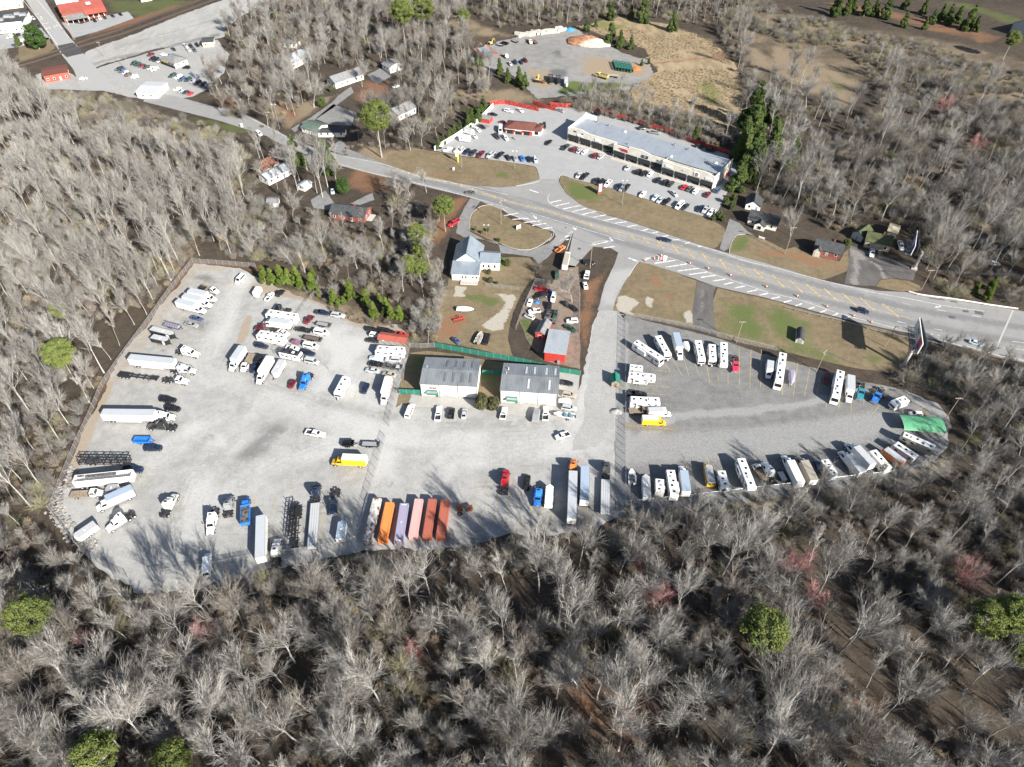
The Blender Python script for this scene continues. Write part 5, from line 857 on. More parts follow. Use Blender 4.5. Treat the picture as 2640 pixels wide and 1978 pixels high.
cutaway|q|640,555|470,560|w|white box truck behind the caravan at the white wall|col2=s
sedan|q|622,620|712,690|w|white car beside the caravan at the white wall
sedan|q|660,500|782,590|w|white sedan beside a black one at the white wall
sedan|q|735,465|855,530|k|black sedan next to the red shed
sedan|q|890,272|1068,305|k|black car behind the red shed
suv|q|1175,212|1320,250|w|white SUV by the red fence
sedan|q|1390,190|1488,255|w|white car right of the white SUV by the red fence
sedan|q|1172,425|1100,410|m|dark red car behind the white van at the garage
tall_van|q|1112,450|1105,605|w|tall white van at the side of the garage
suv|q|1005,620|1085,700|K|dark SUV before the tall white van
suv|q|1135,620|1248,745|w|white SUV before the garage
motorcycle|q|1280,670|1365,715|r|red motorcycle before the garage bays
suv|q|1842,420|1842,535|k|black SUV at the right end of the garage
sedan|q|1962,722|1872,800|k|black sedan between garage and shops
@cars in the breaker's yard
pickup|y|665,310|795,215|O|rusty orange pickup at the tip of the breaker's plot
cutaway|y|800,540|868,310|o|grey roofed box truck with a black tail at the breaker's plot|col2=t
covered_car|y|668,620|672,755|G|dark green covered vehicle in tree shadow
suv|y|1105,480|1302,488|k|black SUV beside the utility pole
pickup|y|1152,748|1182,620|w|white pickup with black hood behind the bare tree
sedan|y|1128,815|1155,920|w|small white car on the brown strip beside the access road
pickup|y|508,948|308,905|r|red pickup at the fence of the breaker's yard
suv|y|530,1000|305,1068|k|black SUV slanting below the red pickup
suv|y|628,972|600,1138|w|white SUV beside the blue drums
sedan|y|245,1095|208,1200|w|white car in the left corner of the breaker's yard
pickup|y|385,1270|222,1295|w|white pickup with crew cab in the breaker's yard
suv|y|300,1405|145,1342|o|silver white SUV slanting at the breaker's fence
suv|y|555,1150|540,1268|k|black car below the white SUV in the breaker's yard
pickup|y|560,1298|500,1412|g|grey pickup behind the small barn
sedan|y|652,1268|640,1402|G|dark green car beside the grey pickup
sedan|y|632,1432|605,1545|U|brown wreck before the red workshop
sedan|y|862,1188|1018,1285|k|black car slanting by the breaker's inner fence
covered_car|y|765,1125|880,1200|K|black covered car under the bare tree
suv|y|1022,1440|825,1450|w|white SUV by the breaker's inner fence
sedan|y|805,1520|995,1625|G|dark teal car beside the red workshop
@vehicles round the chapel
boat|b2|1885,1275|1930,1180|t|fishing boat beside a black SUV on the chapel grass|col2=t
suv|b2|1985,1195|1955,1288|k|black SUV beside the fishing boat
sedan|b2|1682,1232|1742,1278|d|small blue car on bare earth by the fence
pickup|b2|1735,215|1645,275|r|red pickup beside the chapel driveway
covered_car|b2|1085,92|1165,130|k|black tarpaulined car on the leaf strewn slope
covered_boat|b2|1715,975|1860,982|w|long white covered canoe on the chapel grass
@cars on the highway and by the cottages
sedan|bb|165,95|98,88|g|grey sedan driving on the highway past the chapel
sedan|c2|1252,378|1362,402|n|navy sedan driving in the far lane of the highway
suv|d2|757,983|865,1012|n|dark SUV driving in the near lane past the barrels
sedan|r|1205,1205|1392,1265|l|pale blue white car driving toward the bridge
van|cc|200,0|228,25|w|white van at the street bend
pickup|z|905,395|897,442|w|white pickup before the olive cottage
pickup|z|1075,345|1090,400|w|white truck beside the billboard frame
sedan|cc|815,465|818,505|l|pale blue car behind the round evergreen
pickup|d2|1780,430|1880,490|K|dark pickup in the clearing of the right wood
suv|d2|1905,590|1975,600|w|white car half hidden in the right brush
sedan|x|985,385|1030,370|w|white car by the old house
@vehicles in the builders yard
utility_trailer|u|500,240|420,225|s|pale flat trailer beside the orange diggers|lod=1
dump_trailer|u|550,220|485,200|k|black dump trailer in the builders yard|lod=1
utility_trailer|u|655,205|590,180|t|tan flat trailer in the builders yard|lod=1
flatbed_truck|u|778,165|802,220|w|white truck by the concrete pieces|lod=1
utility_trailer|u|860,220|820,180|R|rusty trailer beside the white truck|lod=1
excavator|u|330,250|245,265|O|orange digger beside the blue roofed shelter|lod=1
excavator|u|330,225|390,205|Y|smaller orange digger behind the blue roofed shelter|lod=1
flatbed_truck|u|500,335|540,370|w|white and red truck beside the blue roofed shelter|lod=1
sedan|u|550,418|592,465|s|silver car in the builders yard row|lod=1
suv|u|615,395|645,452|n|dark blue SUV second in the builders yard row|lod=1
sedan|u|678,400|710,448|n|navy car third in the builders yard row|lod=1
suv|u|715,380|765,428|m|maroon SUV at the end of the builders yard row|lod=1
excavator|u|860,640|880,600|Y|yellow compact loader by the green edge|lod=1
skip|u|938,650|936,630|K|dark steel bin beside the yellow loader|lod=1
dump_truck|u|1015,555|1020,655|k|black dump truck, left of two|lod=1
dump_truck|u|1098,570|1102,660|k|black dump truck, right of two|lod=1
cargo_trailer|u|1188,585|1184,665|s|pale grey box trailer beside the black dump trucks|lod=1|col2=s
dump_truck|v|465,770|280,750|Y|yellow dump truck on the grassy edge|lod=1
flat_trailer|v|585,765|465,755|t|tan flat trailer behind the yellow dump truck|lod=1
@cars at the edge of town
suv|t|285,615|115,668|k|black SUV, first of the front row of the sale lot|lod=2
suv|t|330,655|190,708|d|slate blue SUV in the front row of the sale lot|lod=2
suv|t|370,690|250,745|s|silver SUV in the front row of the sale lot|lod=2
pickup|t|412,722|310,775|U|dark brown pickup in the front row of the sale lot|lod=2
van|t|565,780|420,805|w|white van at the end of the front row|lod=2
suv|t|540,505|420,560|G|dark teal SUV, first of the second row|lod=2
suv|t|612,530|490,582|G|dark green SUV, second of the second row|lod=2
sedan|t|695,555|562,605|m|red car in the second row|lod=2
sedan|t|778,580|648,632|G|green black car right of the red one in the second row|lod=2
sedan|t|855,605|728,658|s|silver car in the second row|lod=2
suv|t|940,622|800,680|w|white SUV at the end of the second row|lod=2
suv|t|902,420|770,470|k|black SUV, first of the row at the sales office|lod=2
suv|t|968,442|835,492|k|black SUV, second of the row at the sales office|lod=2
suv|t|1040,468|910,520|s|silver SUV, third of the row at the sales office|lod=2
pickup|t|850,345|740,390|m|faded red pickup at the rear edge of the sale lot|lod=2
pickup|t|1240,362|1095,415|b|bright blue pickup behind the sales office|lod=2
pickup|t|1065,378|1020,372|w|white pickup beside the bright blue one|lod=2
sedan|t|1190,240|1270,295|K|dark car alone at the rear of the sale lot|lod=2
pickup|t|1415,165|1495,232|s|silver pickup at the rear of the sale lot|lod=2
suv|t|1475,245|1560,320|o|pale SUV behind the silver pickup|lod=2
suv|t|1535,180|1600,240|K|dark SUV left of two beside the brick hut|lod=2
suv|t|1610,250|1660,320|g|grey SUV beside the pale one|lod=2
suv|t|1645,150|1720,225|k|black SUV nearest the brick hut|lod=2
suv|t|1545,618|1408,612|k|black SUV right of the sales office|lod=2
suv|t|1290,730|1132,800|G|dark teal SUV, first of the shaded row|lod=2
suv|t|1412,755|1232,840|w|white SUV in the shaded row|lod=2
suv|t|1445,800|1335,872|d|slate blue SUV in the shaded row|lod=2
suv|t|1582,800|1435,885|G|black green SUV in the shaded row|lod=2
suv|t|1662,840|1545,912|p|violet grey SUV in the shaded row|lod=2
suv|t|1762,868|1620,942|k|black SUV in the shaded row|lod=2
suv|t|1855,900|1740,972|n|navy SUV in the shaded row|lod=2
suv|t|1960,930|1840,1000|K|charcoal SUV, last of the shaded row under the tree|lod=2
sedan|t|1372,1000|1228,1050|w|white car in the row below the shaded one|lod=2
sedan|t|1440,1038|1320,1090|S|grey car in the row below the shaded one|lod=2
sedan|t|1522,1060|1408,1112|K|dark car in the row below the shaded one|lod=2
sedan|t|1592,1090|1508,1132|r|red car at the end of the row below the shaded one|lod=2
suv|l|545,170|590,245|k|black SUV along the town street by the white shop, farthest|lod=2
suv|l|638,330|712,405|s|silver SUV along the town street by the white shop|lod=2
suv|l|740,495|820,565|n|dark SUV along the town street by the white shop, nearest the crossing|lod=2
sedan|l|265,715|135,780|w|white car behind the small conical tree|lod=2
suv|l|395,690|320,735|K|dark SUV behind the small conical tree|lod=2
sedan|l|228,895|352,950|g|grey car below the small conical tree|lod=2
suv|l|1885,365|1965,462|k|black SUV before the red roofed building|lod=2
suv|l|1995,315|2060,430|w|white SUV before the red roofed building|lod=2
suv|l|2085,290|2180,412|K|charcoal SUV before the red roofed building|lod=2
sedan|a1|940,118|985,152|K|dark car at the end of the red roofed building|lod=2
sedan|a1|1008,102|1048,138|k|black car with pale roof beside the mown bank|lod=2
sedan|ee|395,200|460,195|w|white car by the pink roofed building|lod=2
'''
grp = None; VEH = {}
for ln_ in DATA.strip().split('\n'):
    if ln_[0] == '@': grp = ln_[1:]; continue
    f = ln_.split('|'); kw = dict(x.split('=') for x in f[6:] if x)
    if 'lod' in kw: kw['lod'] = int(kw['lod'])
    VEH[f[5]] = place(f[0], f[1], *map(float, f[2].split(',')), *map(float, f[3].split(',')), f[4], f[5], grp, **kw)
# peeling container, painted numbers, deck colours
tr = NT('peeling_paint'); o_ = tr.n('TexCoord').outputs['Object']; pk = tr.ramp(tr.noise(.55, 6, .7, o_, (1, 1.6, 1)), .47, .56)
peel = tr.done(tr.mix(pk, (.5, .49, .47), tr.mix(tr.noise(3, 4, .6, o_), (.10, .05, .035), (.25, .11, .07))), .8)
for ch in VEH['shipping container with peeling white and rust roof, first in the row'].children:
    if 'door' not in ch.name: ch.material_slots[0].link = 'OBJECT'; ch.material_slots[0].material = peel
def lettering(name, txt, size, mat, parent, loc, rot=(0, 0, 0), ext=.02, font=None):
    cu = bpy.data.curves.new(name, 'FONT'); cu.body = txt; cu.size = size; cu.extrude = ext; cu.align_x = 'CENTER'; cu.align_y = 'CENTER'; cu.resolution_u = 2
    ob = bpy.data.objects.new(name, cu); dg = bpy.context.evaluated_depsgraph_get(); me_ = bpy.data.meshes.new_from_object(ob); bpy.data.objects.remove(ob)
    me_.materials.clear(); me_.materials.append(mat); o = link(name, me_, parent); o.location = loc; o.rotation_euler = rot; return o
lettering('roof_number', '12', 1.1, MAT['white'], VEH['white cargo trailer with blue roof and a painted number'], (-2.3, -.65 + 1.3, 2.52), (0, 0, R(-90)))
pc = VEH['purple grey shipping container with white end stripes']
M().box(-5.7, -5.45, -.7, .7, 2.59, 2.6).box(5.5, 5.75, -.7, .7, 2.59, 2.6).obj('roof_stripe', MAT['white'], pc); lettering('roof_mark', 'IIIIII', .5, MAT['white'], pc, (0, .1, 2.6))
rs = VEH['white box truck with red side stripe parked along the fence near the inner gate']; M().box(-4.3, 1.3, -1.245, 1.245, 1.5, 2.2).obj('side_stripe', plain('red_print', (.5, .05, .06), .5), rs)
lettering('hood_print', 'IIIII', .4, MAT['white'], VEH['royal blue semi tractor next to the teal one'], (2.6, 0, 1.68), (0, 0, R(90)))
# ------------------------------------------------------------------ buildings
def shingle(name, a, b):
    t = NT(name); o = t.n('TexCoord').outputs['Object']; n = t.noise(.7, 5, .65, o); n2 = t.noise(6, 3, .6, o, (1, 1, 3))
    return t.done(t.mix(t.ramp(t.math('ADD', t.math('MULTIPLY', n, .6), t.math('MULTIPLY', n2, .4)), .35, .65), a, b), .9, n2, .02, .2)
def metal_roof(name, col, dirt=.3):
    t = NT(name); o = t.n('TexCoord').outputs['Object']; n = t.noise(.35, 6, .65, o, (1, .35, 1)); return t.done(t.mix(t.ramp(n, .4, .72), col, tuple(c * (1 - dirt) for c in col)), .42, None, 0, .4, .15)
MAT.update(wallw=plain('white_wall', (.76, .75, .72), .7, 0, .1, .6), wallc=plain('cream_wall', (.70, .66, .58), .8, 0, .1, .6), walltan=plain('olive_wall', (.34, .31, .23), .8), brickw=plain('brick_wall', (.24, .08, .06), .9, 0, .3, 3), redw=plain('red_cladding', (.46, .05, .04), .6), redf=plain('red_fence_wood', (.42, .055, .045), .85, 0, .35, .8),
  groof=metal_roof('grey_metal_roof', (.235, .25, .265)), mroof=metal_roof('membrane_roof', (.30, .33, .365), .18), croof=metal_roof('chapel_roof', (.23, .27, .31), .25), sroof=metal_roof('silver_metal_roof', (.42, .45, .48), .2), rroof=metal_roof('red_metal_roof', (.42, .11, .08), .2), broof=metal_roof('blue_metal_roof', (.16, .32, .48), .2), rust=plain('rusty_steel2', (.17, .085, .06), .85, 0, .5, 1.2), skyl=plain('skylight', (.13, .13, .14), .4), skyw=plain('pale_skylight', (.46, .47, .48), .5),
  dshin=shingle('dark_shingle', (.075, .077, .08), (.045, .047, .05)), gshin=shingle('grey_shingle', (.24, .24, .24), (.16, .16, .16)), brshin=shingle('brown_shingle', (.17, .065, .05), (.12, .05, .04)), grnshin=shingle('green_shingle', (.10, .145, .12), (.07, .10, .085)), moss=shingle('mossy_shingle', (.05, .06, .045), (.10, .11, .04)), grn=plain('green_fabric', (.02, .16, .115), .8, 0, .15, 1), grnr=plain('green_carport', (.10, .32, .17), .5, 0, .12, .8), awn=plain('black_awning', (.02, .021, .023), .75), concb=plain('block_base', (.45, .42, .38), .9), post=plain('post_timber', (.3, .24, .18), .9), galv=plain('galvanised', (.4, .41, .42), .45, .5), sandst=plain('sand_board', (.55, .47, .33), .8), wred=plain('sign_red', (.4, .04, .06), .6), yel=plain('sign_yellow', (.8, .55, .03), .5), orange=plain('barrel_orange', (.75, .14, .03), .5), ink=plain('sign_ink', (.04, .045, .06), .6), purple=plain('sign_blue', (.05, .05, .22), .6))
def site(name, label, v, A, B, cat='building', group=None, rot=None):
    a = G(v, *A); b = G(v, *B); d = b - a; return empty(name, (a.x, a.y, 0), math.atan2(d.y, d.x) if rot is None else rot, label, cat, group), d.length
def slab(p, t=.14):
    P = [Vector(q) for q in p]; n = (P[1] - P[0]).cross(P[3] - P[0]).normalized(); n = n if n.z > 0 else -n
    return M().add([*P, *[q + n * t for q in P]], [(0, 1, 2, 3), (4, 5, 6, 7), (0, 1, 5, 4), (1, 2, 6, 5), (2, 3, 7, 6), (3, 0, 4, 7)])
def win(root, face, u, z, w_, h_, off, mat='glass', name='window', frame=True):
    # face 'f' y=off front, 'b' back, 'l' x=off, 'r'
    e = .03; s = -1 if face in 'fl' else 1
    def bx(du, dz, e0, e1):
        a0, a1 = sorted((off + s * e0, off + s * e1))
        return M().box(u - du, u + du, a0, a1, z - dz, z + dz) if face in 'fb' else M().box(a0, a1, u - du, u + du, z - dz, z + dz)
    o = bx(w_ / 2, h_ / 2, -.02, e + .02).obj(name, MAT[mat], root)
    if frame:
        m = M()
        for sg in (-1, 1):
            q = bx(.06, h_ / 2 + .08, -.02, e + .05); q.v = [(x + (sg * w_ / 2 if face in 'fb' else 0), y + (sg * w_ / 2 if face in 'lr' else 0), zz) for x, y, zz in q.v]; m.add(q.v, q.f)
            q = bx(w_ / 2, .05, -.02, e + .045); q.v = [(x, y, zz + sg * (h_ / 2 + .03)) for x, y, zz in q.v]; m.add(q.v, q.f)
        m.obj('window_frame' if name == 'window' else 'frame', MAT['wallw'], o)
    return o
def gable(root, x0, x1, y0, y1, h, rise_, ax, wall, roof, oh=.4, ribs=0, wallname='wall', z0=0):
    wm = MAT[wall]
    if ax == 'x':
        ym = (y0 + y1) / 2; m = M()
        m.add([(x0, y0, z0), (x0, y1, z0), (x0, y1, h), (x0, ym, h + rise_), (x0, y0, h), (x1, y0, z0), (x1, y1, z0), (x1, y1, h), (x1, ym, h + rise_), (x1, y0, h)], [(0, 1, 2, 3, 4), (9, 8, 7, 6, 5), (0, 4, 9, 5), (1, 6, 7, 2), (2, 7, 8, 3), (3, 8, 9, 4)]); m.obj(wallname, wm, root)
        k = rise_ / (ym - y0); R_ = []
        for ya, sg in ((y0 - oh, 1), (y1 + oh, -1)):
            r = slab([(x0 - oh, ya, h - oh * k + .02), (x1 + oh, ya, h - oh * k + .02), (x1 + oh, ym, h + rise_ + .02), (x0 - oh, ym, h + rise_ + .02)]).obj('roof', MAT[roof], root); R_.append(r)
            if ribs:
                mm = M(); n = int((x1 - x0) / ribs)
                for i in range(n + 1):
                    x = x0 - oh + .15 + i * (x1 - x0 + 2 * oh - .3) / n
                    mm.add([(x - .035, ya, h - oh * k + .16), (x + .035, ya, h - oh * k + .16), (x + .035, ym, h + rise_ + .16), (x - .035, ym, h + rise_ + .16), (x - .02, ya, h - oh * k + .24), (x + .02, ya, h - oh * k + .24), (x + .02, ym, h + rise_ + .24), (x - .02, ym, h + rise_ + .24)], [(4, 5, 6, 7), (0, 4, 7, 3), (1, 2, 6, 5)])
                tag(mm.obj('roof_seams', MAT[roof], r), kind='stuff')
        M().box(x0 - oh, x1 + oh, ym - .16, ym + .16, h + rise_ + .13, h + rise_ + .2).obj('ridge_cap', MAT[roof], root)
    else:
        xm = (x0 + x1) / 2; m = M()
        m.add([(x0, y0, z0), (x1, y0, z0), (x1, y0, h), (xm, y0, h + rise_), (x0, y0, h), (x0, y1, z0), (x1, y1, z0), (x1, y1, h), (xm, y1, h + rise_), (x0, y1, h)], [(0, 1, 2, 3, 4), (9, 8, 7, 6, 5), (0, 4, 9, 5), (1, 6, 7, 2), (2, 7, 8, 3), (3, 8, 9, 4)]); m.obj(wallname, wm, root)
        k = rise_ / (xm - x0); R_ = []
        for xa in (x0 - oh, x1 + oh):
            R_.append(slab([(xa, y0 - oh, h - oh * k + .02), (xa, y1 + oh, h - oh * k + .02), (xm, y1 + oh, h + rise_ + .02), (xm, y0 - oh, h + rise_ + .02)]).obj('roof', MAT[roof], root))
            if ribs:
                mm = M(); n = int((y1 - y0) / ribs); ra = R_[-1]
                for i in range(n + 1):
                    y = y0 - oh + .15 + i * (y1 - y0 + 2 * oh - .3) / n; mm.add([(xa, y - .03, h - oh * k + .24), (xa, y + .03, h - oh * k + .24), (xm, y + .03, h + rise_ + .24), (xm, y - .03, h + rise_ + .24), (xa, y - .04, h - oh * k + .15), (xa, y + .04, h - oh * k + .15), (xm, y + .04, h + rise_ + .15), (xm, y - .04, h + rise_ + .15)], [(0, 1, 2, 3), (0, 3, 7, 4), (1, 5, 6, 2)])
                tag(mm.obj('roof_seams', MAT[roof], ra), kind='stuff')
        M().box(xm - .16, xm + .16, y0 - oh, y1 + oh, h + rise_ + .13, h + rise_ + .2).obj('ridge_cap', MAT[roof], root)
    return R_
def hip(root, x0, x1, y0, y1, h, rise_, wall, roof, oh=.5):
    M().box(x0, x1, y0, y1, 0, h).obj('wall', MAT[wall], root); d = (y1 - y0) / 2; a, b = (x0 - oh, y0 - oh), (x1 + oh, y1 + oh); ym = (y0 + y1) / 2; rx0, rx1 = x0 + d, max(x1 - d, x0 + d + .1); zt = h + rise_
    for q in ([(a[0], a[1], h), (b[0], a[1], h), (rx1, ym, zt), (rx0, ym, zt)], [(b[0], b[1], h), (a[0], b[1], h), (rx0, ym, zt), (rx1, ym, zt)], [(b[0], a[1], h), (b[0], b[1], h), (rx1, ym, zt)], [(a[0], b[1], h), (a[0], a[1], h), (rx0, ym, zt)]):
        m = M(); n = len(q); m.add(q + [(x, y, z + .14) for x, y, z in q], [tuple(range(n)), tuple(range(n, 2 * n))] + [(i, (i + 1) % n, n + (i + 1) % n, n + i) for i in range(n)]); m.obj('roof', MAT[roof], root)
# --- the two storage sheds
for (A, B, L_, lb, sk, skm) in (((215, 345), (562, 362), 18.4, 'left storage shed with grey ribbed roof, dark skylights and green awning', ((.42, .58, .73, .88), (.42, .57, .73, .88)), 'skyl'), ((712, 385), (1066, 408), 18.4, 'right storage shed with grey ribbed roof and pale skylights, beside the parked boat', ((.42, .57, .78, .94), (.48, .85)), 'skyw')):
    rt, L = site('storage_shed', lb, 'b', A, B, 'shed', 'grey roofed storage sheds'); gable(rt, 0, L_, 0, 12.4, 5.8, .9, 'x', 'wallw', 'groof', .3, .55)
    for side, fr in enumerate(sk[::-1]):
        for u in fr:
            y0, y1 = ((1.2, 5.0) if side == 0 else (7.6, 11.2)); z = lambda y: 5.8 + .9 * (y / 6.2 if side == 0 else (12.4 - y) / 6.2) + .27
            M().add([(u * L_ - .32, y0, z(y0)), (u * L_ + .32, y0, z(y0)), (u * L_ + .32, y1, z(y1)), (u * L_ - .32, y1, z(y1)), (u * L_ - .32, y0, z(y0) - .2), (u * L_ + .32, y0, z(y0) - .2), (u * L_ + .32, y1, z(y1) - .2), (u * L_ - .32, y1, z(y1) - .2)], [(0, 1, 2, 3), (0, 1, 5, 4), (1, 2, 6, 5), (2, 3, 7, 6), (3, 0, 4, 7)]).obj('skylight', MAT[skm], rt)
    for i in range(3):
        win(rt, 'f', 3.1 + i * 6.1 + (0 if i else 2.0), 1.9 if i else 1.1, 4.6 if i else 1.0, 3.6 if i else 2.1, 0, 'white' if i else 'grn', 'garage_door' if i else 'door', False)
    for x in (6.1, 12.2, 18.3): M().box(x - .07, x + .07, -.16, -.02, .3, 5.7).obj('downpipe', MAT['frame'], rt)
    M().wedge([(2.0, 3.0), (5.4, 3.0), (5.4, 2.9), (2.0, 2.9)], -1.4, -.02).obj('awning_frame', MAT['galv'], rt); slab([(1.9, -1.6, 2.35), (5.5, -1.6, 2.35), (5.5, -.03, 3.2), (1.9, -.03, 3.2)], .06).obj('awning', MAT['grn'], rt)
    M().box(-.04, L_ + .04, -.05, 12.45, 0, .7).obj('plinth', MAT['concb'], rt)
    if 'left' in lb:
        s_ = M().box(2.8, 5.1, -.12, -.02, 3.75, 4.45).obj('sign', MAT['brickw'], rt); lettering('lettering', 'IIIIII', .45, MAT['sandst'], s_, (3.8, -.13, 4.1), (R(90), 0, 0))
    else: win(rt, 'l', 3.2, 2.4, .9, .9, 0); M().box(1.6, 1.9, 9.0, 9.3, 5.9, 7.2).obj('vent_pipe', MAT['white'], rt)
    for u in (.1,): M().box(1.2, 1.35, 6.8, 6.95, 6.6, 7.5).obj('vent_pipe', MAT['white'], rt)
# --- strip of shops
rt, L = site('strip_mall', 'long white fronted row of shops with grey membrane roof and black awnings', 'm', (180, 440), (1945, 990), 'shops', None, R(-34.8))
L = 82.0; M().box(0, L, 2.0, 19.2, 0, 5.4).obj('wall', MAT['wallc'], rt); slab([(.3, 2.0, 5.95), (L - .3, 2.0, 5.95), (L - .3, 19.3, 5.6), (.3, 19.3, 5.6)], .1).obj('roof', MAT['mroof'], rt)
mm = M(); zr = lambda y: 6.075 - .35 * (y - 2) / 17.3; [mm.box(.4, L - .4, 2.3 + i * 1.15, 2.38 + i * 1.15, zr(2.3 + i * 1.15) - .1, zr(2.3 + i * 1.15)) for i in range(14)]; tag(mm.obj('roof_seams', MAT['mroof'], rt), kind='stuff')
M().add([(-.15, 1.5, 0), (-.15, 19.6, 0), (-.15, 19.6, 8.4), (-.15, 16.0, 7.4), (-.15, 1.5, 7.1), (.2, 1.5, 0), (.2, 19.6, 0), (.2, 19.6, 8.4), (.2, 16.0, 7.4), (.2, 1.5, 7.1)], [(0, 1, 2, 3, 4), (9, 8, 7, 6, 5), (0, 5, 6, 1), (1, 6, 7, 2), (2, 7, 8, 3), (3, 8, 9, 4), (4, 9, 5, 0)]).obj('end_wall', MAT['wallw'], rt)
M().box(L - .2, L + .15, -2.0, 19.4, 0, 6.5).obj('end_wall', MAT['wallc'], rt); M().box(.2, 6.5, 18.9, 19.5, 5.2, 7.9).obj('back_parapet', MAT['wallw'], rt)
for k_, (xa, xb, yf, g0, g1) in enumerate(((0, 27.8, 1.5, 2, 12.1), (27.8, 55.5, -.6, 36.3, 48), (55.5, 82, -2.6, 71.5, 81))):
    M().wedge([(xa, 3.5), (xb, 3.5), (xb, 6.8), (g1, 6.9), (g0 + (g1 - g0) * .55, 7.9), (g0, 7.7), (g0 - .3, 6.8), (xa, 6.8)], yf, yf + .5).obj('parapet', MAT['wallc'], rt); M().box(xa, xb, yf + .02, 2.2, 3.3, 3.6).obj('soffit', MAT['grey'], rt)
    for xe in (xa, xb): M().box(xe - .25 if xe else .2, xe + .25, yf + .5, 2.6, 3.5, 6.7).obj('return_wall', MAT['wallc'], rt)
    n = 4; w_ = (xb - xa) / n
    for i in range(n + 1): M().box(xa + i * w_ - .3 + (.31 if i == 0 else 0), xa + i * w_ + .3 - (.31 if i == n else 0), yf - .02, yf + .6, 0, 3.5).obj('pillar', MAT['wallw'], rt)
    for i in range(n):
        xc = xa + (i + .5) * w_
        slab([(xc - w_ / 2 + .35, yf - .75, 2.0), (xc + w_ / 2 - .35, yf - .75, 2.0), (xc + w_ / 2 - .35, yf - .02, 3.75), (xc - w_ / 2 + .35, yf - .02, 3.75)], .06).obj('awning', MAT['awn'], rt)
        for q in range(4): win(rt, 'f', xc + (q - 1.5) * 1.45, 1.35, 1.3, 2.3, 2.0 if k_ else 1.98, 'glass', 'shop_window' if q else 'shop_door', False)
    M().box(xa + .05, xb - .05, yf - 2.8, yf - .02, 0, .14).obj('pavement', MAT['concb'], rt)
def shopsign(x, yf, w_, h_, txt, mat='white', ink='ink', z=5.2, size=.8):
    s_ = M().box(x - w_ / 2, x + w_ / 2, yf - .18, yf - .01, z - h_ / 2, z + h_ / 2).obj('sign', MAT[mat], rt)
    if txt: lettering('lettering', txt, size, MAT[ink], s_, (x, yf - .2, z), (R(90), 0, 0))
for x, yf, w_, txt, z in ((4.2, 1.5, 3.6, 'IIIIIIII', 6.0), (8.6, 1.5, 2.6, 'IIIII', 5.8)): lettering('lettering', txt, .9, MAT['ink'], rt, (x, yf - .05, z), (R(90), 0, 0), .06)
shopsign(7.0, 1.5, 3.0, 1.1, '', 'white', z=4.6); shopsign(17.5, 1.5, 3.0, 1.5, '', 'white', z=5.0); M().box(31.2, 35.6, -.78, -.61, 5.2, 5.75).obj('sign', MAT['wred'], rt); M().box(32.3, 36.0, -.78, -.61, 4.5, 5.1).obj('sign', MAT['wred'], rt)
shopsign(45.2, -.6, 3.4, 1.3, 'IIIII', 'ink', 'white', 5.0, .9); lettering('lettering', 'IIIII', .8, MAT['ink'], rt, (52.0, -.66, 5.2), (R(90), 0, 0), .05)
shopsign(59.0, -2.6, 3.6, 1.3, '', z=5.0); lettering('lettering', 'IIIIIII', .6, MAT['grey'], rt, (66.0, -2.66, 5.0), (R(90), 0, 0), .04); s_ = shopsign(73.2, -2.6, 2.6, 1.9, '', z=5.3)
M().cyl((73.2, -2.8, 5.3), .75, .06, 'y', 16).obj('emblem', MAT['ink'], rt); M().box(72.7, 73.7, -2.86, -2.83, 5.05, 5.3).obj('emblem', MAT['white'], rt); shopsign(79.3, -2.6, 3.2, 1.2, '', z=4.9)
for i, (x, y) in enumerate(((8, 17.4), (15, 17.2), (25.5, 16.0), (52.5, 17.0), (60, 16.5), (77, 11.5), (80.5, 13), (33, 4.2), (56.5, 5.2), (73, 9.8))):
    if i % 3 == 2: M().add([(x - 1.0, y - .7, 5.9), (x + .9, y - .8, 5.9), (x + .2, y + 1.0, 5.9), (x, y, 6.9)], [(0, 1, 3), (1, 2, 3), (2, 0, 3)]).obj('roof_cricket', MAT['white'], rt)
    else: o = M().box(x - .5, x + .5, y - .4, y + .4, 5.8, 6.75, .08, .08).obj('rooftop_unit', MAT['galv'], rt); M().cyl((x, y, 6.78), .25, .08, 'z', 8).obj('fan', MAT['black'], o)
# --- garage with brown hip roof
rt, L = site('car_garage', 'small red garage with brown hip roof and three open bays', 'q', (1195, 610), (1640, 655), 'garage'); hip(rt, 0, 14.2, 0, 8.5, 2.9, 1.8, 'redw', 'brshin', .9)
for i in range(3): win(rt, 'f', 2.3 + i * 4.5, 1.35, 3.2, 2.6, 0, 'black', 'bay_door', False); M().box(.05 + i * 4.5 - .02, .6 + i * 4.5, -.14, -.01, 0, 1.2).obj('pillar_base', MAT['concb'], rt)  # black panels paint the shade inside the open bays
hip(rt, 14.25, 18.6, .8, 8.3, 2.6, 1.1, 'wallw', 'brshin', .5); win(rt, 'f', 16.4, 1.3, 2.2, 1.8, .8, 'glass'); M().box(-.4, 14.6, -1.0, -.9, 2.75, 2.95).obj('gutter', MAT['wallw'], rt); M().box(5.2, 8.6, -.95, -.88, 2.3, 2.75).obj('sign', MAT['wallw'], rt)
rt, L = site('garden_shed', 'small red shed with grey roof against the white wall', 'q', (765, 425), (920, 455), 'shed'); gable(rt, 0, L, 0, 4.5, 2.3, .9, 'x', 'redw', 'gshin', .2); win(rt, 'r', 2.2, 1.1, 1.6, 1.9, L, 'redf', 'door', False)
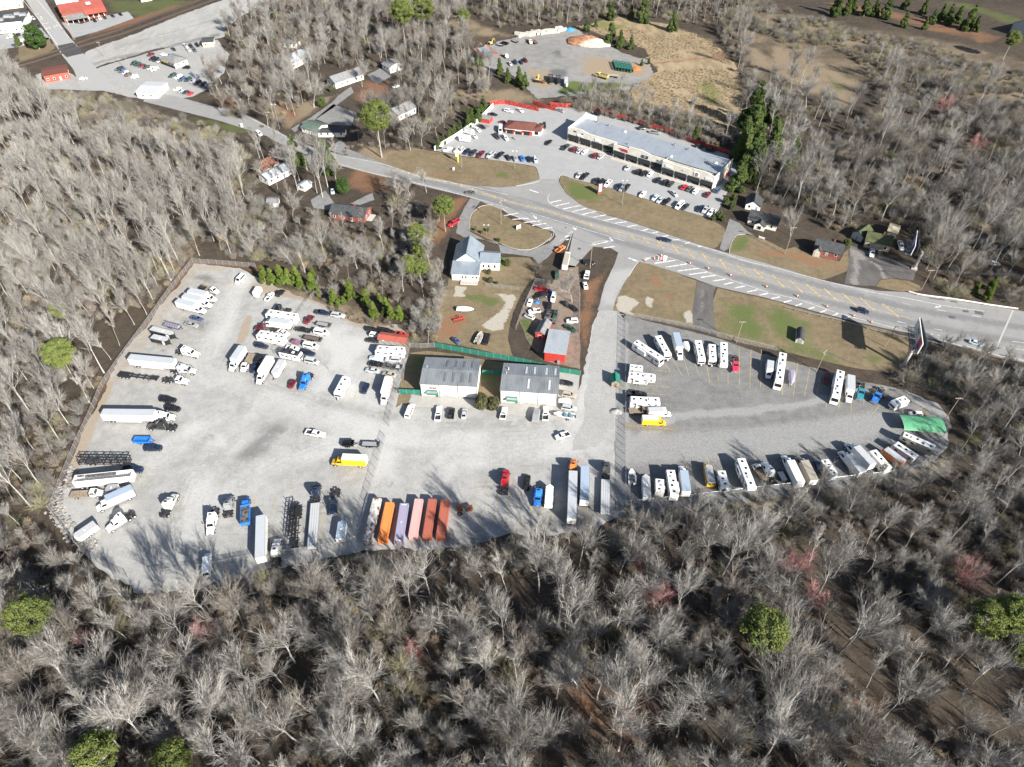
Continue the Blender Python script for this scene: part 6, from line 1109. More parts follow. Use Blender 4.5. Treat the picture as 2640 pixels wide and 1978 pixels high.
# --- workshop, barn, playhouse, little sheds
rt, L = site('workshop', 'red workshop with corrugated silver roof at the edge of the breaker\'s yard', 'c2', (275, 1425), (450, 1447)); m = M()
M().add([(0, 0, 0), (7.2, 0, 0), (7.2, 12.6, 0), (0, 12.6, 0), (0, 0, 4.1), (7.2, 0, 4.1), (7.2, 12.6, 3.6), (0, 12.6, 3.6)], [(0, 1, 5, 4), (1, 2, 6, 5), (2, 3, 7, 6), (3, 0, 4, 7)]).obj('wall', MAT['redw'], rt); r_ = slab([(-.3, -.3, 4.15), (7.5, -.3, 4.15), (7.5, 12.9, 3.62), (-.3, 12.9, 3.62)], .1).obj('roof', MAT['sroof'], rt)
mm = M(); [mm.add([(-.25 + i * .4, -.3, 4.26), (-.18 + i * .4, -.3, 4.26), (-.18 + i * .4, 12.9, 3.73), (-.25 + i * .4, 12.9, 3.73), (-.215 + i * .4, -.3, 4.33), (-.215 + i * .4, 12.9, 3.8)], [(0, 4, 5, 3), (1, 2, 5, 4)]) for i in range(20)]; tag(mm.obj('roof_ribs', MAT['sroof'], r_), kind='stuff')
mm = M(); [mm.box(.1 + i * .45, .18 + i * .45, -.05, -.01, .1, 4.0) for i in range(16)]; tag(mm.obj('wall_ribs', MAT['redw'], rt), kind='stuff'); M().box(4.6, 5.6, -1.0, -.1, 0, 1.2).obj('heat_pump', MAT['galv'], rt)
rt, L = site('barn_shed', 'small red barn shed with grey gable roof beside the workshop', 'c2', (198, 1235), (280, 1255), 'shed'); gable(rt, 0, 3.7, 0, 7.4, 2.7, 1.1, 'y', 'redw', 'gshin', .2); win(rt, 'f', 1.85, 1.1, 1.6, 2.0, 0, 'redf', 'door', True)
rt, L = site('playhouse_shed', 'little wooden shed with green gable roof by the access road', 'c2', (848, 1650), (925, 1652), 'shed'); gable(rt, 0, 2.6, 0, 3.8, 2.2, .9, 'y', 'wood', 'grnshin' if 0 else 'grn', .25); win(rt, 'f', 1.3, .9, .8, 1.7, 0, 'rust', 'door', False)
rt, L = site('barrel_shed', 'small grey shed with dark barrel roof on the grass by the highway', 'd2', (230, 1270), (300, 1285), 'shed')
pr = [(0, 0), (0, 1.6), (.35, 2.25), (1.0, 2.65), (1.4, 2.72), (1.8, 2.65), (2.45, 2.25), (2.8, 1.6), (2.8, 0)]; M().wedge(pr, 0, 6.2).obj('wall', MAT['skyw'], rt); pr2 = [(-.1, 1.55), (-.1, 1.7), (.3, 2.36), (.97, 2.77), (1.4, 2.84), (1.83, 2.77), (2.5, 2.36), (2.9, 1.7), (2.9, 1.55), (1.4, 2.5)]
for i in range(5): M().wedge(pr2, -.1 + i * 1.28, 1.16 + i * 1.28).obj('roof_panel', MAT['dshin'], rt)
win(rt, 'f', 1.4, 1.0, 1.5, 1.8, 0, 'galv', 'door', False)
# --- open shelters
rt, L = site('red_shelter', 'long red metal roofed shelter among the parked vehicles', 'k', (490, 560), (935, 620), 'shelter'); 
for y in (0.1, 3.4):
    for i in range(5): M().box(.1 + i * (L - .3) / 4, .2 + i * (L - .3) / 4, y, y + .1, 0, 2.6).obj('post', MAT['galv'], rt)
slab([(-.3, -.3, 2.5), (L + .3, -.3, 2.5), (L + .3, 1.8, 3.2), (-.3, 1.8, 3.2)], .08).obj('roof', MAT['rroof'], rt); slab([(-.3, 3.9, 2.5), (L + .3, 3.9, 2.5), (L + .3, 1.8, 3.2), (-.3, 1.8, 3.2)], .08).obj('roof', MAT['rroof'], rt); M().box(0, L, 3.35, 3.45, .8, 2.55).obj('side_panel', MAT['rroof'], rt); M().box(1.6, 2.3, -.36, -.3, 2.2, 2.5).obj('notice', MAT['white'], rt)
a, b = Vector((123.2, 139.8)), Vector((134.9, 138.6)); rt = empty('arched_shelter', (a.x, a.y, 0), math.atan2(-1.2, 11.7), 'green arched metal shelter at the far end of the grey yard', 'shelter'); L = 12.2
arc = [(3.0 - 3.2 * math.cos(t), 2.1 + 1.0 * math.sin(t)) for t in np.linspace(0, math.pi, 9)]
for i in range(8):
    (ya, za), (yb, zb) = arc[i], arc[i + 1]; slab([(-.2, ya, za), (L + .2, ya, za), (L + .2, yb, zb), (-.2, yb, zb)], .06).obj('roof_panel', MAT['grnr'], rt)
for i in range(5):
    for y in (-.1, 6.1): M().box(i * L / 4 - .05, i * L / 4 + .05, y - .05, y + .05, 0, 2.15).obj('post', MAT['galv'], rt)
for x in (-.22, L + .2): M().tube([(x, y, z + .05) for y, z in arc], .06, 4).obj('edge_tube', MAT['white'], rt)
rt, L = site('blue_shelter', 'open shelter with red and blue striped roof in the builders yard', 'u', (345, 415), (470, 392), 'shelter')
for i, (mt, w0, w1) in enumerate((('rroof', -5, -2.0), ('sroof', -2.0, -.8), ('broof', -.8, 3.6), ('rroof', 3.6, 6.5))): slab([(w0, 0, 3.3), (w1 - .03, 0, 3.3), (w1 - .03, 14, 3.8), (w0, 14, 3.8)], .1).obj('roof_panel', MAT[mt], rt)
for x in (-4.8, 0, 6.2):
    for y in (.3, 7, 13.5): M().box(x - .1, x + .1, y - .1, y + .1, 0, 3.3).obj('post', MAT['wood'], rt)
M().box(-4.9, 6.4, 13.5, 13.7, 0, 3.7).obj('back_wall', MAT['rroof'], rt)
# --- chapel with L shaped grey roof
rt, L = site('chapel', 'white chapel with grey metal gable roofs joined in a T', 'aa', (5, 485), (320, 570), 'chapel', None, R(-4)); 
g0 = G('aa', 12, 320, 4); g0 = G('aa', 10, 570); rt.location = (g0.x, g0.y, 0)
gable(rt, 0, 10.6, 10.4, 22.4, 4.0, 4.2, 'y', 'wallw', 'croof', .5, .6); gable(rt, 10.6, 18.2, 11.0, 18.4, 3.9, 1.8, 'x', 'wallw', 'croof', .4, .6)
M().add([(0, 3.4, 0), (10.6, 3.4, 0), (10.6, 10.4, 0), (0, 10.4, 0), (0, 3.4, 3.1), (10.6, 3.4, 3.1), (10.6, 10.4, 4.3), (0, 10.4, 4.3)], [(0, 1, 5, 4), (1, 2, 6, 5), (3, 0, 4, 7)]).obj('wall', MAT['wallw'], rt); slab([(-.4, 3.0, 3.1), (11, 3.0, 3.1), (11, 10.4, 4.4), (-.4, 10.4, 4.4)], .14).obj('roof', MAT['croof'], rt)
M().box(3.6, 10.4, .6, 3.4, 0, .5).obj('porch_deck', MAT['concb'], rt)
for x in (4.2, 5.6, 8.4, 9.8): win(rt, 'f', x, 1.7, .8, 1.1, 3.4)
for y in (12.2, 14.6, 16.8): win(rt, 'r', y, 2.0, .9, 1.4, 18.2)
for x in (11.8, 14, 16.4): win(rt, 'f', x, 1.9, .9, 1.4, 11.0)
for i in range(6): M().box(3.7 + i * 1.3, 3.78 + i * 1.3, .6, .68, .5, 1.4).obj('porch_rail', MAT['galv'], rt)
M().cyl((17.2, 16, 5.4), .16, .5, 'z', 8).obj('vent_pipe', MAT['black'], rt)
# --- dwellings: front left and right ground points, depth, eave, rise, ridge axis, wall, roof
HS = [('house', 'white house with long grey roof left of the white garage', 'x', (600, 395), (790, 330), 9, 3.4, 2.4, 'x', 'wallw', 'gshin'), ('house', 'old white house with pale tin roof at the top of the footpath', 'x', (300, 265), (430, 200), 11, 3.6, 2.6, 'x', 'wallw', 'sroof'), ('garage_building', 'small white garage with grey gable roof against the wood', 'x', (970, 290), (1062, 262), 8.5, 3.4, 1.8, 'y', 'wallw', 'gshin'),
 ('house', 'white house with mottled roof half hidden by a pine', 'x', (1030, 615), (1150, 560), 10, 3.2, 2.2, 'x', 'wallw', 'gshin'), ('shop_building', 'low white shop with green shingle roof at the street bend', 'x', (370, 690), (470, 720), 9, 2.8, 1.6, 'x', 'wallw', 'grnshin'), ('annex_building', 'long low white annex with flat dark roof joined behind the green roofed shop', 'x', (480, 725), (660, 725), 5, 2.6, .25, 'x', 'wallw', 'dshin'),
 ('carport', 'pale flat roofed carport among trees left of the old white house', 'x', (225, 110), (330, 120), 6, 2.8, .2, 'x', 'wallw', 'gshin'),
 ('house', 'brick house with long dark shingle roof in the leafless wood', 'b2', (640, 215), (930, 250), 9, 2.9, 2.0, 'x', 'brickw', 'dshin'), ('house', 'derelict house with rusty red metal roof among bare trees', 'cc', (170, 330), (260, 365), 11, 3.2, 2.4, 'y', 'wood', 'rust'), ('house', 'white house with cluttered pale roof behind bare trees', 'cc', (300, 440), (500, 340), 7, 3.2, 1.4, 'x', 'wallw', 'sroof'),
 ('garden_shed', 'small pale shed below the cluttered white house', 'cc', (590, 490), (650, 450), 4, 2.2, .6, 'x', 'wallw', 'sroof'), ('garden_shed', 'tumbledown pale shed deep among bare trees', 'cc', (290, 620), (375, 615), 5, 2.2, .7, 'x', 'wallw', 'gshin'),
 ('cottage', 'white gabled garage with black shingle roof farthest left of the roadside cottages', 'z', (98, 145), (190, 160), 7, 2.6, 2.0, 'y', 'wallw', 'dshin'), ('cottage', 'cream cottage with black shingle roof and little porch', 'z', (112, 240), (290, 285), 8, 2.8, 2.2, 'x', 'wallc', 'dshin'), ('cottage', 'brick cottage with dark roof and stone gabled porch', 'z', (525, 425), (690, 465), 7.4, 2.9, 2.2, 'x', 'brickw', 'dshin'), ('cottage', 'pale blue gabled shed with mossy dark roof', 'z', (765, 325), (830, 355), 7.5, 2.8, 1.6, 'y', 'skyw', 'moss'), ('cottage', 'olive cottage with broad dark roof behind the forecourt', 'z', (845, 385), (1000, 418), 7.6, 3.4, 2.0, 'x', 'walltan', 'moss'), ('lean_to', 'olive lean-to at the right end of the olive cottage', 'z', (985, 320), (1040, 335), 6.5, 3.0, .8, 'x', 'sandst', 'sandst'),
 ('sales_office', 'grey hip roofed sales office with yellow banner', 't', (1020, 545), (1280, 640), 9, 3, 1.9, 'h', 'wallw', 'gshin'), ('brick_hut', 'small tan hut with dark roof at the rear of the sale lot', 't', (1800, 240), (2010, 225), 8, 3.2, .6, 'x', 'sandst', 'dshin'), ('roadside_store', 'white roofed store with pink awning at the edge of town', 't', (945, 1215), (1150, 1020), 12, 3.5, .6, 'y', 'wallw', 'skyw'), ('roadside_store', 'long pink roofed store behind bare trees at the edge of town', 'ee', (125, 235), (325, 200), 13, 4.0, .5, 'x', 'rroof', 'brshin'),
 ('brick_store', 'white shop with flat black roof beside the town street', 'l', (-120, 700), (520, 640), 26, 5.5, .2, 'x', 'wallw', 'dshin'), ('brick_store', 'white flat roofed block behind the black roofed shop', 'l', (-200, 240), (480, 150), 45, 6, .2, 'x', 'wallw', 'rvroof'), ('feed_store', 'large red roofed store with white rear roof beside the railway', 'l', (1330, 470), (2190, 330), 24, 6.5, 2.2, 'x', 'brickw', 'rroof'), ('quonset_barn', 'pale grey rounded barn at the edge of the far field', 'd1', (2060, 280), (2230, 340), 22, 6.5, 4, 'y', 'skyw', 'sroof'), ('garden_shed', 'tiny white building on the mown bank', 'a1', (1210, 20), (1300, 5), 5, 2.8, .6, 'x', 'wallw', 'rvroof'),
 ('privy_shed', 'little brick hut with pale roof under the round evergreen', 'l', (390, 925), (560, 920), 4.5, 2.4, .4, 'x', 'brickw', 'rvroof')]
HB = {}
for nm, lb, v, A, B, dep, h, rs_, ax, wl, rf in HS:
    rt, L = site(nm, lb, v, A, B, {'house': 'house', 'cottage': 'house', 'garden_shed': 'shed', 'privy_shed': 'shed', 'lean_to': 'shed'}.get(nm, 'building')); HB[lb] = (rt, L)
    if ax == 'h': hip(rt, 0, L, 0, dep, h, rs_, wl, rf, .8)
    else: gable(rt, 0, L, 0, dep, h, rs_, ax, wl, rf, .45, 1.2 if rf in ('rust', 'sroof', 'rroof') else 0)
    n = max(1, int(L / 3.2))
    for i in range(n):
        x = (i + .5) * L / n
        if i == n // 2: win(rt, 'f', x, 1.05, .95, 2.05, 0, 'grey', 'door')
        else: win(rt, 'f', x, 1.7, 1.0, 1.2, 0)
    for y in ((dep * .3, dep * .7) if dep > 6 else (dep * .5,)): win(rt, 'r', y, 1.7, 1.0, 1.2, L); win(rt, 'l', y, 1.7, 1.0, 1.2, 0)
    if nm in ('house', 'cottage') and ax == 'x' and dep > 7: M().box(L * .6, L * .6 + .7, dep * .55, dep * .55 + .6, h + rs_ * .5, h + rs_ + .9).obj('chimney', MAT['brickw'], rt)
rt, L = HB['white shop with flat black roof beside the town street']
for x, y, s in ((5, 8, 2.2), (9, 14, 2.6), (14, 18, 1.8), (18, 15, 2.2), (12, 12, 1.6)): M().box(x - s, x + s, y - s * .7, y + s * .7, 5.7, 7.2, .1, .1).obj('rooftop_unit', MAT['galv'], rt)
M().box(-.3, L + .3, -.35, -.02, 5.0, 6.4).obj('parapet', MAT['wallw'], rt)
rt, L = HB['large red roofed store with white rear roof beside the railway']; M().box(-.6, L * .5, 12.5, 25, 8.1, 9.2).obj('rear_roof', MAT['rvroof'], rt); slab([(2, -7, 3.0), (L * .55, -7, 3.0), (L * .55, 0, 4.4), (2, 0, 4.4)], .15).obj('porch_roof', MAT['gshin'], rt); slab([(L * .5, -5, 4.2), (L + .5, -5, 4.2), (L + .5, 0, 6.2), (L * .5, 0, 6.2)], .15).obj('porch_roof', MAT['rroof'], rt)
for i in range(8): M().box(1.5 + i * L / 8, 1.75 + i * L / 8, -4.9, -4.65, 0, 3.6).obj('porch_post', MAT['wallw'], rt)
slab([(L * .62, 3.0, 8.0), (L * .74, 3.0, 8.0), (L * .74, 8, 8.7), (L * .62, 8, 8.7)], .1).obj('roof_patch', MAT['skyw'], rt)
rt, L = HB['grey hip roofed sales office with yellow banner']; b_ = M().box(1.5, 8.5, -1.0, -.9, 2.4, 3.0).obj('banner', MAT['yel'], rt); M().box(.2, L, -.75, -.3, 0, 1.3).obj('dark_base', MAT['awn'], rt)
rt, L = HB['brick cottage with dark roof and stone gabled porch']; gable(rt, 0.1, 2.9, -2.0, .2, 2.8, 1.6, 'y', 'concb', 'dshin', .2, 0, 'porch_wall'); win(rt, 'f', 1.5, 1.4, 1.2, 1.8, -2.0, 'sandst', 'porch_opening'); M().box(3.2, 9.6, -1.3, .0, .0, .5).obj('porch_deck', MAT['brickw'], rt)
rt, L = HB['cream cottage with black shingle roof and little porch']; gable(rt, 3.4, 7.8, -2.6, .2, 2.4, 1.4, 'y', 'wallc', 'dshin', .3, 0, 'porch_wall'); win(rt, 'f', 5.6, 1.3, 1.6, 1.6, -2.6)
rt, L = HB['brick house with long dark shingle roof in the leafless wood']; M().box(L, L + 2.5, 2, 7, 0, .3).obj('patio', MAT['concb'], rt)
# ------------------------------------------------------------------ fences, walls, poles, signs
def mesh_net(name, col, cover):
    t = NT(name); t.done(col, .5, None, 0, .4, .3); tr = t.n('BsdfTransparent'); mx = t.n('MixShader'); mx.inputs[0].default_value = cover
    t.t.links.new(tr.outputs[0], mx.inputs[1]); t.t.links.new(t.b.outputs[0], mx.inputs[2]); t.t.links.new(mx.outputs[0], t.out.inputs[0]); return t.m
MAT['net'] = mesh_net('chain_link', (.5, .5, .5), .22)
def fence(name, label, v, pts, h, kind, step=3.0, group=None):
    P = GP(v, pts); rt = empty(name, (P[0].x, P[0].y, 0), 0, label, 'fence', group); o = P[0]; run = []
    for a, b in zip(P, P[1:]):
        k = max(1, round((b - a).length / step)); run += [a.lerp(b, i / k) for i in range(k)]
    run.append(P[-1]); run = [p - o for p in run]
    pm = M().box(-.05, .05, -.05, .05, 0, h + .1).mesh('fence_post', MAT['galv'] if kind != 'wood' else MAT['redf'])
    for i, p in enumerate(run):
        if kind in ('link', 'screen'): q = link('post', pm, rt); q.location = (p.x, p.y, 0)
    for a, b in zip(run, run[1:]):
        d = (b - a).normalized(); n = Vector((-d.y, d.x)); L = (b - a).length
        if kind in ('link', 'screen'):
            M().quad((a.x, a.y, .05), (b.x, b.y, .05), (b.x, b.y, h), (a.x, a.y, h)).obj('mesh_panel', MAT['net'], rt) if kind == 'link' else M().add([(*(a + n * s), z) for s in (-.03, .03) for z in (.05, h)] + [(*(b + n * s), z) for s in (-.03, .03) for z in (.05, h)], [(0, 1, 5, 4), (2, 3, 7, 6), (1, 3, 7, 5), (0, 2, 6, 4), (0, 1, 3, 2), (4, 5, 7, 6)]).obj('screen_panel', MAT['grn'], rt)
        elif kind == 'wood':
            k = max(1, int(L / 1.2))
            for i in range(k):
                q, r = a.lerp(b, i / k), a.lerp(b, (i + .96) / k); zz = h - .04 * ((i * 7) % 3)
                M().add([(*(q + n * .04), 0), (*(r + n * .04), 0), (*(r - n * .04), 0), (*(q - n * .04), 0), (*(q + n * .04), zz), (*(r + n * .04), zz), (*(r - n * .04), zz), (*(q - n * .04), zz)], [(4, 5, 6, 7), (0, 1, 5, 4), (1, 2, 6, 5), (2, 3, 7, 6), (3, 0, 4, 7)]).obj('board', MAT['redf'], rt)
        elif kind == 'wall':
            M().add([(*(a + n * .1), 0), (*(b + n * .1), 0), (*(b - n * .1), 0), (*(a - n * .1), 0), (*(a + n * .1), h), (*(b + n * .1), h), (*(b - n * .1), h), (*(a - n * .1), h)], [(4, 5, 6, 7), (0, 1, 5, 4), (1, 2, 6, 5), (2, 3, 7, 6), (3, 0, 4, 7)]).obj('wall_panel', MAT['wallw'], rt)
    if kind == 'link': M().tube([(p.x, p.y, h) for p in run], .035, 4).obj('top_rail', MAT['galv'], rt)
    return rt
fence('chain_link_fence', 'chain link fence along the wooded left side of the gravel yard', 'P', [(660, 690), (560, 682), (498, 678), (437, 756), (377, 841), (317, 922), (265, 998), (235, 1072), (196, 1157), (169, 1223), (132, 1320), (169, 1368), (211, 1422), (271, 1465), (330, 1492)], 2.2, 'link')
fence('chain_link_fence', 'chain link fence along the lower side of the gravel yard', 'P', [(392, 1482), (520, 1465), (650, 1440), (760, 1425), (890, 1405)], 2.0, 'link')
fence('chain_link_fence', 'inner chain link fence between the two rows of motorhomes', 'P', [(822, 722), (811, 760), (771, 817), (735, 872), (708, 912), (770, 928), (837, 943), (848, 954)], 2.0, 'link')
fence('chain_link_fence', 'inner chain link fence from the red roofed shelter down to the containers', 'P', [(1058, 896), (1040, 969), (1014, 1051), (1004, 1100)], 2.2, 'link'); fence('chain_link_fence', 'inner chain link fence beside the yellow box truck down to the lower side', 'P', [(995, 1127), (971, 1211), (946, 1300), (922, 1392), (890, 1405)], 2.2, 'link')
fence('chain_link_fence', 'long chain link fence between access road and grey yard', 'P', [(1613, 815), (1611, 998), (1612, 1100), (1612, 1151), (1611, 1302)], 2.4, 'link'); fence('chain_link_fence', 'chain link fence at the top of the grey yard', 'P', [(1613, 815), (1700, 831), (1786, 849), (1893, 879), (2000, 905)], 2.0, 'link')
fence('chain_link_fence', 'chain link fence along the lower side of the grey yard', 'P', [(1611, 1302), (1780, 1285), (1980, 1262), (2200, 1235), (2320, 1222), (2400, 1195), (2440, 1150)], 2.0, 'link'); fence('chain_link_fence', 'chain link fence round the breaker\'s yard', 'y', [(0, 1600), (130, 1240), (325, 815), (560, 850)], 2.0, 'link'); fence('chain_link_fence', 'chain link fence on the access road side of the breaker\'s yard', 'y', [(1045, 960), (1045, 1650)], 2.0, 'link')
fence('chain_link_fence', 'chain link fence across the chapel lawn', 'aa', [(340, 575), (420, 590), (650, 618)], 1.6, 'link'); fence('chain_link_fence', 'short chain link fence behind the red roofed shelter', 'k', [(1000, 612), (1180, 625), (1400, 610)], 2.2, 'link')
fence('green_screen_fence', 'long green screened fence behind the storage sheds', 'b', [(295, 38), (400, 58), (470, 70), (620, 98), (760, 120), (900, 150), (1080, 195), (1212, 215)], 2.3, 'screen', 3.2); fence('green_screen_fence', 'short green screened fence left of the storage shed', 'b', [(72, 330), (213, 336)], 2.2, 'screen', 3.0); fence('green_screen_fence', 'short green screened fence between the two storage sheds', 'b', [(598, 210), (718, 215)], 2.2, 'screen', 3.0)
fence('red_board_fence', 'red board fence behind the garage', 'q', [(935, 140), (1060, 128), (1180, 120), (1400, 165), (1750, 245)], 2.4, 'wood'); fence('red_board_fence', 'red board fence left of the gap behind the shops', 'q', [(1645, 122), (1800, 175), (2030, 240)], 2.4, 'wood')
fence('red_board_fence', 'long curved red board fence behind the shops', 'm', [(-10, 15), (180, 40), (345, 8), (500, 75), (950, 200), (1320, 315), (1600, 420), (1830, 510), (2100, 590), (2212, 650)], 2.4, 'wood')
fence('white_wall', 'long white wall left of the garage', 'q', [(0, 900), (380, 670), (740, 420), (985, 170)], 2.2, 'wall', 4.0)
def rail(label, v, pts, h, mat, w_=.12, name='guard_rail', po=3.8):
    P = smooth_line(GP(v, pts), 2.0); o = P[0]; rt = empty(name, (o.x, o.y, 0), 0, label, 'guard rail'); m = M()
    L = ribbon([p - o for p in P], w_ / 2); n = len(P); m.add([(*p, z) for z in (h - .35, h) for p in L], [(i, i + 1, 2 * n + i + 1, 2 * n + i) for i in range(2 * n - 1)] + [(2 * n + i, 2 * n + i + 1, 4 * n - 2 - i, 4 * n - 1 - i) for i in range(n - 1)]); m.obj('rail', mat, rt); run = 0
    pm = M().box(-.1, .1, -.1, .1, 0, h).mesh('rail_post', MAT['wood'])
    for a, b in zip(P, P[1:]):
        run += (b - a).length
        if run > po: run = 0; q = link('post', pm, rt); q.location = (a.x - o.x, a.y - o.y - .16, 0)
rail('galvanised guard rail with timber posts on the near side of the highway', 'd2', [(140, 975), (400, 1040), (640, 1095), (900, 1170), (1230, 1245), (1400, 1275), (1500, 1305)], .8, MAT['galv']); rail('white concrete barrier on the far side of the highway bridge', 'r', [(340, 525), (450, 558), (650, 590), (900, 620), (1200, 665), (1500, 715), (1890, 770)], .85, MAT['wallw'], .4, 'concrete_barrier'); rail('concrete parapet on the near side of the highway bridge', 'r', [(1160, 1310), (1600, 1440), (1988, 1515)], .85, MAT['concb'], .35, 'concrete_barrier')
# --- poles
POLES = []
def pole(label, v, base, top, kind='utility', r=.14, arm=0.0):
    p = G(v, *base); h = min(max(rise(v, base, top), 4), 15); rt = empty('utility_pole' if kind == 'utility' else 'lamp_post', (p.x, p.y, 0), R(arm), label, 'pole'); POLES.append((p, h))
    M().cyl((0, 0, h / 2), r, h, 'z', 8, r * .65).obj('pole', MAT['post'] if kind == 'utility' else MAT['galv'], rt)
    if kind == 'utility':
        M().box(-1.2, 1.2, -.06, .06, h - .7, h - .55).obj('crossarm', MAT['post'], rt)
        for x in (-1.05, -.4, .4, 1.05): M().cyl((x, 0, h - .45), .06, .2, 'z', 6).obj('insulator', MAT['white'], rt)
        M().cyl((.35, 0, h - 2.0), .24, .8, 'z', 8).obj('transformer', MAT['galv'], rt) if arm > 0 else None
    else:
        for s in (-1, 1): M().box(min(0, s * 1.0), max(0, s * 1.0), -.05, .05, h - .12, h - .04).obj('arm', MAT['galv'], rt); M().box(s * .95 - .3, s * .95 + .3, -.2, .2, h - .1, h + .05, .05, .05).obj('lamp_head', MAT['white'], rt)
    return p, h
pole('utility pole on the chapel grass island', 'bb', (335, 305), (340, 145), arm=60); pole('utility pole between highway field and caravan yard', 'c2', (1915, 1270), (1985, 1085)); pole('tall pale lamp post on the verge below the shops', 'm', (845, 1195), (885, 900), 'lamp', .13); pole('pale lamp post left before the garage row', 'q', (460, 1205), (462, 830), 'lamp', .12); pole('pale lamp post right before the garage row', 'q', (1348, 1215), (1345, 905), 'lamp', .12)
pole('pale utility pole on the lawn before the brick cottage', 'z', (350, 430), (412, 255)); pole('utility pole by the small orange grass patch', 'r', (520, 490), (695, 190)); pole('thin utility pole in front of the large billboard', 'r', (5, 1300), (205, 990), arm=0); pole('utility pole beside the black SUV at the junction', 'bb', (918, 590), (920, 430)); pole('utility pole with transformer behind the motorhome with five vents', 'h', (555, 250), (632, 75), arm=40); pole('utility pole beside the green arched shelter', 'd3', (1505, 280), (1640, 80))
pole('utility pole beside the sale lot front row', 't', (430, 735), (230, 175)); pole('utility pole behind the bright blue pickup', 't', (1095, 305), (985, 0)); pole('left of two utility poles at the rail crossing', 'l', (1500, 815), (1330, 300)); pole('right of two utility poles at the rail crossing', 'l', (1528, 815), (1400, 330)); pole('utility pole on the small green island in town', 'l', (2115, 1150), (2010, 850)); pole('street lamp at the bend by the footpath', 'x', (145, 625), (140, 555), 'lamp', .08); pole('street lamp on the lawn beside the footpath', 'x', (215, 670), (190, 500), 'lamp', .08); pole('flagpole like white mast on the chapel island', 'aa', (345, 100), (345, 0), 'lamp', .06)
wire_m = plain('wire', (.06, .06, .065), .6)
def wire(label, a, b, za, zb, n=2):
    rt = empty('power_line', (a.x, a.y, 0), 0, label, 'wire')
    for k in range(n):
        off = Vector((0, .5 * k)); pts = [((b - a) * t + off) for t in np.linspace(0, 1, 9)]
        M().tube([(p.x, p.y, za + (zb - za) * t - 4 * 1.2 * t * (1 - t)) for p, t in zip(pts, np.linspace(0, 1, 9))], .03, 3).obj('wire', wire_m, rt)
wire('power line running right from the pole by the orange grass patch', POLES[6][0], G('r', 2200, 560), POLES[6][1] - .6, 10, 3); wire('power line from the cottage lawn pole to the orange grass patch pole', POLES[5][0], POLES[6][0], POLES[5][1] - .6, POLES[6][1] - .6, 2); wire('power line from the transformer pole to the pole by the arched shelter', POLES[9][0], POLES[10][0], POLES[9][1] - .6, POLES[10][1] - .6, 2); wire('power line running right from the pole by the arched shelter', POLES[10][0], G('d3', 2500, 500), POLES[10][1] - .6, 9, 2); wire('power line from the chapel island pole to the junction pole', POLES[0][0], POLES[8][0], POLES[0][1] - .6, POLES[8][1] - .6, 2)
# --- billboards
def billboard(label, base, a, b, z0, hh, front):
    d = (b - a); L = d.length; rt = empty('billboard', (base.x, base.y, 0), math.atan2(d.y, d.x), label, 'billboard'); o = Matrix.Rotation(-rt.rotation_euler.z, 2) @ (a - base)
    M().cyl((0, 0, (z0 + .6) / 2), .55, z0 + .6, 'z', 14).obj('pole', MAT['concb'], rt); M().box(-1.1, 1.1, -1.1, 1.1, 0, .5).obj('footing', MAT['concb'], rt)
    yv = o.y; M().box(o.x, o.x + L, yv - .25, yv, z0, z0 + hh).obj('front_panel', MAT['white'], rt); back = M().add([(o.x, yv + .3, z0), (o.x + L, yv + 1.3, z0), (o.x + L, yv + 1.5, z0), (o.x, yv + .5, z0), (o.x, yv + .3, z0 + hh), (o.x + L, yv + 1.3, z0 + hh), (o.x + L, yv + 1.5, z0 + hh), (o.x, yv + .5, z0 + hh)], [(4, 5, 6, 7), (0, 1, 5, 4), (1, 2, 6, 5), (2, 3, 7, 6), (3, 0, 4, 7)]); back.obj('back_panel', MAT['ink'], rt)
    M().box(o.x, o.x + L, yv - 2.2, yv - .3, z0 - .1, z0).obj('catwalk', MAT['net'], rt)
    for i in range(7): M().box(o.x + i * L / 6.2, o.x + i * L / 6.2 + .1, yv - 2.25, yv + 1.0, z0 - .25, z0 - .1).obj('strut', MAT['black'], rt)
    for y in (yv - 2.25, yv - 1.3): M().box(o.x, o.x + L, y - .04, y + .04, z0 - .05, z0 + .1).obj('walk_rail', MAT['black'], rt)
    front(rt, o.x, yv - .26, L, z0, hh)
def f1(rt, x, y, L, z0, hh):
    M().box(x + L * .02, x + L * .98, y - .03, y, z0 + .15, z0 + hh - .15).obj('print', MAT['skyw'], rt); M().box(x + L * .68, x + L * .93, y - .06, y - .03, z0 + .2, z0 + hh - .2).obj('print', MAT['wred'], rt); M().box(x + L * .72, x + L * .9, y - .08, y - .06, z0 + .4, z0 + 1.8).obj('print', MAT['purple'], rt)
    lettering('lettering', 'IIIIIIII', 1.6, MAT['ink'], rt, (x + L * .4, y - .05, z0 + hh * .66), (R(90), 0, 0)); lettering('lettering', 'iiiiiiiiiiii', .8, MAT['grey'], rt, (x + L * .38, y - .05, z0 + hh * .3), (R(90), 0, 0))
def f2(rt, x, y, L, z0, hh):
    M().box(x + L * .02, x + L * .98, y - .03, y, z0 + .15, z0 + hh - .15).obj('print', MAT['purple'], rt); M().box(x + L * .3, x + L * .6, y - .06, y - .03, z0 + .6, z0 + hh - .8).obj('print', MAT['skyw'], rt)
billboard('large double faced billboard on a thick pale pole beside the highway', Vector((135.74, 170.24)), Vector((139.8, 180.0)), Vector((135.3, 166.5)), 9.6, 4.4, f1)
bp = G('z', 1165, 520); billboard('blue billboard between the olive cottage and the wood', bp, G('z', 1165, 330, 8), G('z', 1150, 430, 8), 7.5, 4.2, f2)
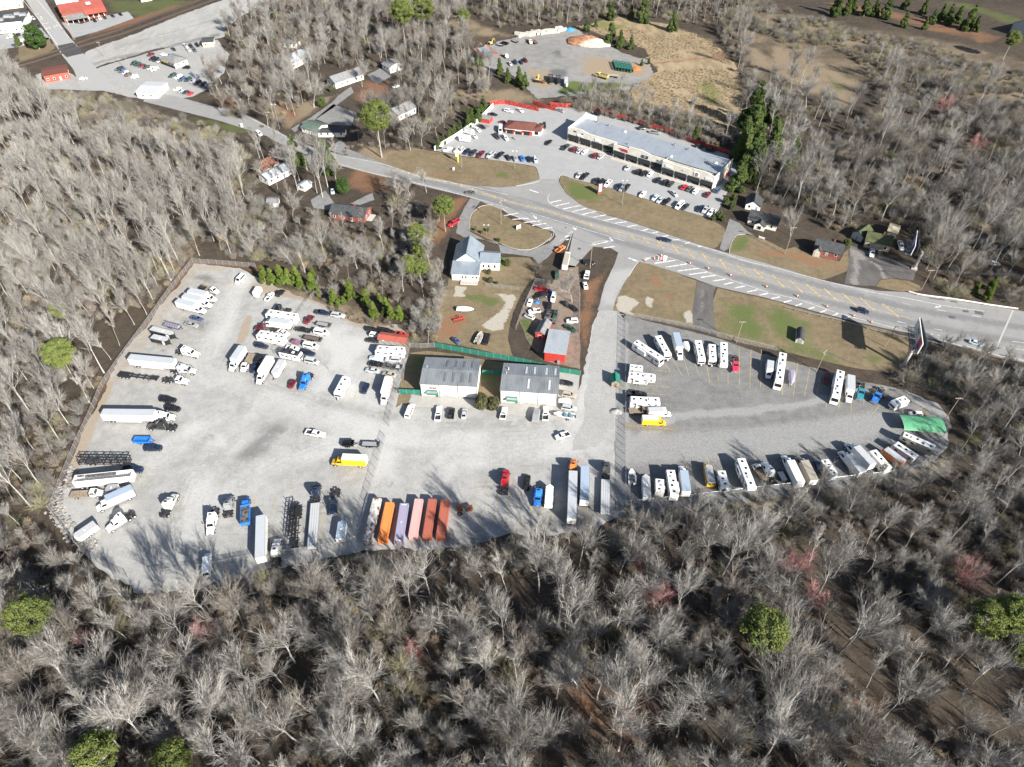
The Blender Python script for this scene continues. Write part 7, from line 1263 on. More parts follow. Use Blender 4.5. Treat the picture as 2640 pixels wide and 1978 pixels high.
# --- signs, barrels and small things
rt, L = site('brick_sign', 'brick shopping sign with white panel on the verge', 'm', (555, 1070), (605, 1060), 'sign'); M().box(0, 2.6, 0, .7, 0, 1.0).obj('base', MAT['brickw'], rt); M().box(.1, .5, .05, .65, 1.0, 5.2).obj('pillar', MAT['brickw'], rt); M().box(2.1, 2.5, .05, .65, 1.0, 5.2).obj('pillar', MAT['brickw'], rt); M().box(.5, 2.1, .15, .55, 1.2, 5.0).obj('panel', MAT['wallw'], rt)
for i in range(5): M().box(.6, 2.0, .1, .15, 1.4 + i * .7, 1.9 + i * .7).obj('name_plate', MAT['skyw'], rt)
rt, L = site('pylon_sign', 'tall white and yellow sign on the bank below the garage', 'q', (392, 1100), (412, 1098), 'sign'); M().box(0, .5, 0, .3, 0, 6.2).obj('pole', MAT['yel'], rt); M().box(-.9, .6, -.05, .35, 3.2, 6.6).obj('panel', MAT['wallw'], rt); M().box(-.2, .55, -.08, -.05, 3.3, 5.2).obj('print', MAT['yel'], rt)
for lb, v, A, B, w_, h_ in (('white chapel notice board on the island', 'aa', (630, 50), (655, 40), 2.2, 2.0), ('white wooden bench sign before the cream cottage', 'z', (183, 330), (228, 345), 2.6, 1.2), ('small white sign on the verge by the wood', 'q', (310, 1240), (330, 1235), .9, 1.5), ('white sign on the street island', 'dd', (885, 620), (905, 620), 1.2, 2.2)):
    rt, L = site('notice_board', lb, v, A, B, 'sign'); M().box(0, w_, 0, .2, .4, h_).obj('panel', MAT['wallw'], rt); [M().box(x, x + .12, .02, .18, 0, h_ + .15).obj('post', MAT['wallw'], rt) for x in (.05, w_ - .17)]
bm = [M().cyl((0, 0, .55), .29, 1.0, 'z', 12, .24).mesh('barrel_body', MAT['orange'])] + [M().cyl((0, 0, z), r, .16, 'z', 12, r - .01).mesh('barrel_band', MAT['white']) for z, r in ((.45, .29), (.8, .272))] + [M().box(-.4, .4, -.4, .4, 0, .1).mesh('barrel_base', MAT['rubber'])]
brl = [('c2', 1135, 575, 'first orange traffic barrel, at the corner of the access road'), ('c2', 1215, 560, 'orange traffic barrel left of the striped barricade'), ('c2', 1275, 535, 'orange traffic barrel behind the striped barricade'), ('c2', 1520, 600, 'orange traffic barrel next along the highway after the barricade'), ('c2', 1675, 645, 'orange traffic barrel opposite the brown plot'), ('c2', 1865, 702, 'orange traffic barrel past the dirt driveway mouth'), ('c2', 2172, 800, 'orange traffic barrel before the grass field'), ('d2', 248, 880, 'orange traffic barrel at the start of the guard rail'), ('d2', 500, 967, 'orange traffic barrel beside a white lane dash'), ('d2', 730, 1046, 'orange traffic barrel in the billboard shadow'), ('d2', 880, 1100, 'last orange traffic barrel, by the guard rail')]
for v, x, y, lb in brl:
    p = G(v, x, y); rt = empty('traffic_barrel', (p.x, p.y, .06), 0, lb, 'barrel', 'orange barrels along the closed lane')
    for nm, me_ in zip(('body', 'band', 'band', 'base'), bm): link(nm, me_, rt)
p = G('c2', 1270, 572); rt = empty('barricade', (p.x, p.y, .06), R(-25), 'striped white barricade at the corner of the access road', 'barricade')
for z in (.5, 1.0, 1.5): [M().box(-1.3 + i * .52, -.8 + i * .52, -.04, .04, z, z + .25).obj('board', MAT['orange' if i % 2 else 'white'], rt) for i in range(5)]
for x in (-1.1, 1.1): M().box(x - .05, x + .05, -.05, .05, 0, 1.8).obj('leg', MAT['white'], rt); M().box(x - .08, x + .08, -.7, .7, 0, .1).obj('foot', MAT['white'], rt)
p = G('c2', 1305, 575); rt = empty('warning_trailer', (p.x, p.y, .06), R(-20), 'white warning sign trailer beside the barricade', 'sign'); M().box(-.7, .7, -.1, .1, 1.2, 2.6).obj('panel', MAT['white'], rt); M().box(-.6, .6, -.5, .5, .4, .6).obj('frame', MAT['white'], rt); M().box(-.06, .06, -.06, .06, .6, 1.3).obj('mast', MAT['white'], rt); [M().cyl((x, 0, .3), .3, .2, 'x', 10).obj('wheel', MAT['rubber'], rt) for x in (-.7, .7)]
# gravel heap, concrete pieces, coils, drums, rocks
def heap(name, label, v, x, y, rx, ry, h, mat, cat='heap', seed=1):
    p = G(v, x, y); r = random.Random(seed); m = M(); rings = []
    for k in range(6):
        q = k / 5; rings.append([(math.cos(t) * rx * (1 - q) ** .8 * r.uniform(.9, 1.1), math.sin(t) * ry * (1 - q) ** .8 * r.uniform(.9, 1.1), h * q * r.uniform(.95, 1.05)) for t in np.linspace(0, 6.283, 15)[:-1]])
    m.loft(rings); o = m.obj(name, mat, None, None, True); o.location = (p.x, p.y, .02); return tag(o, label, cat)
heap('gravel_heap', 'pale gravel heap beside the access road fence', 'c3', 890, 205, 2.3, 1.6, 1.1, acc); heap('earth_heap', 'red earth heap in the builders yard', 'v', 150, 300, 14, 10, 4, plain('red_earth', (.34, .16, .09), .95, 0, .3, .5), seed=2); heap('sand_heap', 'white sand heap in the builders yard', 'v', 285, 335, 15, 7, 3.5, plain('white_sand', (.5, .43, .35), .95, 0, .2, .5), seed=3)
cb = plain('cast_concrete', (.48, .44, .38), .9, 0, .25, 1); rr = random.Random(5)
for i in range(26):
    t = i / 25; p = G('u', 690 + 470 * t + rr.uniform(-25, 25), 135 - 60 * t + rr.uniform(-18, 18)); l_, w_, h_ = rr.uniform(1.8, 4.2), rr.uniform(1, 2.2), rr.uniform(.8, 2.0); o = M().box(-l_, l_, -w_ / 2, w_ / 2, 0, h_, .12, .1).obj('concrete_block', cb); o.location = (p.x, p.y, .03); o.rotation_euler = (0, 0, rr.uniform(-.5, .9)); tag(o, 'pale concrete piece in the long line at the top of the builders yard', 'concrete block', 'concrete pieces in the builders yard')
coil = M(); [coil.tube([(1.15 * math.cos(a), .0 + .06 * a * 0 + (q - 2) * .28, 1.2 + 1.15 * math.sin(a)) for a in np.linspace(0, 6.283, 11)], .15, 4) for q in range(5)]; coil_me = coil.mesh('coil', plain('green_pipe', (.02, .10, .08), .5))
for i in range(6):
    for j in range(5):
        p = G('v', 545 + i * 40 + j * 8, 610 + j * 22 + i * 6); o = link('pipe_coil', coil_me); o.location = (p.x, p.y, .03); o.rotation_euler = (0, 0, .3); tag(o, 'dark green pipe coil in the stack beside the yellow dump truck', 'pipe coil', 'stacked green pipe coils')
heap('orange_tarp', 'orange tarpaulin heap beside the green coils', 'v', 845, 680, 3.2, 2.4, 1.8, MAT['orange'], 'tarpaulin', 4); heap('blue_tarp', 'blue tarpaulin lump in the breaker\'s yard', 'y', 345, 1150, 1.3, 1.0, .8, plain('blue_sheet', (.03, .16, .5), .6), 'tarpaulin', 6); heap('blue_tarp', 'bright blue tarpaulin at the end of the concrete pieces', 'u', 1225, 75, 4, 3, 1.8, plain('blue_sheet2', (.04, .25, .6), .6), 'tarpaulin', 7)
for i, (x, y) in enumerate(((555, 960), (575, 985), (560, 992))): p = G('y', x, y); o = M().cyl((0, 0, .45), .3, .9, 'z', 12).obj('drum', MAT['purple'] if 0 else plain('blue_drum', (.03, .1, .42), .4)); o.location = (p.x, p.y, .05); tag(o, 'blue drum beside the white SUV in the breaker\'s yard', 'drum', 'blue drums in the breaker yard')
p = G('b3', 1745, 1082); o = M().tube([(.5 * math.cos(a), .5 * math.sin(a), .2) for a in np.linspace(0, 6.283, 13)], .2, 6).obj('tyre', MAT['rubber']); o.location = (p.x, p.y, .02); tag(o, 'loose black tyre below the rusty skips', 'tyre')
p = G('b2', 1735, 1080); rt = empty('farm_machine', (p.x, p.y, .04), .4, 'bright red farm machine on the chapel grass', 'machine')
for i in range(5): M().box(-2 + i * .9, -1.85 + i * .9, -1.6, 1.6, .5, .7).obj('tine_bar', MAT['redw'], rt)
M().box(-2.2, 2.2, -.15, .15, .6, .9).obj('frame', MAT['redw'], rt); M().tube([(0, 0, .8), (.4, .2, 1.7), (1.4, .6, 1.5)], .12, 5).obj('arm', MAT['redw'], rt)
rk = [M().add([(rr.uniform(-.3, .3) + a, rr.uniform(-.3, .3) + b, c) for a, b, c in ((-.5, -.4, 0), (.5, -.4, 0), (.5, .4, 0), (-.5, .4, 0), (-.3, -.3, .5), (.35, -.2, .55), (.3, .3, .45), (-.35, .25, .6))], [(4, 5, 6, 7), (0, 1, 5, 4), (1, 2, 6, 5), (2, 3, 7, 6), (3, 0, 4, 7)]) for _ in range(4)]
m = M(); path = smooth_line(GP('a3', [(600, 700), (560, 830), (470, 960), (455, 1050), (560, 1180), (640, 1290), (760, 1330), (700, 1390)]), .5)
for p in path:
    for _ in range(5):
        q = rk[rr.randrange(4)]; s = rr.uniform(.35, .9); a = rr.uniform(0, 6.28); dx, dy = rr.uniform(-1.8, 2.4), rr.uniform(-1.4, 1.4); m.add([(p.x + dx + s * (x * math.cos(a) - y * math.sin(a)), p.y + dy + s * (x * math.sin(a) + y * math.cos(a)), .02 + z * s) for x, y, z in q.v], q.f)
tag(m.obj('boulder_edging', plain('pale_rock', (.27, .255, .24), .95, 0, .3, .6)), 'pale rubble rocks along the corner of the gravel yard', 'rocks', None, 'stuff')
# ------------------------------------------------------------------ trees
def bark(name, a, b, amt=.22):
    t = NT(name); o = t.n('TexCoord').outputs['Object']; n = t.noise(1.2, 4, .65, o)
    return t.done(hsv_var(t, t.mix(t.ramp(n, .3, .7), a, b), amt), .9, None, 0, .1)
MAT.update(bark=bark('pale_bark', (.42, .405, .38), (.27, .258, .24)), bark2=bark('brown_bark', (.31, .285, .255), (.20, .18, .16)), twig=bark('grey_twigs', (.285, .272, .252), (.20, .19, .175), .3), twig2=bark('brown_twigs', (.23, .203, .175), (.16, .142, .122), .3), olivetwig=bark('olive_twigs', (.27, .25, .17), (.19, .175, .12), .3), bud=bark('red_buds', (.42, .17, .17), (.30, .16, .155), .25), straw=bark('straw', (.30, .245, .165), (.21, .17, .115), .3))
def needles(name, a, b, c):
    t = NT(name); r = t.n('NewGeometry').outputs['Random Per Island']; n = t.noise(.35, 3, .6, t.n('TexCoord').outputs['Object'])
    col = t.mix(r, a, b); col = t.mix(t.ramp(n, .4, .7), col, c); t.done(hsv_var(t, col, .18), .75, None, 0, .2)
    tr = t.n('BsdfTranslucent'); t.set(tr.inputs[0], col); mx = t.n('MixShader'); mx.inputs[0].default_value = .25; t.t.links.new(t.b.outputs[0], mx.inputs[1]); t.t.links.new(tr.outputs[0], mx.inputs[2]); t.t.links.new(mx.outputs[0], t.out.inputs[0]); return t.m
MAT.update(pine=needles('pine_needles', (.15, .185, .05), (.22, .25, .075), (.11, .145, .045)), cedar=needles('cedar_leaves', (.075, .11, .032), (.12, .16, .045), (.05, .08, .026)), young=needles('young_pine_needles', (.10, .15, .025), (.16, .205, .04), (.07, .11, .02)), magn=needles('glossy_leaves', (.045, .085, .022), (.085, .14, .035), (.035, .065, .02)), olive=needles('olive_leaves', (.085, .09, .04), (.13, .13, .06), (.06, .065, .03)))
class TB:                                              # fast branch builder
    def __init__(s): s.v = []; s.f = []
    def seg(s, pts, rad, n):
        b0 = len(s.v); P = pts
        for i, p in enumerate(P):
            q = P[i + 1] if i + 1 < len(P) else p; o = P[i - 1] if i else p
            dx, dy, dz = q[0] - o[0], q[1] - o[1], q[2] - o[2]; L = math.sqrt(dx * dx + dy * dy + dz * dz) or 1; dx /= L; dy /= L; dz /= L
            if abs(dz) < .95: ax, ay, az = dy, -dx, 0
            else: ax, ay, az = 0, dz, -dy
            l = math.sqrt(ax * ax + ay * ay + az * az) or 1; ax /= l; ay /= l; az /= l
            bx, by, bz = dy * az - dz * ay, dz * ax - dx * az, dx * ay - dy * ax; r = rad[i]
            for j in range(n):
                c, sn = math.cos(6.2832 * j / n) * r, math.sin(6.2832 * j / n) * r; s.v.append((p[0] + ax * c + bx * sn, p[1] + ay * c + by * sn, p[2] + az * c + bz * sn))
        for i in range(len(P) - 1):
            for j in range(n): a, b = b0 + i * n + j, b0 + i * n + (j + 1) % n; s.f.append((a, b, b + n, a + n))
    def mesh(s, name, mat):
        me = bpy.data.meshes.new(name); me.from_pydata(s.v, [], s.f); me.materials.append(MAT[mat]); return me
def grow_path(r, p, d, L, n, wob, up):
    pts = [p]; d = Vector(d)
    for i in range(n):
        d = (d + Vector((r.uniform(-wob, wob), r.uniform(-wob, wob), r.uniform(-wob, wob) + up))).normalized(); p = (p[0] + d.x * L / n, p[1] + d.y * L / n, p[2] + d.z * L / n); pts.append(p)
    return pts, d
def side_dir(r, d, ang):
    a = Vector((r.uniform(-1, 1), r.uniform(-1, 1), r.uniform(-1, 1))); a = (a - d * a.dot(d)).normalized(); return (d * math.cos(ang) + a * math.sin(ang)).normalized()
def bare_tree(seed, H, style):
    r = random.Random(seed); tr, br, tw = TB(), TB(), TB()
    if style == 'tall': th, nl, lb, la, ll, SP = .72, 10, .38, (.3, .65), .36, .75
    elif style == 'spread': th, nl, lb, la, ll, SP = .42, 7, .30, (.4, .95), .55, 1.0
    elif style == 'vase': th, nl, lb, la, ll, SP = .30, 9, .16, (.25, .7), .66, .9
    elif style == 'thin': th, nl, lb, la, ll, SP = .85, 9, .40, (.35, .65), .22, .7
    elif style == 'small': th, nl, lb, la, ll, SP = .5, 9, .12, (.4, 1.0), .45, 1.0
    R0 = H * (.0098 if style != 'thin' else .0065) * (1.35 if style in ('spread', 'vase') else 1)
    tp, d = grow_path(r, (0, 0, -.2), (r.uniform(-.08, .08), r.uniform(-.08, .08), 1), H * th, 7, .09, .04); tr.seg(tp, [R0 * (1 - .72 * i / 7) * (1.25 if i == 0 else 1) for i in range(8)], 6)
    limbs = []
    for k in range(nl):
        f = lb / th + (1 - lb / th) * (k + r.random() * .8) / nl if style not in ('vase',) else r.uniform(.5, 1); f = min(f, .999); i = int(f * 7); t = f * 7 - i; p = tuple(a + (b - a) * t for a, b in zip(tp[i], tp[i + 1])); dd = (Vector(tp[i + 1]) - Vector(tp[i])).normalized()
        limbs.append((p, side_dir(r, dd, r.uniform(*la)), H * ll * r.uniform(.6, 1.15) * (1.15 - .5 * max(0, f - .5)), R0 * (.5 - .25 * f)))
    limbs.append((tp[-1], d, H * ll * .8, R0 * .3)); limbs.append((tp[-1], side_dir(r, d, .5), H * ll * .7, R0 * .26))
    for p, d, L, rad in limbs:
        d = Vector((d.x, d.y, abs(d.z) + .10)).normalized(); pts, de = grow_path(r, p, d, L, 5, .17, .09); br.seg(pts, [max(rad * (1 - .7 * i / 5), .045) for i in range(6)], 4)
        for k in range(7):
            f = .2 + .8 * (k + r.random()) / 7; i = min(int(f * 5), 4); q = pts[i]; d2 = side_dir(r, (Vector(pts[i + 1]) - Vector(q)).normalized(), r.uniform(.35, .8) * SP); d2 = Vector((d2.x, d2.y, d2.z + .12)).normalized(); L2 = L * r.uniform(.38, .62) * (1.15 - .45 * f); p2, e2 = grow_path(r, q, d2, L2, 3, .16, .07); br.seg(p2, [max(rad * .42 * (1 - .6 * i / 3), .034) for i in range(4)], 3)
            for m in range(5 if style in ('tall', 'thin') else 6):
                f3 = r.uniform(.15, 1); i = min(int(f3 * 3), 2); q3 = p2[i]; d3 = side_dir(r, (Vector(p2[i + 1]) - Vector(q3)).normalized(), r.uniform(.3, .75) * SP); L3 = L2 * r.uniform(.4, .7); p3, e3 = grow_path(r, q3, d3, L3, 2, .16, .08); tw.seg(p3, [.025, .019, .012], 3)
                for _ in range(3 if style in ('tall', 'thin') else 4): d4 = side_dir(r, e3, r.uniform(.25, .65)); q4 = p3[r.choice((0, 1, 1, 2))]; l4 = L3 * r.uniform(.5, .85); tw.seg([q4, (q4[0] + d4.x * l4, q4[1] + d4.y * l4, q4[2] + d4.z * l4)], [.014, .008], 3)
    return tr, br, tw
VAR = {}
for key, seed, H, style, bk, twm in (('tall0', 1, 21, 'tall', 'bark', 'twig'), ('tall1', 2, 23, 'tall', 'bark', 'twig'), ('tall2', 3, 20, 'tall', 'bark2', 'twig'), ('thin0', 4, 17, 'thin', 'bark2', 'twig2'), ('thin1', 5, 15, 'thin', 'bark', 'twig'), ('spread0', 6, 17, 'spread', 'bark', 'twig'), ('spread1', 7, 17, 'spread', 'bark', 'twig'), ('spread2', 8, 18, 'spread', 'bark2', 'twig2'), ('vase0', 9, 13, 'vase', 'bark', 'twig'), ('vase1', 10, 15, 'vase', 'bark2', 'twig'), ('small0', 11, 9, 'small', 'bark2', 'twig2'), ('small1', 12, 8, 'small', 'bark', 'twig2'), ('bud0', 13, 12, 'spread', 'bark', 'bud'), ('bud1', 14, 13, 'vase', 'bark', 'bud')):
    a, b, c = bare_tree(seed, H, style); VAR[key] = (a.mesh(key + '_trunk', bk), b.mesh(key + '_limbs', bk), c.mesh(key + '_twigs', twm), H)
def shrub(seed, h, w_, n, mat):
    r = random.Random(seed); t = TB()
    for _ in range(n):
        a = r.uniform(0, 6.28); rr_ = r.random() ** .5; d = Vector((math.cos(a) * rr_ * w_ / h, math.sin(a) * rr_ * w_ / h, 1)).normalized(); q = (r.gauss(0, w_ * .16), r.gauss(0, w_ * .16), 0); pts, e = grow_path(r, q, d, h * r.uniform(.55, 1.1), 2, .25, .05); t.seg(pts, [.035, .025, .012], 3)
        for _ in range(4): d4 = side_dir(r, e, r.uniform(.3, .9)); s_ = pts[r.choice((1, 1, 2))]; l4 = h * r.uniform(.2, .42); t.seg([s_, (s_[0] + d4.x * l4, s_[1] + d4.y * l4, s_[2] + d4.z * l4)], [.022, .01], 3)
    return t.mesh('brush%d' % seed, mat)
def thicket(seed, rad, n, mat):
    r = random.Random(seed); t = TB()
    for _ in range(n):
        d = Vector((r.gauss(0, 1), r.gauss(0, 1), abs(r.gauss(0, .9)) + .15)).normalized(); pts, e = grow_path(r, (r.gauss(0, .4), r.gauss(0, .4), 0), d, rad * r.uniform(.7, 1.05), 3, .22, .04); t.seg(pts, [.05, .035, .022, .012], 3)
        for _ in range(5): d4 = side_dir(r, e, r.uniform(.3, .9)); s_ = pts[r.choice((1, 2, 2, 3))]; l4 = rad * r.uniform(.15, .34); t.seg([s_, (s_[0] + d4.x * l4, s_[1] + d4.y * l4, s_[2] + d4.z * l4)], [.02, .01], 3)
    return t.mesh('thicket%d' % seed, mat)
BR = [shrub(31, 2.6, 1.8, 110, 'twig2'), shrub(32, 3.4, 2.0, 130, 'twig'), shrub(33, 2.2, 2.2, 120, 'twig2'), shrub(34, 1.5, 1.6, 120, 'straw'), thicket(35, 4.2, 170, 'twig2'), thicket(36, 3.4, 150, 'olivetwig')]
def leafball(seed, blobs, n, size, mat, flat=.6):
    r = random.Random(seed); v, f = [], []; W_t = sum(b[3] ** 2 for b in blobs)
    for bx, by, bz, br_ in blobs:
        for _ in range(int(n * br_ ** 2 / W_t)):
            while True:
                p = Vector((r.uniform(-1, 1), r.uniform(-1, 1), r.uniform(-1, 1)))
                if .35 < p.length < 1: break
            p = p * (br_ * (p.length ** -.35)) if flat > .8 else p * (br_ * r.uniform(.5, 1.5)); c = Vector((bx + p.x, by + p.y, bz + p.z * flat)); nn = (p.normalized() + Vector((r.gauss(0, .6), r.gauss(0, .6), r.gauss(0, .6) + .25))).normalized(); a = nn.orthogonal().normalized(); a = (Matrix.Rotation(r.uniform(0, 6.28), 3, nn) @ a); b = nn.cross(a); s = size * r.uniform(.6, 1.3); i = len(v)
            v += [c + a * s, c + b * s * .55, c - a * s, c - b * s * .55 + nn * s * .3]; f.append((i, i + 1, i + 2, i + 3))
    me = bpy.data.meshes.new('foliage%d' % seed); me.from_pydata([tuple(p) for p in v], [], f); me.materials.append(MAT[mat]); return me
EV = {}
def evergreen(key, seed, H, kind, mat, n, size):
    r = random.Random(seed); tr = TB(); br = TB(); bl = []
    if kind == 'pine':                                  # bare lower trunk, clumped flat plates of needles above
        tp, d = grow_path(r, (0, 0, -.2), (0, 0, 1), H * .97, 6, .04, .05); tr.seg(tp, [H * .016 * (1 - .8 * i / 6) for i in range(7)], 6)
        for k in range(78):
            z = r.uniform(-1, 1); a = r.uniform(0, 6.28); rad = H * .245 * math.sqrt(1 - z * z * .92) * r.uniform(.5, 1.0) ** .6; z = .76 + .2 * z; q = (math.cos(a) * rad, math.sin(a) * rad, H * z); bl.append((*q, H * .052 * r.uniform(.8, 1.3))); br.seg([(0, 0, H * z - rad * .3), (q[0] * .6, q[1] * .6, q[2] - .2), q], [.09, .06, .03], 3)
        fl = .62
    elif kind == 'cone':
        tr.seg([(0, 0, 0), (0, 0, H * .8)], [H * .018, .04], 5)
        for k in range(42):
            z = r.uniform(.06, .95); a = r.uniform(0, 6.28); rad = H * .25 * min(1, 1.25 - z) * (1.02 - z) ** .35 * r.uniform(.45, 1); bl.append((math.cos(a) * rad, math.sin(a) * rad, H * z, H * .075 * (1.25 - .6 * z) * r.uniform(.8, 1.3)))
        fl = .9
    else:                                               # round, dense
        tr.seg([(0, 0, 0), (0, 0, H * .5)], [H * .03, .06], 6)
        for k in range(46):
            p = Vector((r.gauss(0, 1), r.gauss(0, 1), r.gauss(0, 1))).normalized(); bl.append((p.x * H * .27, p.y * H * .27, H * .5 + p.z * H * .36, H * .14 * r.uniform(.7, 1.2)))
        fl = .9
    EV[key] = (tr.mesh(key + '_trunk', 'bark2'), br.mesh(key + '_limbs', 'bark2') if br.v else None, leafball(seed, bl, n, size, mat, fl), H)
evergreen('pine0', 51, 19, 'pine', 'pine', 20000, .23); evergreen('pine1', 52, 17, 'pine', 'pine', 20000, .23); evergreen('young0', 53, 5.5, 'cone', 'young', 5000, .17); evergreen('young1', 54, 4.6, 'cone', 'young', 4500, .17); evergreen('cedar0', 55, 11, 'cone', 'cedar', 10000, .26); evergreen('cedar1', 56, 9, 'cone', 'cedar', 9000, .24); evergreen('magnolia', 57, 9, 'round', 'magn', 7000, .3); evergreen('bush0', 58, 3, 'round', 'olive', 3000, .16); evergreen('bush1', 59, 2.4, 'round', 'cedar', 2600, .15)
def plant(name, src, x, y, s, label, cat, group=None, rz=None, tall=1.0):
    rt = empty(name, (x, y, 0), random.uniform(0, 6.28) if rz is None else rz, label, cat, group); rt.scale = (s, s, s * tall)
    parts = ('trunk', 'limbs', 'foliage' if src in EV else 'twigs'); ms = EV[src] if src in EV else VAR[src]
    for nm, me_ in zip(parts, ms[:3]):
        if me_ is not None: link(nm, me_, rt)
    return rt
ORD = ['leftmost', 'second from the left', 'third from the left', 'fourth from the left', 'fifth from the left', 'sixth from the left', 'seventh from the left', 'eighth from the left', 'ninth from the left', 'tenth from the left', 'eleventh from the left', 'twelfth from the left']
TAKEN = []
def special(name, src, v, x, y, s, label, cat='tree', frac=.7, group=None, tall=1.0):
    H = (EV.get(src) or VAR[src])[3] * s * tall; p = G(v, x, y, H * frac); TAKEN.append((p.x, p.y, 4.5 * s)); return plant(name, src, p.x, p.y, s, label, cat, group, None, tall)
for a in (('pine_tree', 'pine0', 'a4', 220, 350, 1.0, 'round bright pine at the left edge of the near wood', .8), ('pine_tree', 'pine1', 'O', 1655, 1355, 1.15, 'big round yellow green pine standing alone in the near wood', .8), ('pine_tree', 'pine0', 'a4', 780, 1570, .95, 'pine crown cut by the lower edge, left of another', .8), ('pine_tree', 'pine1', 'a4', 1440, 1600, .9, 'pine crown cut by the lower edge, right of another', .8), ('pine_tree', 'pine0', 'd4', 1880, 400, .9, 'ragged pine near the right edge, beside a dead trunk', .75), ('pine_tree', 'pine1', 'd4', 2120, 350, 1.0, 'dark pine at the right edge of the near wood', .75), ('pine_tree', 'pine1', 'd4', 2140, 700, .7, 'small pine below the dark one at the right edge', .7),
   ('pine_tree', 'pine0', 'a2', 505, 950, .72, 'upper pine among the pale trees left of the yard', .85), ('pine_tree', 'pine1', 'a2', 470, 1330, 1.1, 'lower broad pine among the pale trees left of the yard', .85), ('pine_tree', 'pine0', 'b2', 1370, 330, .72, 'topmost of the pines in the strip left of the chapel', .75), ('pine_tree', 'pine1', 'b2', 1400, 460, .75, 'second pine in the strip left of the chapel', .75), ('pine_tree', 'pine0', 'b2', 1310, 600, .72, 'third pine in the strip left of the chapel', .75), ('pine_tree', 'pine1', 'b2', 1400, 620, .75, 'fourth pine in the strip left of the chapel', .75), ('pine_tree', 'pine1', 'b2', 1600, 100, 1.0, 'pine at the corner of the road above the red pickup', .75),
   ('cedar_tree', 'cedar0', 'b1', 310, 1260, 1.5, 'dark cedar at the road edge, left of three', .6), ('cedar_tree', 'cedar1', 'b1', 560, 1260, 1.5, 'dark cedar at the road edge, middle of three', .6), ('cedar_tree', 'cedar0', 'b1', 620, 1340, 1.35, 'dark cedar at the road edge, right of three', .6), ('pine_tree', 'pine0', 'b1', 1030, 1040, 1.5, 'large loose pine between the white houses and the garage', .65), ('pine_tree', 'pine1', 'b1', 1250, 120, 1.7, 'broad dark pine at the top of the wood', .7), ('pine_tree', 'pine0', 'b1', 1420, 90, 1.4, 'second broad pine at the top of the wood', .7), ('pine_tree', 'pine1', 'b1', 1770, 170, 1.0, 'slender pine beside the builders yard path', .6), ('cedar_tree', 'cedar1', 'b1', 150, 300, 1.0, 'cedar beside the pale flat roofed carport', .5)): special(*a[:7], 'tree', a[7])
special('evergreen_tree', 'magnolia', 'b1', 740, 1580, .95, 'dark round evergreen beside the pale blue car', 'tree', .5); special('evergreen_tree', 'magnolia', 'l', 685, 740, 1.75, 'large round evergreen beside the town crossing', 'tree', .5); special('evergreen_tree', 'cedar1', 'l', 335, 800, .9, 'small conical evergreen beside the round one in town', 'tree', .5)
for i, (x, y, s) in enumerate(((560, 80, 1.2), (650, 90, 1.2), (760, 80, 1.3), (860, 100, 1.25), (960, 90, 1.2), (1000, 180, 1.0), (1150, 170, 1.25), (1160, 60, .8))): special('young_pine', 'young%d' % (i % 2), 'j', x, y, s * 1.3, 'bright young pine, %s along the top edge of the gravel yard' % ORD[(0, 1, 2, 3, 4, 5, 7, 6)[i]], 'tree', .5, 'young pines above the gravel yard')
for i, (x, y, s) in enumerate(((660, 880, 1.2), (745, 905, .7), (800, 815, 1.35), (930, 880, 1.35), (1000, 985, 1.15), (1050, 880, .8), (1110, 950, 1.1), (1150, 1010, 1.2), (1225, 1010, 1.05), (530, 840, .7))): special('young_pine', 'young%d' % (i % 2), 'b2', x, y, s * 1.22, 'bright young pine, %s in the line right of the inner fence' % ORD[(1, 2, 3, 4, 5, 6, 7, 8, 9, 0)[i]], 'tree', .5, 'young pines right of the inner fence')
for i, (x, y, s) in enumerate(((60, 760, .62), (150, 700, .62), (250, 610, .62), (330, 540, .62), (420, 470, .6), (560, 400, .85), (620, 330, .85), (680, 260, .85), (740, 280, .8), (790, 220, .75), (820, 120, .85), (570, 260, .8))): special('cypress_tree', 'cedar%d' % (i % 2), 'q', x, y, s, 'bright green evergreen, %s in the hedge along the white wall' % ORD[(0, 1, 2, 3, 4, 5, 7, 8, 9, 10, 11, 6)[i]], 'tree', .5, 'evergreens along the white wall')
for i, (v, x, y, s) in enumerate((('c1', 2090, 900, 1.3), ('c1', 2000, 1140, 1.2), ('c1', 2080, 1020, 1.1), ('c1', 1960, 1240, 1.1), ('c1', 2100, 1260, 1.2), ('d1', 60, 1180, 1.2), ('d1', 40, 950, 1.0), ('d1', 220, 1320, 1.0), ('c1', 1950, 1480, .9), ('c1', 2060, 1440, .9))): special('cedar_tree', 'cedar%d' % (i % 2), v, x, y, s * 1.75, 'dark evergreen in the clump at the right end of the shops', 'tree', .5, 'evergreens at the right end of the shops')
for i, (v, x, y, s) in enumerate((('c1', 850, 95, 1.1), ('c1', 1020, 100, 1.1), ('c1', 1130, 70, 1.7), ('c1', 1385, 180, 1.5), ('c1', 850, 270, 1.4), ('c1', 930, 330, 1.3), ('c1', 1020, 360, .8), ('c1', 720, 190, .7), ('c1', 640, 210, .8), ('c1', 1110, 530, .5), ('c1', 1170, 520, .4), ('c1', 1010, 790, .5), ('c1', 1575, 1130, .8), ('c1', 60, 640, 1.2), ('c1', 110, 690, .9), ('b1', 2080, 560, 1.1), ('b1', 1900, 500, 1.0), ('b1', 2150, 640, 1.0))): special('cedar_tree', 'cedar%d' % (i % 2), v, x, y, s, 'dark evergreen round the meadow and builders yard', 'tree', .5, 'evergreens round the meadow')
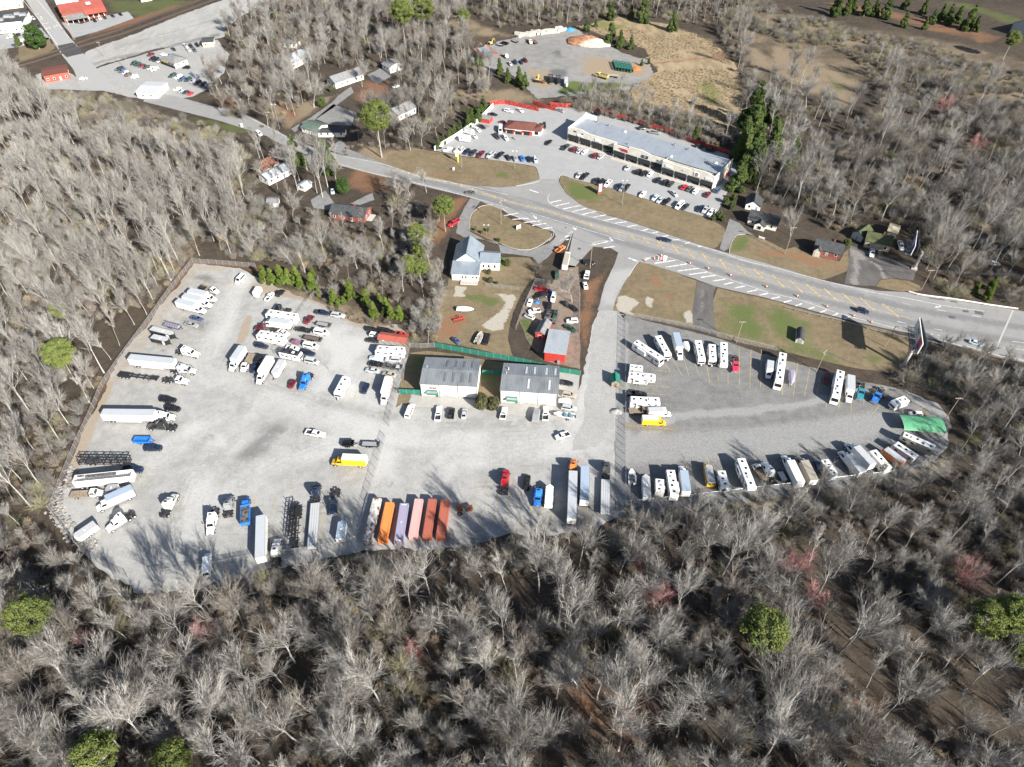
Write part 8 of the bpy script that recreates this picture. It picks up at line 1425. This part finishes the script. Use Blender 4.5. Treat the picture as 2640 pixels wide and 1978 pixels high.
for i, (x, y, s) in enumerate(((600, 30, 1.5), (690, 40, 1.5), (850, 40, 1.4), (930, 60, 1.4), (1030, 60, 1.4), (740, 20, 1.3), (1190, 10, 1.0), (1350, 50, 1.3), (1420, 140, .9), (1500, 100, 1.3), (1560, 120, 1.2), (1640, 120, 1.3), (1740, 150, 1.5), (1790, 200, 1.2), (1180, 160, 1.0), (1350, 200, .9))): special('cedar_tree', 'cedar%d' % (i % 2), 'd1', x, y, s, 'dark evergreen along the red dirt track on the horizon side', 'tree', .5, 'evergreens along the red track')
special('pine_tree', 'pine0', 'd1', 2090, 340, .9, 'loose pine before the pale rounded barn', 'tree', .7)
for i, (x, y, s) in enumerate(((1330, 440, 1.0), (1560, 390, 1.2), (1510, 520, 1.3))): special('young_pine', 'young0', 'r', x, y, s, 'bright young pine in the brush above the bridge', 'tree', .5, 'young pines above the bridge')
special('shrub', 'bush0', 'b', 590, 385, 1.9, 'left half of the dense dark shrub between the storage sheds', 'shrub', .5); special('shrub', 'bush0', 'b', 660, 390, 1.9, 'right half of the dense dark shrub between the storage sheds', 'shrub', .5)
for x, y, s, lb in ((235, 40, .7, 'dark clipped shrub at the left of the island bed'), (355, 45, .8, 'dark clipped shrub at the top of the island bed'), (300, 65, .6, 'brownish shrub in the middle of the island bed'), (460, 140, .85, 'round black green shrub at the right of the island bed'), (480, 320, .9, 'dark shrub at the chapel wing'), (545, 355, 1.1, 'bright green shrub at the chapel wing'), (365, 440, .9, 'upper shrub beside the chapel porch'), (380, 520, 1.0, 'lower shrub beside the chapel porch'), (445, 548, .7, 'round dark shrub at the lawn fence')): special('shrub', 'bush1' if 'dark' in lb or 'black' in lb else 'bush0', 'aa', x, y, s, lb, 'shrub', .5)
special('shrub', 'bush1', 'z', 745, 352, 1.6, 'round green shrub at the corner of the brick cottage', 'shrub', .5)
for i, (x, y, s) in enumerate(((2110, 960, 1.6), (2180, 1100, 1.5), (2080, 1130, 1.4), (2150, 1200, 1.5), (2000, 1290, 1.4), (2050, 1350, 1.3), (1930, 1340, 1.3))): special('shrub', 'bush1', 'm', x, y, s, 'green shrub, %s along the right side of the shop car park' % ('topmost', 'second down', 'third down', 'fourth down', 'fifth down', 'lowest, right one', 'lowest, left one')[i], 'shrub', .5, 'hedge beside the shop car park')
special('shrub', 'bush1', 'b1', 560, 870, 2.4, 'big dark shrub before the white houses', 'shrub', .5); special('shrub', 'bush1', 'b1', 640, 760, 1.4, 'dark shrub at the corner of the long white house', 'shrub', .5)
for a in (('c3', 1110, 1500, 'bud0', 1.0, 'pink budded tree beside the dark pool of shade'), ('d3', 250, 1480, 'bud1', .9, 'pink budded tree nearest the caravan yard'), ('c4', 1250, 180, 'bud1', .75, 'small pink budded tree below the largest pink one'), ('b4', 1340, 640, 'bud0', .8, 'pink tree in the middle of the near wood'), ('d4', 430, 200, 'bud0', 1.0, 'pink budded tree right of the lone pine'), ('d1', 1520, 880, 'bud1', .9, 'red budded tree deep in the right wood'), ('d1', 1790, 1200, 'bud0', 1.2, 'pinkish tree in the right wood'), ('a4', 1700, 480, 'bud0', .9, 'pale pink tree under the lower yard fence'), ('a4', 680, 560, 'bud1', .5, 'small reddish tree right of the left pine'), ('d3', 1700, 1560, 'bud1', .8, 'pink budded tree near the right edge')): special('budding_tree', a[3], a[0], a[1], a[2], a[4], a[5], 'tree', .7)
for v, x, y, src, s, lb in (('d2', 250, 180, 'vase0', 1.1, 'broad grey tree behind the cottage lawn pole'), ('y', 950, 760, 'spread1', .9, 'gnarled bare tree at the tip of the breaker\'s plot'), ('b2', 820, 420, 'spread0', 1.0, 'pale forked tree behind the brick house'), ('b1', 1580, 850, 'vase1', 1.15, 'dense grey tree beside the white wall hedge'), ('b1', 1300, 1120, 'spread0', .85, 'grey tree at the road edge below the pine'), ('b1', 1100, 350, 'tall1', 1.0, 'pale straight tree above the white garage'), ('b1', 450, 700, 'spread1', 1.15, 'pale forked tree beside the footpath'), ('b1', 290, 800, 'tall0', .8, 'slim tree left of the footpath'), ('b1', 880, 560, 'spread0', 1.0, 'pale tree before the long white house'), ('b1', 1200, 1480, 'spread1', .95, 'grey tree leaning over the highway'), ('b1', 1440, 1480, 'spread0', .8, 'grey tree on the bank above the highway'), ('b1', 470, 1420, 'tall0', .9, 'pale multi stemmed tree before the cedars'), ('b2', 1580, 620, 'tall2', .6, 'pale tree at the corner of the chapel'), ('d3', 1800, 900, 'spread0', .9, 'pale crown right of the lower yard fence'), ('c4', 1460, 580, 'vase0', .9, 'whitest dense tree in the near wood'), ('c4', 1890, 1300, 'vase1', 1.0, 'dense grey fan shaped tree at the lower edge'), ('d4', 1450, 380, 'spread0', 1.05, 'pale twisted tree left of the ragged pine')): special('bare_tree', src, v, x, y, s, lb, 'tree', .72)
p = G('d4', 1830, 850); rt = empty('dead_tree', (p.x, p.y, 0), 0, 'dead branchless grey trunk leaning near the right edge', 'tree'); M().tube([(0, 0, 0), (.1, 0, 4), (.0, .1, 8)], [.4, .32, .2], 7).obj('trunk', MAT['bark'], rt); M().tube([(.1, 0, 6.8), (-.8, .2, 7.2), (-1.0, .2, 6.9)], .08, 4).obj('branch', MAT['bark'], rt)
# --- woods: spaced stems inside outlines, the largest in the picture singly, the rest as one mass
E0 = [(-135, 20), (135, 20)]
def W(v, pts): return [(p.x, p.y) for p in GP(v, pts)]
near = W('O', [(-60, 1120), (60, 1125), (125, 1185), (180, 1235), (240, 1275), (300, 1300), (420, 1292), (560, 1258), (700, 1222), (770, 1212), (900, 1212), (1010, 1192), (1150, 1180), (1300, 1160), (1345, 1130), (1500, 1118), (1700, 1095), (1900, 1062), (2040, 1025), (2085, 950), (2080, 900), (2040, 850), (2010, 820), (2120, 800), (2300, 815)]) + [(200, 150), (150, 20), (-150, 20), (-150, 90)]
leftw = W('O', [(-120, 170), (0, 160), (70, 195), (100, 245), (200, 300), (330, 335), (460, 372), (530, 400), (535, 410), (520, 440), (530, 480), (545, 555), (430, 562), (405, 560), (330, 665), (255, 755), (205, 855), (150, 970), (105, 1090), (-60, 1120), (-200, 700)])
midw = W('O', [(545, 555), (530, 480), (545, 440), (600, 450), (650, 440), (700, 490), (820, 500), (860, 430), (905, 425), (950, 470), (930, 560), (950, 640), (945, 740), (900, 745), (870, 690), (780, 680), (700, 640), (690, 610), (620, 570)])
housew = W('O', [(485, 60), (600, 10), (700, -20), (1000, -20), (1010, 60), (1005, 130), (1040, 150), (1060, 185), (1050, 215), (1000, 230), (960, 280), (930, 320), (800, 320), (770, 300), (860, 230), (880, 170), (790, 140), (640, 160), (680, 200), (600, 285), (480, 250), (450, 190), (540, 140), (500, 100)])
rightw = W('O', [(1590, 310), (1610, 200), (1590, 130), (1540, 70), (1570, 50), (1680, 70), (1780, 115), (1900, 140), (2050, 175), (2300, 235), (2500, 300), (2500, 700), (2220, 655), (2040, 635), (2000, 600), (1990, 520), (1930, 475), (1850, 490), (1790, 500), (1750, 480), (1680, 440), (1630, 440), (1600, 400), (1620, 350)])
topw = W('O', [(1010, 20), (1240, -30), (1500, -40), (1700, -40), (1640, 30), (1540, 60), (1450, 45), (1340, 30), (1200, 55), (1080, 60)])
brush1 = W('O', [(1210, 225), (1280, 205), (1350, 200), (1370, 230), (1470, 250), (1560, 280), (1590, 320), (1500, 310), (1380, 270), (1280, 245)])
brush2 = W('P', [(2300, 985), (2440, 905), (2560, 945), (2680, 975), (2680, 1090), (2500, 1110), (2470, 1040), (2400, 1010)])
roadside = W('O', [(-60, 140), (60, 185), (110, 200), (230, 215), (330, 245), (470, 275), (540, 320), (560, 400), (530, 410), (330, 340), (200, 305), (70, 200), (-60, 190)])
farscrub = W('O', [(1560, 60), (1540, 20), (1640, 5), (1750, 40), (1850, 70), (2000, 100), (2220, 160), (2300, 260), (2050, 190), (1900, 150), (1780, 125), (1690, 80), (1600, 60)])
island = W('O', [(560, 330), (600, 345), (640, 360), (700, 340), (740, 360), (720, 400), (700, 430), (640, 420), (560, 400)])
clear = [W('O', [(1790, 100), (1850, 130), (1890, 180), (1900, 230), (1850, 250), (1780, 220), (1700, 150), (1690, 90)]), W('O', [(1600, 60), (1680, 80), (1730, 140), (1680, 200), (1620, 180)])]
houses_px = []
for o_ in bpy.data.objects:
    if o_.parent is None and o_.get('category') in ('house', 'building', 'shed', 'chapel', 'shops', 'garage', 'shelter'): TAKEN.append((o_.location.x + 4 * math.cos(o_.rotation_euler.z), o_.location.y + 4 * math.sin(o_.rotation_euler.z) + 3, 7))
    elif o_.parent is None and o_.get('category') in ('car', 'van', 'pickup', 'billboard', 'pole'): TAKEN.append((o_.location.x, o_.location.y, 2.5))
def scatter(poly, dmin, seed, tries=30000, jit=.0):
    r = np.random.default_rng(seed); xs = [p[0] for p in poly]; ys = [p[1] for p in poly]; X = r.uniform(min(xs), max(xs), tries); Y = r.uniform(min(ys), max(ys), tries); k = inside(X, Y, poly)
    for c in clear: k &= ~inside(X, Y, c)
    X, Y = X[k], Y[k]; out = []; cell = {}
    for x, y in zip(X, Y):
        # distance culling grows with range, so far woods stay affordable
        dm = dmin * (1 + .25 * float(vnoise(np.array(x), np.array(y), 17))); i, j = int(x // dmin), int(y // dmin)
        if any((x - a) ** 2 + (y - b) ** 2 < dm * dm for u in (-2, -1, 0, 1, 2) for v in (-2, -1, 0, 1, 2) for a, b in cell.get((i + u, j + v), ())): continue
        if any((x - a) ** 2 + (y - b) ** 2 < c * c for a, b, c in TAKEN): continue
        cell.setdefault((i, j), []).append((x, y)); out.append((x, y))
    return out
ZONES = [('near wood below the truck yards', near, 4.9, ('spread0', 'spread1', 'spread2', 'tall0', 'tall1', 'thin0', 'vase0', 'vase1', 'small1', 'thin1', 'spread0', 'spread1'), .95), ('tall wood left of the truck yard', leftw, 5.4, ('tall0', 'tall1', 'tall2', 'thin0', 'thin1', 'tall1', 'tall0'), .95), ('scrub wood between yard and chapel', midw, 5.5, ('small0', 'small1', 'thin1', 'spread1', 'thin0'), .7), ('wood round the white houses', housew, 8.0, ('tall2', 'tall0', 'spread2', 'thin0', 'vase1', 'spread0'), 1.0), ('wide wood right of the shops', rightw, 6.6, ('spread2', 'vase1', 'tall2', 'small0', 'spread1', 'vase0', 'spread0', 'small1'), 1.1), ('wood along the top beyond the meadow', topw, 7.5, ('thin0', 'tall2', 'small0', 'thin1'), .95), ('brush behind the shops', brush1, 5, ('small0', 'small1'), .6), ('thicket below the bridge', brush2, 5, ('small0', 'small1'), .5), ('trees round the derelict house', island, 6.5, ('tall0', 'spread0', 'thin1', 'tall1'), .95)]
ALLT = []
for zi, (zn, poly, dm, kinds, sc) in enumerate(ZONES):
    rr_ = random.Random(zi + 100)
    for x, y in scatter(poly, dm, zi + 1):
        k_ = rr_.choice(kinds)
        z_ = 1
        if zi == 4 and y > 290 and rr_.random() < min(.95, (y - 250) / 120): k_ = rr_.choice(('small0', 'small1')); z_ = .8 if rr_.random() < .6 else 0
        if zi == 0: e_ = min(float(segdist(np.array(x), np.array(y), yard_pts, True)), float(segdist(np.array(x), np.array(y), ry_pts, True))); z_ = min(1.12, .42 + e_ / 24) if x < 85 else .85
        if z_ == 0: continue
        ALLT.append((x, y, zn, k_, sc * z_ * rr_.uniform(.66, 1.16)))
def inframe(x, y):
    fw = y * _c + CAMH * _s; u = 1320 + FPX * x / fw; v = 989 + FPX * (-y * _s + CAMH * _c) / fw; return -60 < u < 2700 and -60 < v < 2130
ALLT.sort(key=lambda t: (not inframe(t[0], t[1]), math.hypot(t[0], t[1], CAMH) / (VAR[t[3]][3] * t[4]) ** .5))
def whereabouts(zn, x, y):
    if not zn.startswith('near wood'): return 'in the ' + zn
    a = 'far left of the rocks' if x < -62 else 'below the corner of rocks' if x < -40 else 'below the blue dump trailer' if x < -20 else 'below the shipping containers' if x < 2 else 'below the orange tractor rig' if x < 22 else 'below the yellow bus' if x < 44 else 'left of the lone pine' if x < 62 and y < 75 else 'right of the lone pine' if y < 75 else 'below the step van'
    return a + (', beside the yard' if y > 84 else ', in the second belt' if y > 70 else ', halfway down the wood' if y > 55 else ', near the lower edge' if y > 42 else ', cut by the lower edge')
def looks(k, s):
    return {'0': '', '1': '', '2': 'brownish '}[k[-1]] + ('large ' if s > 1.12 else 'small ' if s < .86 else '') + HOWLOOK[k[:-1]]
HOWLOOK = {'tall': 'tall straight bare tree', 'thin': 'slender bare tree', 'spread': 'spreading bare tree', 'vase': 'fan shaped bare tree', 'small': 'low twiggy bare tree'}
NIND = 285
for x, y, zn, k, s in ALLT[:NIND]:
    lb = looks(k, s) + ' ' + whereabouts(zn, x, y); plant('bare_tree', k, x, y, s, lb, 'tree', lb.replace('tree ', 'trees ', 1), random.uniform(0, 6.28), random.uniform(.9, 1.12))
def mass(name, label, pts, sources, cat):             # pts: x, y, index, scale
    me_ = bpy.data.meshes.new(name); me_.from_pydata([(p[0], p[1], 0) for p in pts], [], [])
    for an, tp, vals in (('idx', 'INT', [p[2] for p in pts]), ('siz', 'FLOAT', [p[3] for p in pts]), ('rot', 'FLOAT', [random.uniform(0, 6.28) for _ in pts])): a = me_.attributes.new(an, tp, 'POINT'); a.data.foreach_set('value', vals)
    o = link(name, me_); tag(o, label, cat, None, 'stuff'); ng = bpy.data.node_groups.new(name, 'GeometryNodeTree'); ng.interface.new_socket('Geometry', in_out='INPUT', socket_type='NodeSocketGeometry'); ng.interface.new_socket('Geometry', in_out='OUTPUT', socket_type='NodeSocketGeometry')
    N = ng.nodes; Lk = ng.links.new; gi = N.new('NodeGroupInput'); go = N.new('NodeGroupOutput'); join = N.new('GeometryNodeJoinGeometry')
    def na(nm, dt): q = N.new('GeometryNodeInputNamedAttribute'); q.data_type = dt; q.inputs[0].default_value = nm; return q.outputs[0]
    ia, sa, ra = na('idx', 'INT'), na('siz', 'FLOAT'), na('rot', 'FLOAT'); cx = N.new('ShaderNodeCombineXYZ'); Lk(ra, cx.inputs[2])
    for i, objs in enumerate(sources):
        sj = N.new('GeometryNodeJoinGeometry')
        for ob in objs: oi = N.new('GeometryNodeObjectInfo'); oi.inputs['Object'].default_value = ob; oi.inputs['As Instance'].default_value = True; oi.transform_space = 'ORIGINAL'; Lk(oi.outputs['Geometry'], sj.inputs[0])
        g2 = N.new('GeometryNodeGeometryToInstance'); Lk(sj.outputs[0], g2.inputs[0]); cmp = N.new('FunctionNodeCompare'); cmp.data_type = 'INT'; cmp.operation = 'EQUAL'; Lk(ia, [q for q in cmp.inputs if q.type == 'INT'][0]); [q for q in cmp.inputs if q.type == 'INT'][1].default_value = i
        ip = N.new('GeometryNodeInstanceOnPoints'); Lk(gi.outputs[0], ip.inputs['Points']); Lk(cmp.outputs[0], ip.inputs['Selection']); Lk(g2.outputs[0], ip.inputs['Instance']); Lk(cx.outputs[0], ip.inputs['Rotation']); Lk(sa, ip.inputs['Scale']); Lk(ip.outputs[0], join.inputs[0])
    Lk(join.outputs[0], go.inputs[0]); md = o.modifiers.new('scatter', 'NODES'); md.node_group = ng; return o
def first_with(me_): return next(o for o in bpy.data.objects if o.data is me_)
keys = [k for k in VAR if any(o.data is VAR[k][0] for o in bpy.data.objects)]
srcs = [[first_with(m_) for m_ in VAR[k][:3]] for k in keys]
rest = [(x, y, keys.index(k) if k in keys else 0, s) for x, y, zn, k, s in ALLT[NIND:]]
mass('distant_woods', 'hazy grey mass of bare trees filling the woods farther off', rest, srcs, 'woods')
# undergrowth
def bushplant(name, me_, x, y, s, label, group=None): o = link(name, me_); o.location = (x, y, 0); o.scale = (s, s, s); o.rotation_euler = (0, 0, random.uniform(0, 6.28)); return tag(o, label, 'shrub', group)
bs = []
for i, (v, x, y, lb) in enumerate((('y', 350, 640, 'leafless shrub at the chapel drive gate'), ('b4', 640, 130, 'tan leafless thicket below the lower yard fence'), ('b2', 560, 860, 'brown leafless bush beside the inner fence'), ('a2', 900, 260, 'straw coloured bush in the left wood'), ('d1', 1230, 600, 'big round grey thicket in the right wood'), ('d1', 240, 420, 'round olive grey thicket beside the far clearing'))): q = G(v, x, y); bs.append(bushplant('leafless_shrub', BR[i], q.x, q.y, 1.4 if i < 4 else 1.2, lb))
ub = []
for zi, (poly, dm) in enumerate(((near, 2.1), (leftw, 2.4), (midw, 2.2), (housew, 4.2), (rightw, 3.0), (topw, 4.5), (brush1, 2.0), (brush2, 1.9), (roadside, 3.0), (farscrub, 3.4))):
    rr_ = random.Random(zi + 500)
    for x, y in scatter(poly, dm, zi + 51, 42000):
        n_ = float(vnoise(np.array(x), np.array(y), 14.0))
        if n_ < .33 and zi < 5: continue
        if n_ < .25 and zi > 7: continue
        if zi >= 8: ub.append((x, y, rr_.choice((0, 1, 4, 5, 5, 3)), rr_.uniform(.5, 1.25))); continue
        ub.append((x, y, rr_.choice(((0, 1, 4, 5, 5, 4) if zi in (4, 5, 6, 7, 8, 9) else (0, 1, 1, 2, 3, 5)) if n_ > .5 else (0, 2, 0, 3 if zi != 0 else 2)), rr_.uniform(.6, 1.3)))
for x, y, n_ in [(p.x + random.gauss(0, 1.2), p.y + random.gauss(0, 1.2), 0) for v, ln in (('O', [(1350, 1108), (1500, 1106), (1700, 1082), (1900, 1052)]), ('O', [(570, 600), (690, 640), (760, 690), (870, 705)]), ('b1', [(1400, 1270), (900, 1250), (760, 1320)]), ('d3', [(900, 0), (1500, 330)])) for p in smooth_line(GP(v, ln), 2.2)]: ub.append((x, y, random.choice((0, 2, 3)), random.uniform(.4, .9)))
mass('undergrowth', 'grey brown leafless undergrowth through the woods', ub, [[b_] for b_ in bs], 'undergrowth')
# meadow tussocks
tg = TB(); r_ = random.Random(77)
for _ in range(60):
    a = r_.uniform(0, 6.28); d = Vector((math.cos(a) * .5, math.sin(a) * .5, 1)).normalized(); q = (r_.gauss(0, .35), r_.gauss(0, .35), 0); l_ = r_.uniform(.6, 1.2); tg.seg([q, (q[0] + d.x * l_, q[1] + d.y * l_, q[2] + d.z * l_)], [.03, .008], 3)
tgm = tg.mesh('tussock', 'straw'); q = G('c1', 1500, 450); tu = link('grass_tussock', tgm); tu.location = (q.x, q.y, 0); tag(tu, 'straw coloured tussock in the middle of the meadow', 'grass tuft')
tp_ = [(x, y, 0, random.uniform(.5, 1.15)) for x, y in scatter([(p.x, p.y) for p in fld], 1.7, 88, 60000) if float(vnoise(np.array(x), np.array(y), 20.)) > .38]
mass('meadow_grass', 'tall straw coloured tussocks over the meadow', tp_, [[tu]], 'grass')
print('TREES', len(ALLT), 'UNDER', len(ub), 'TUSS', len(tp_))
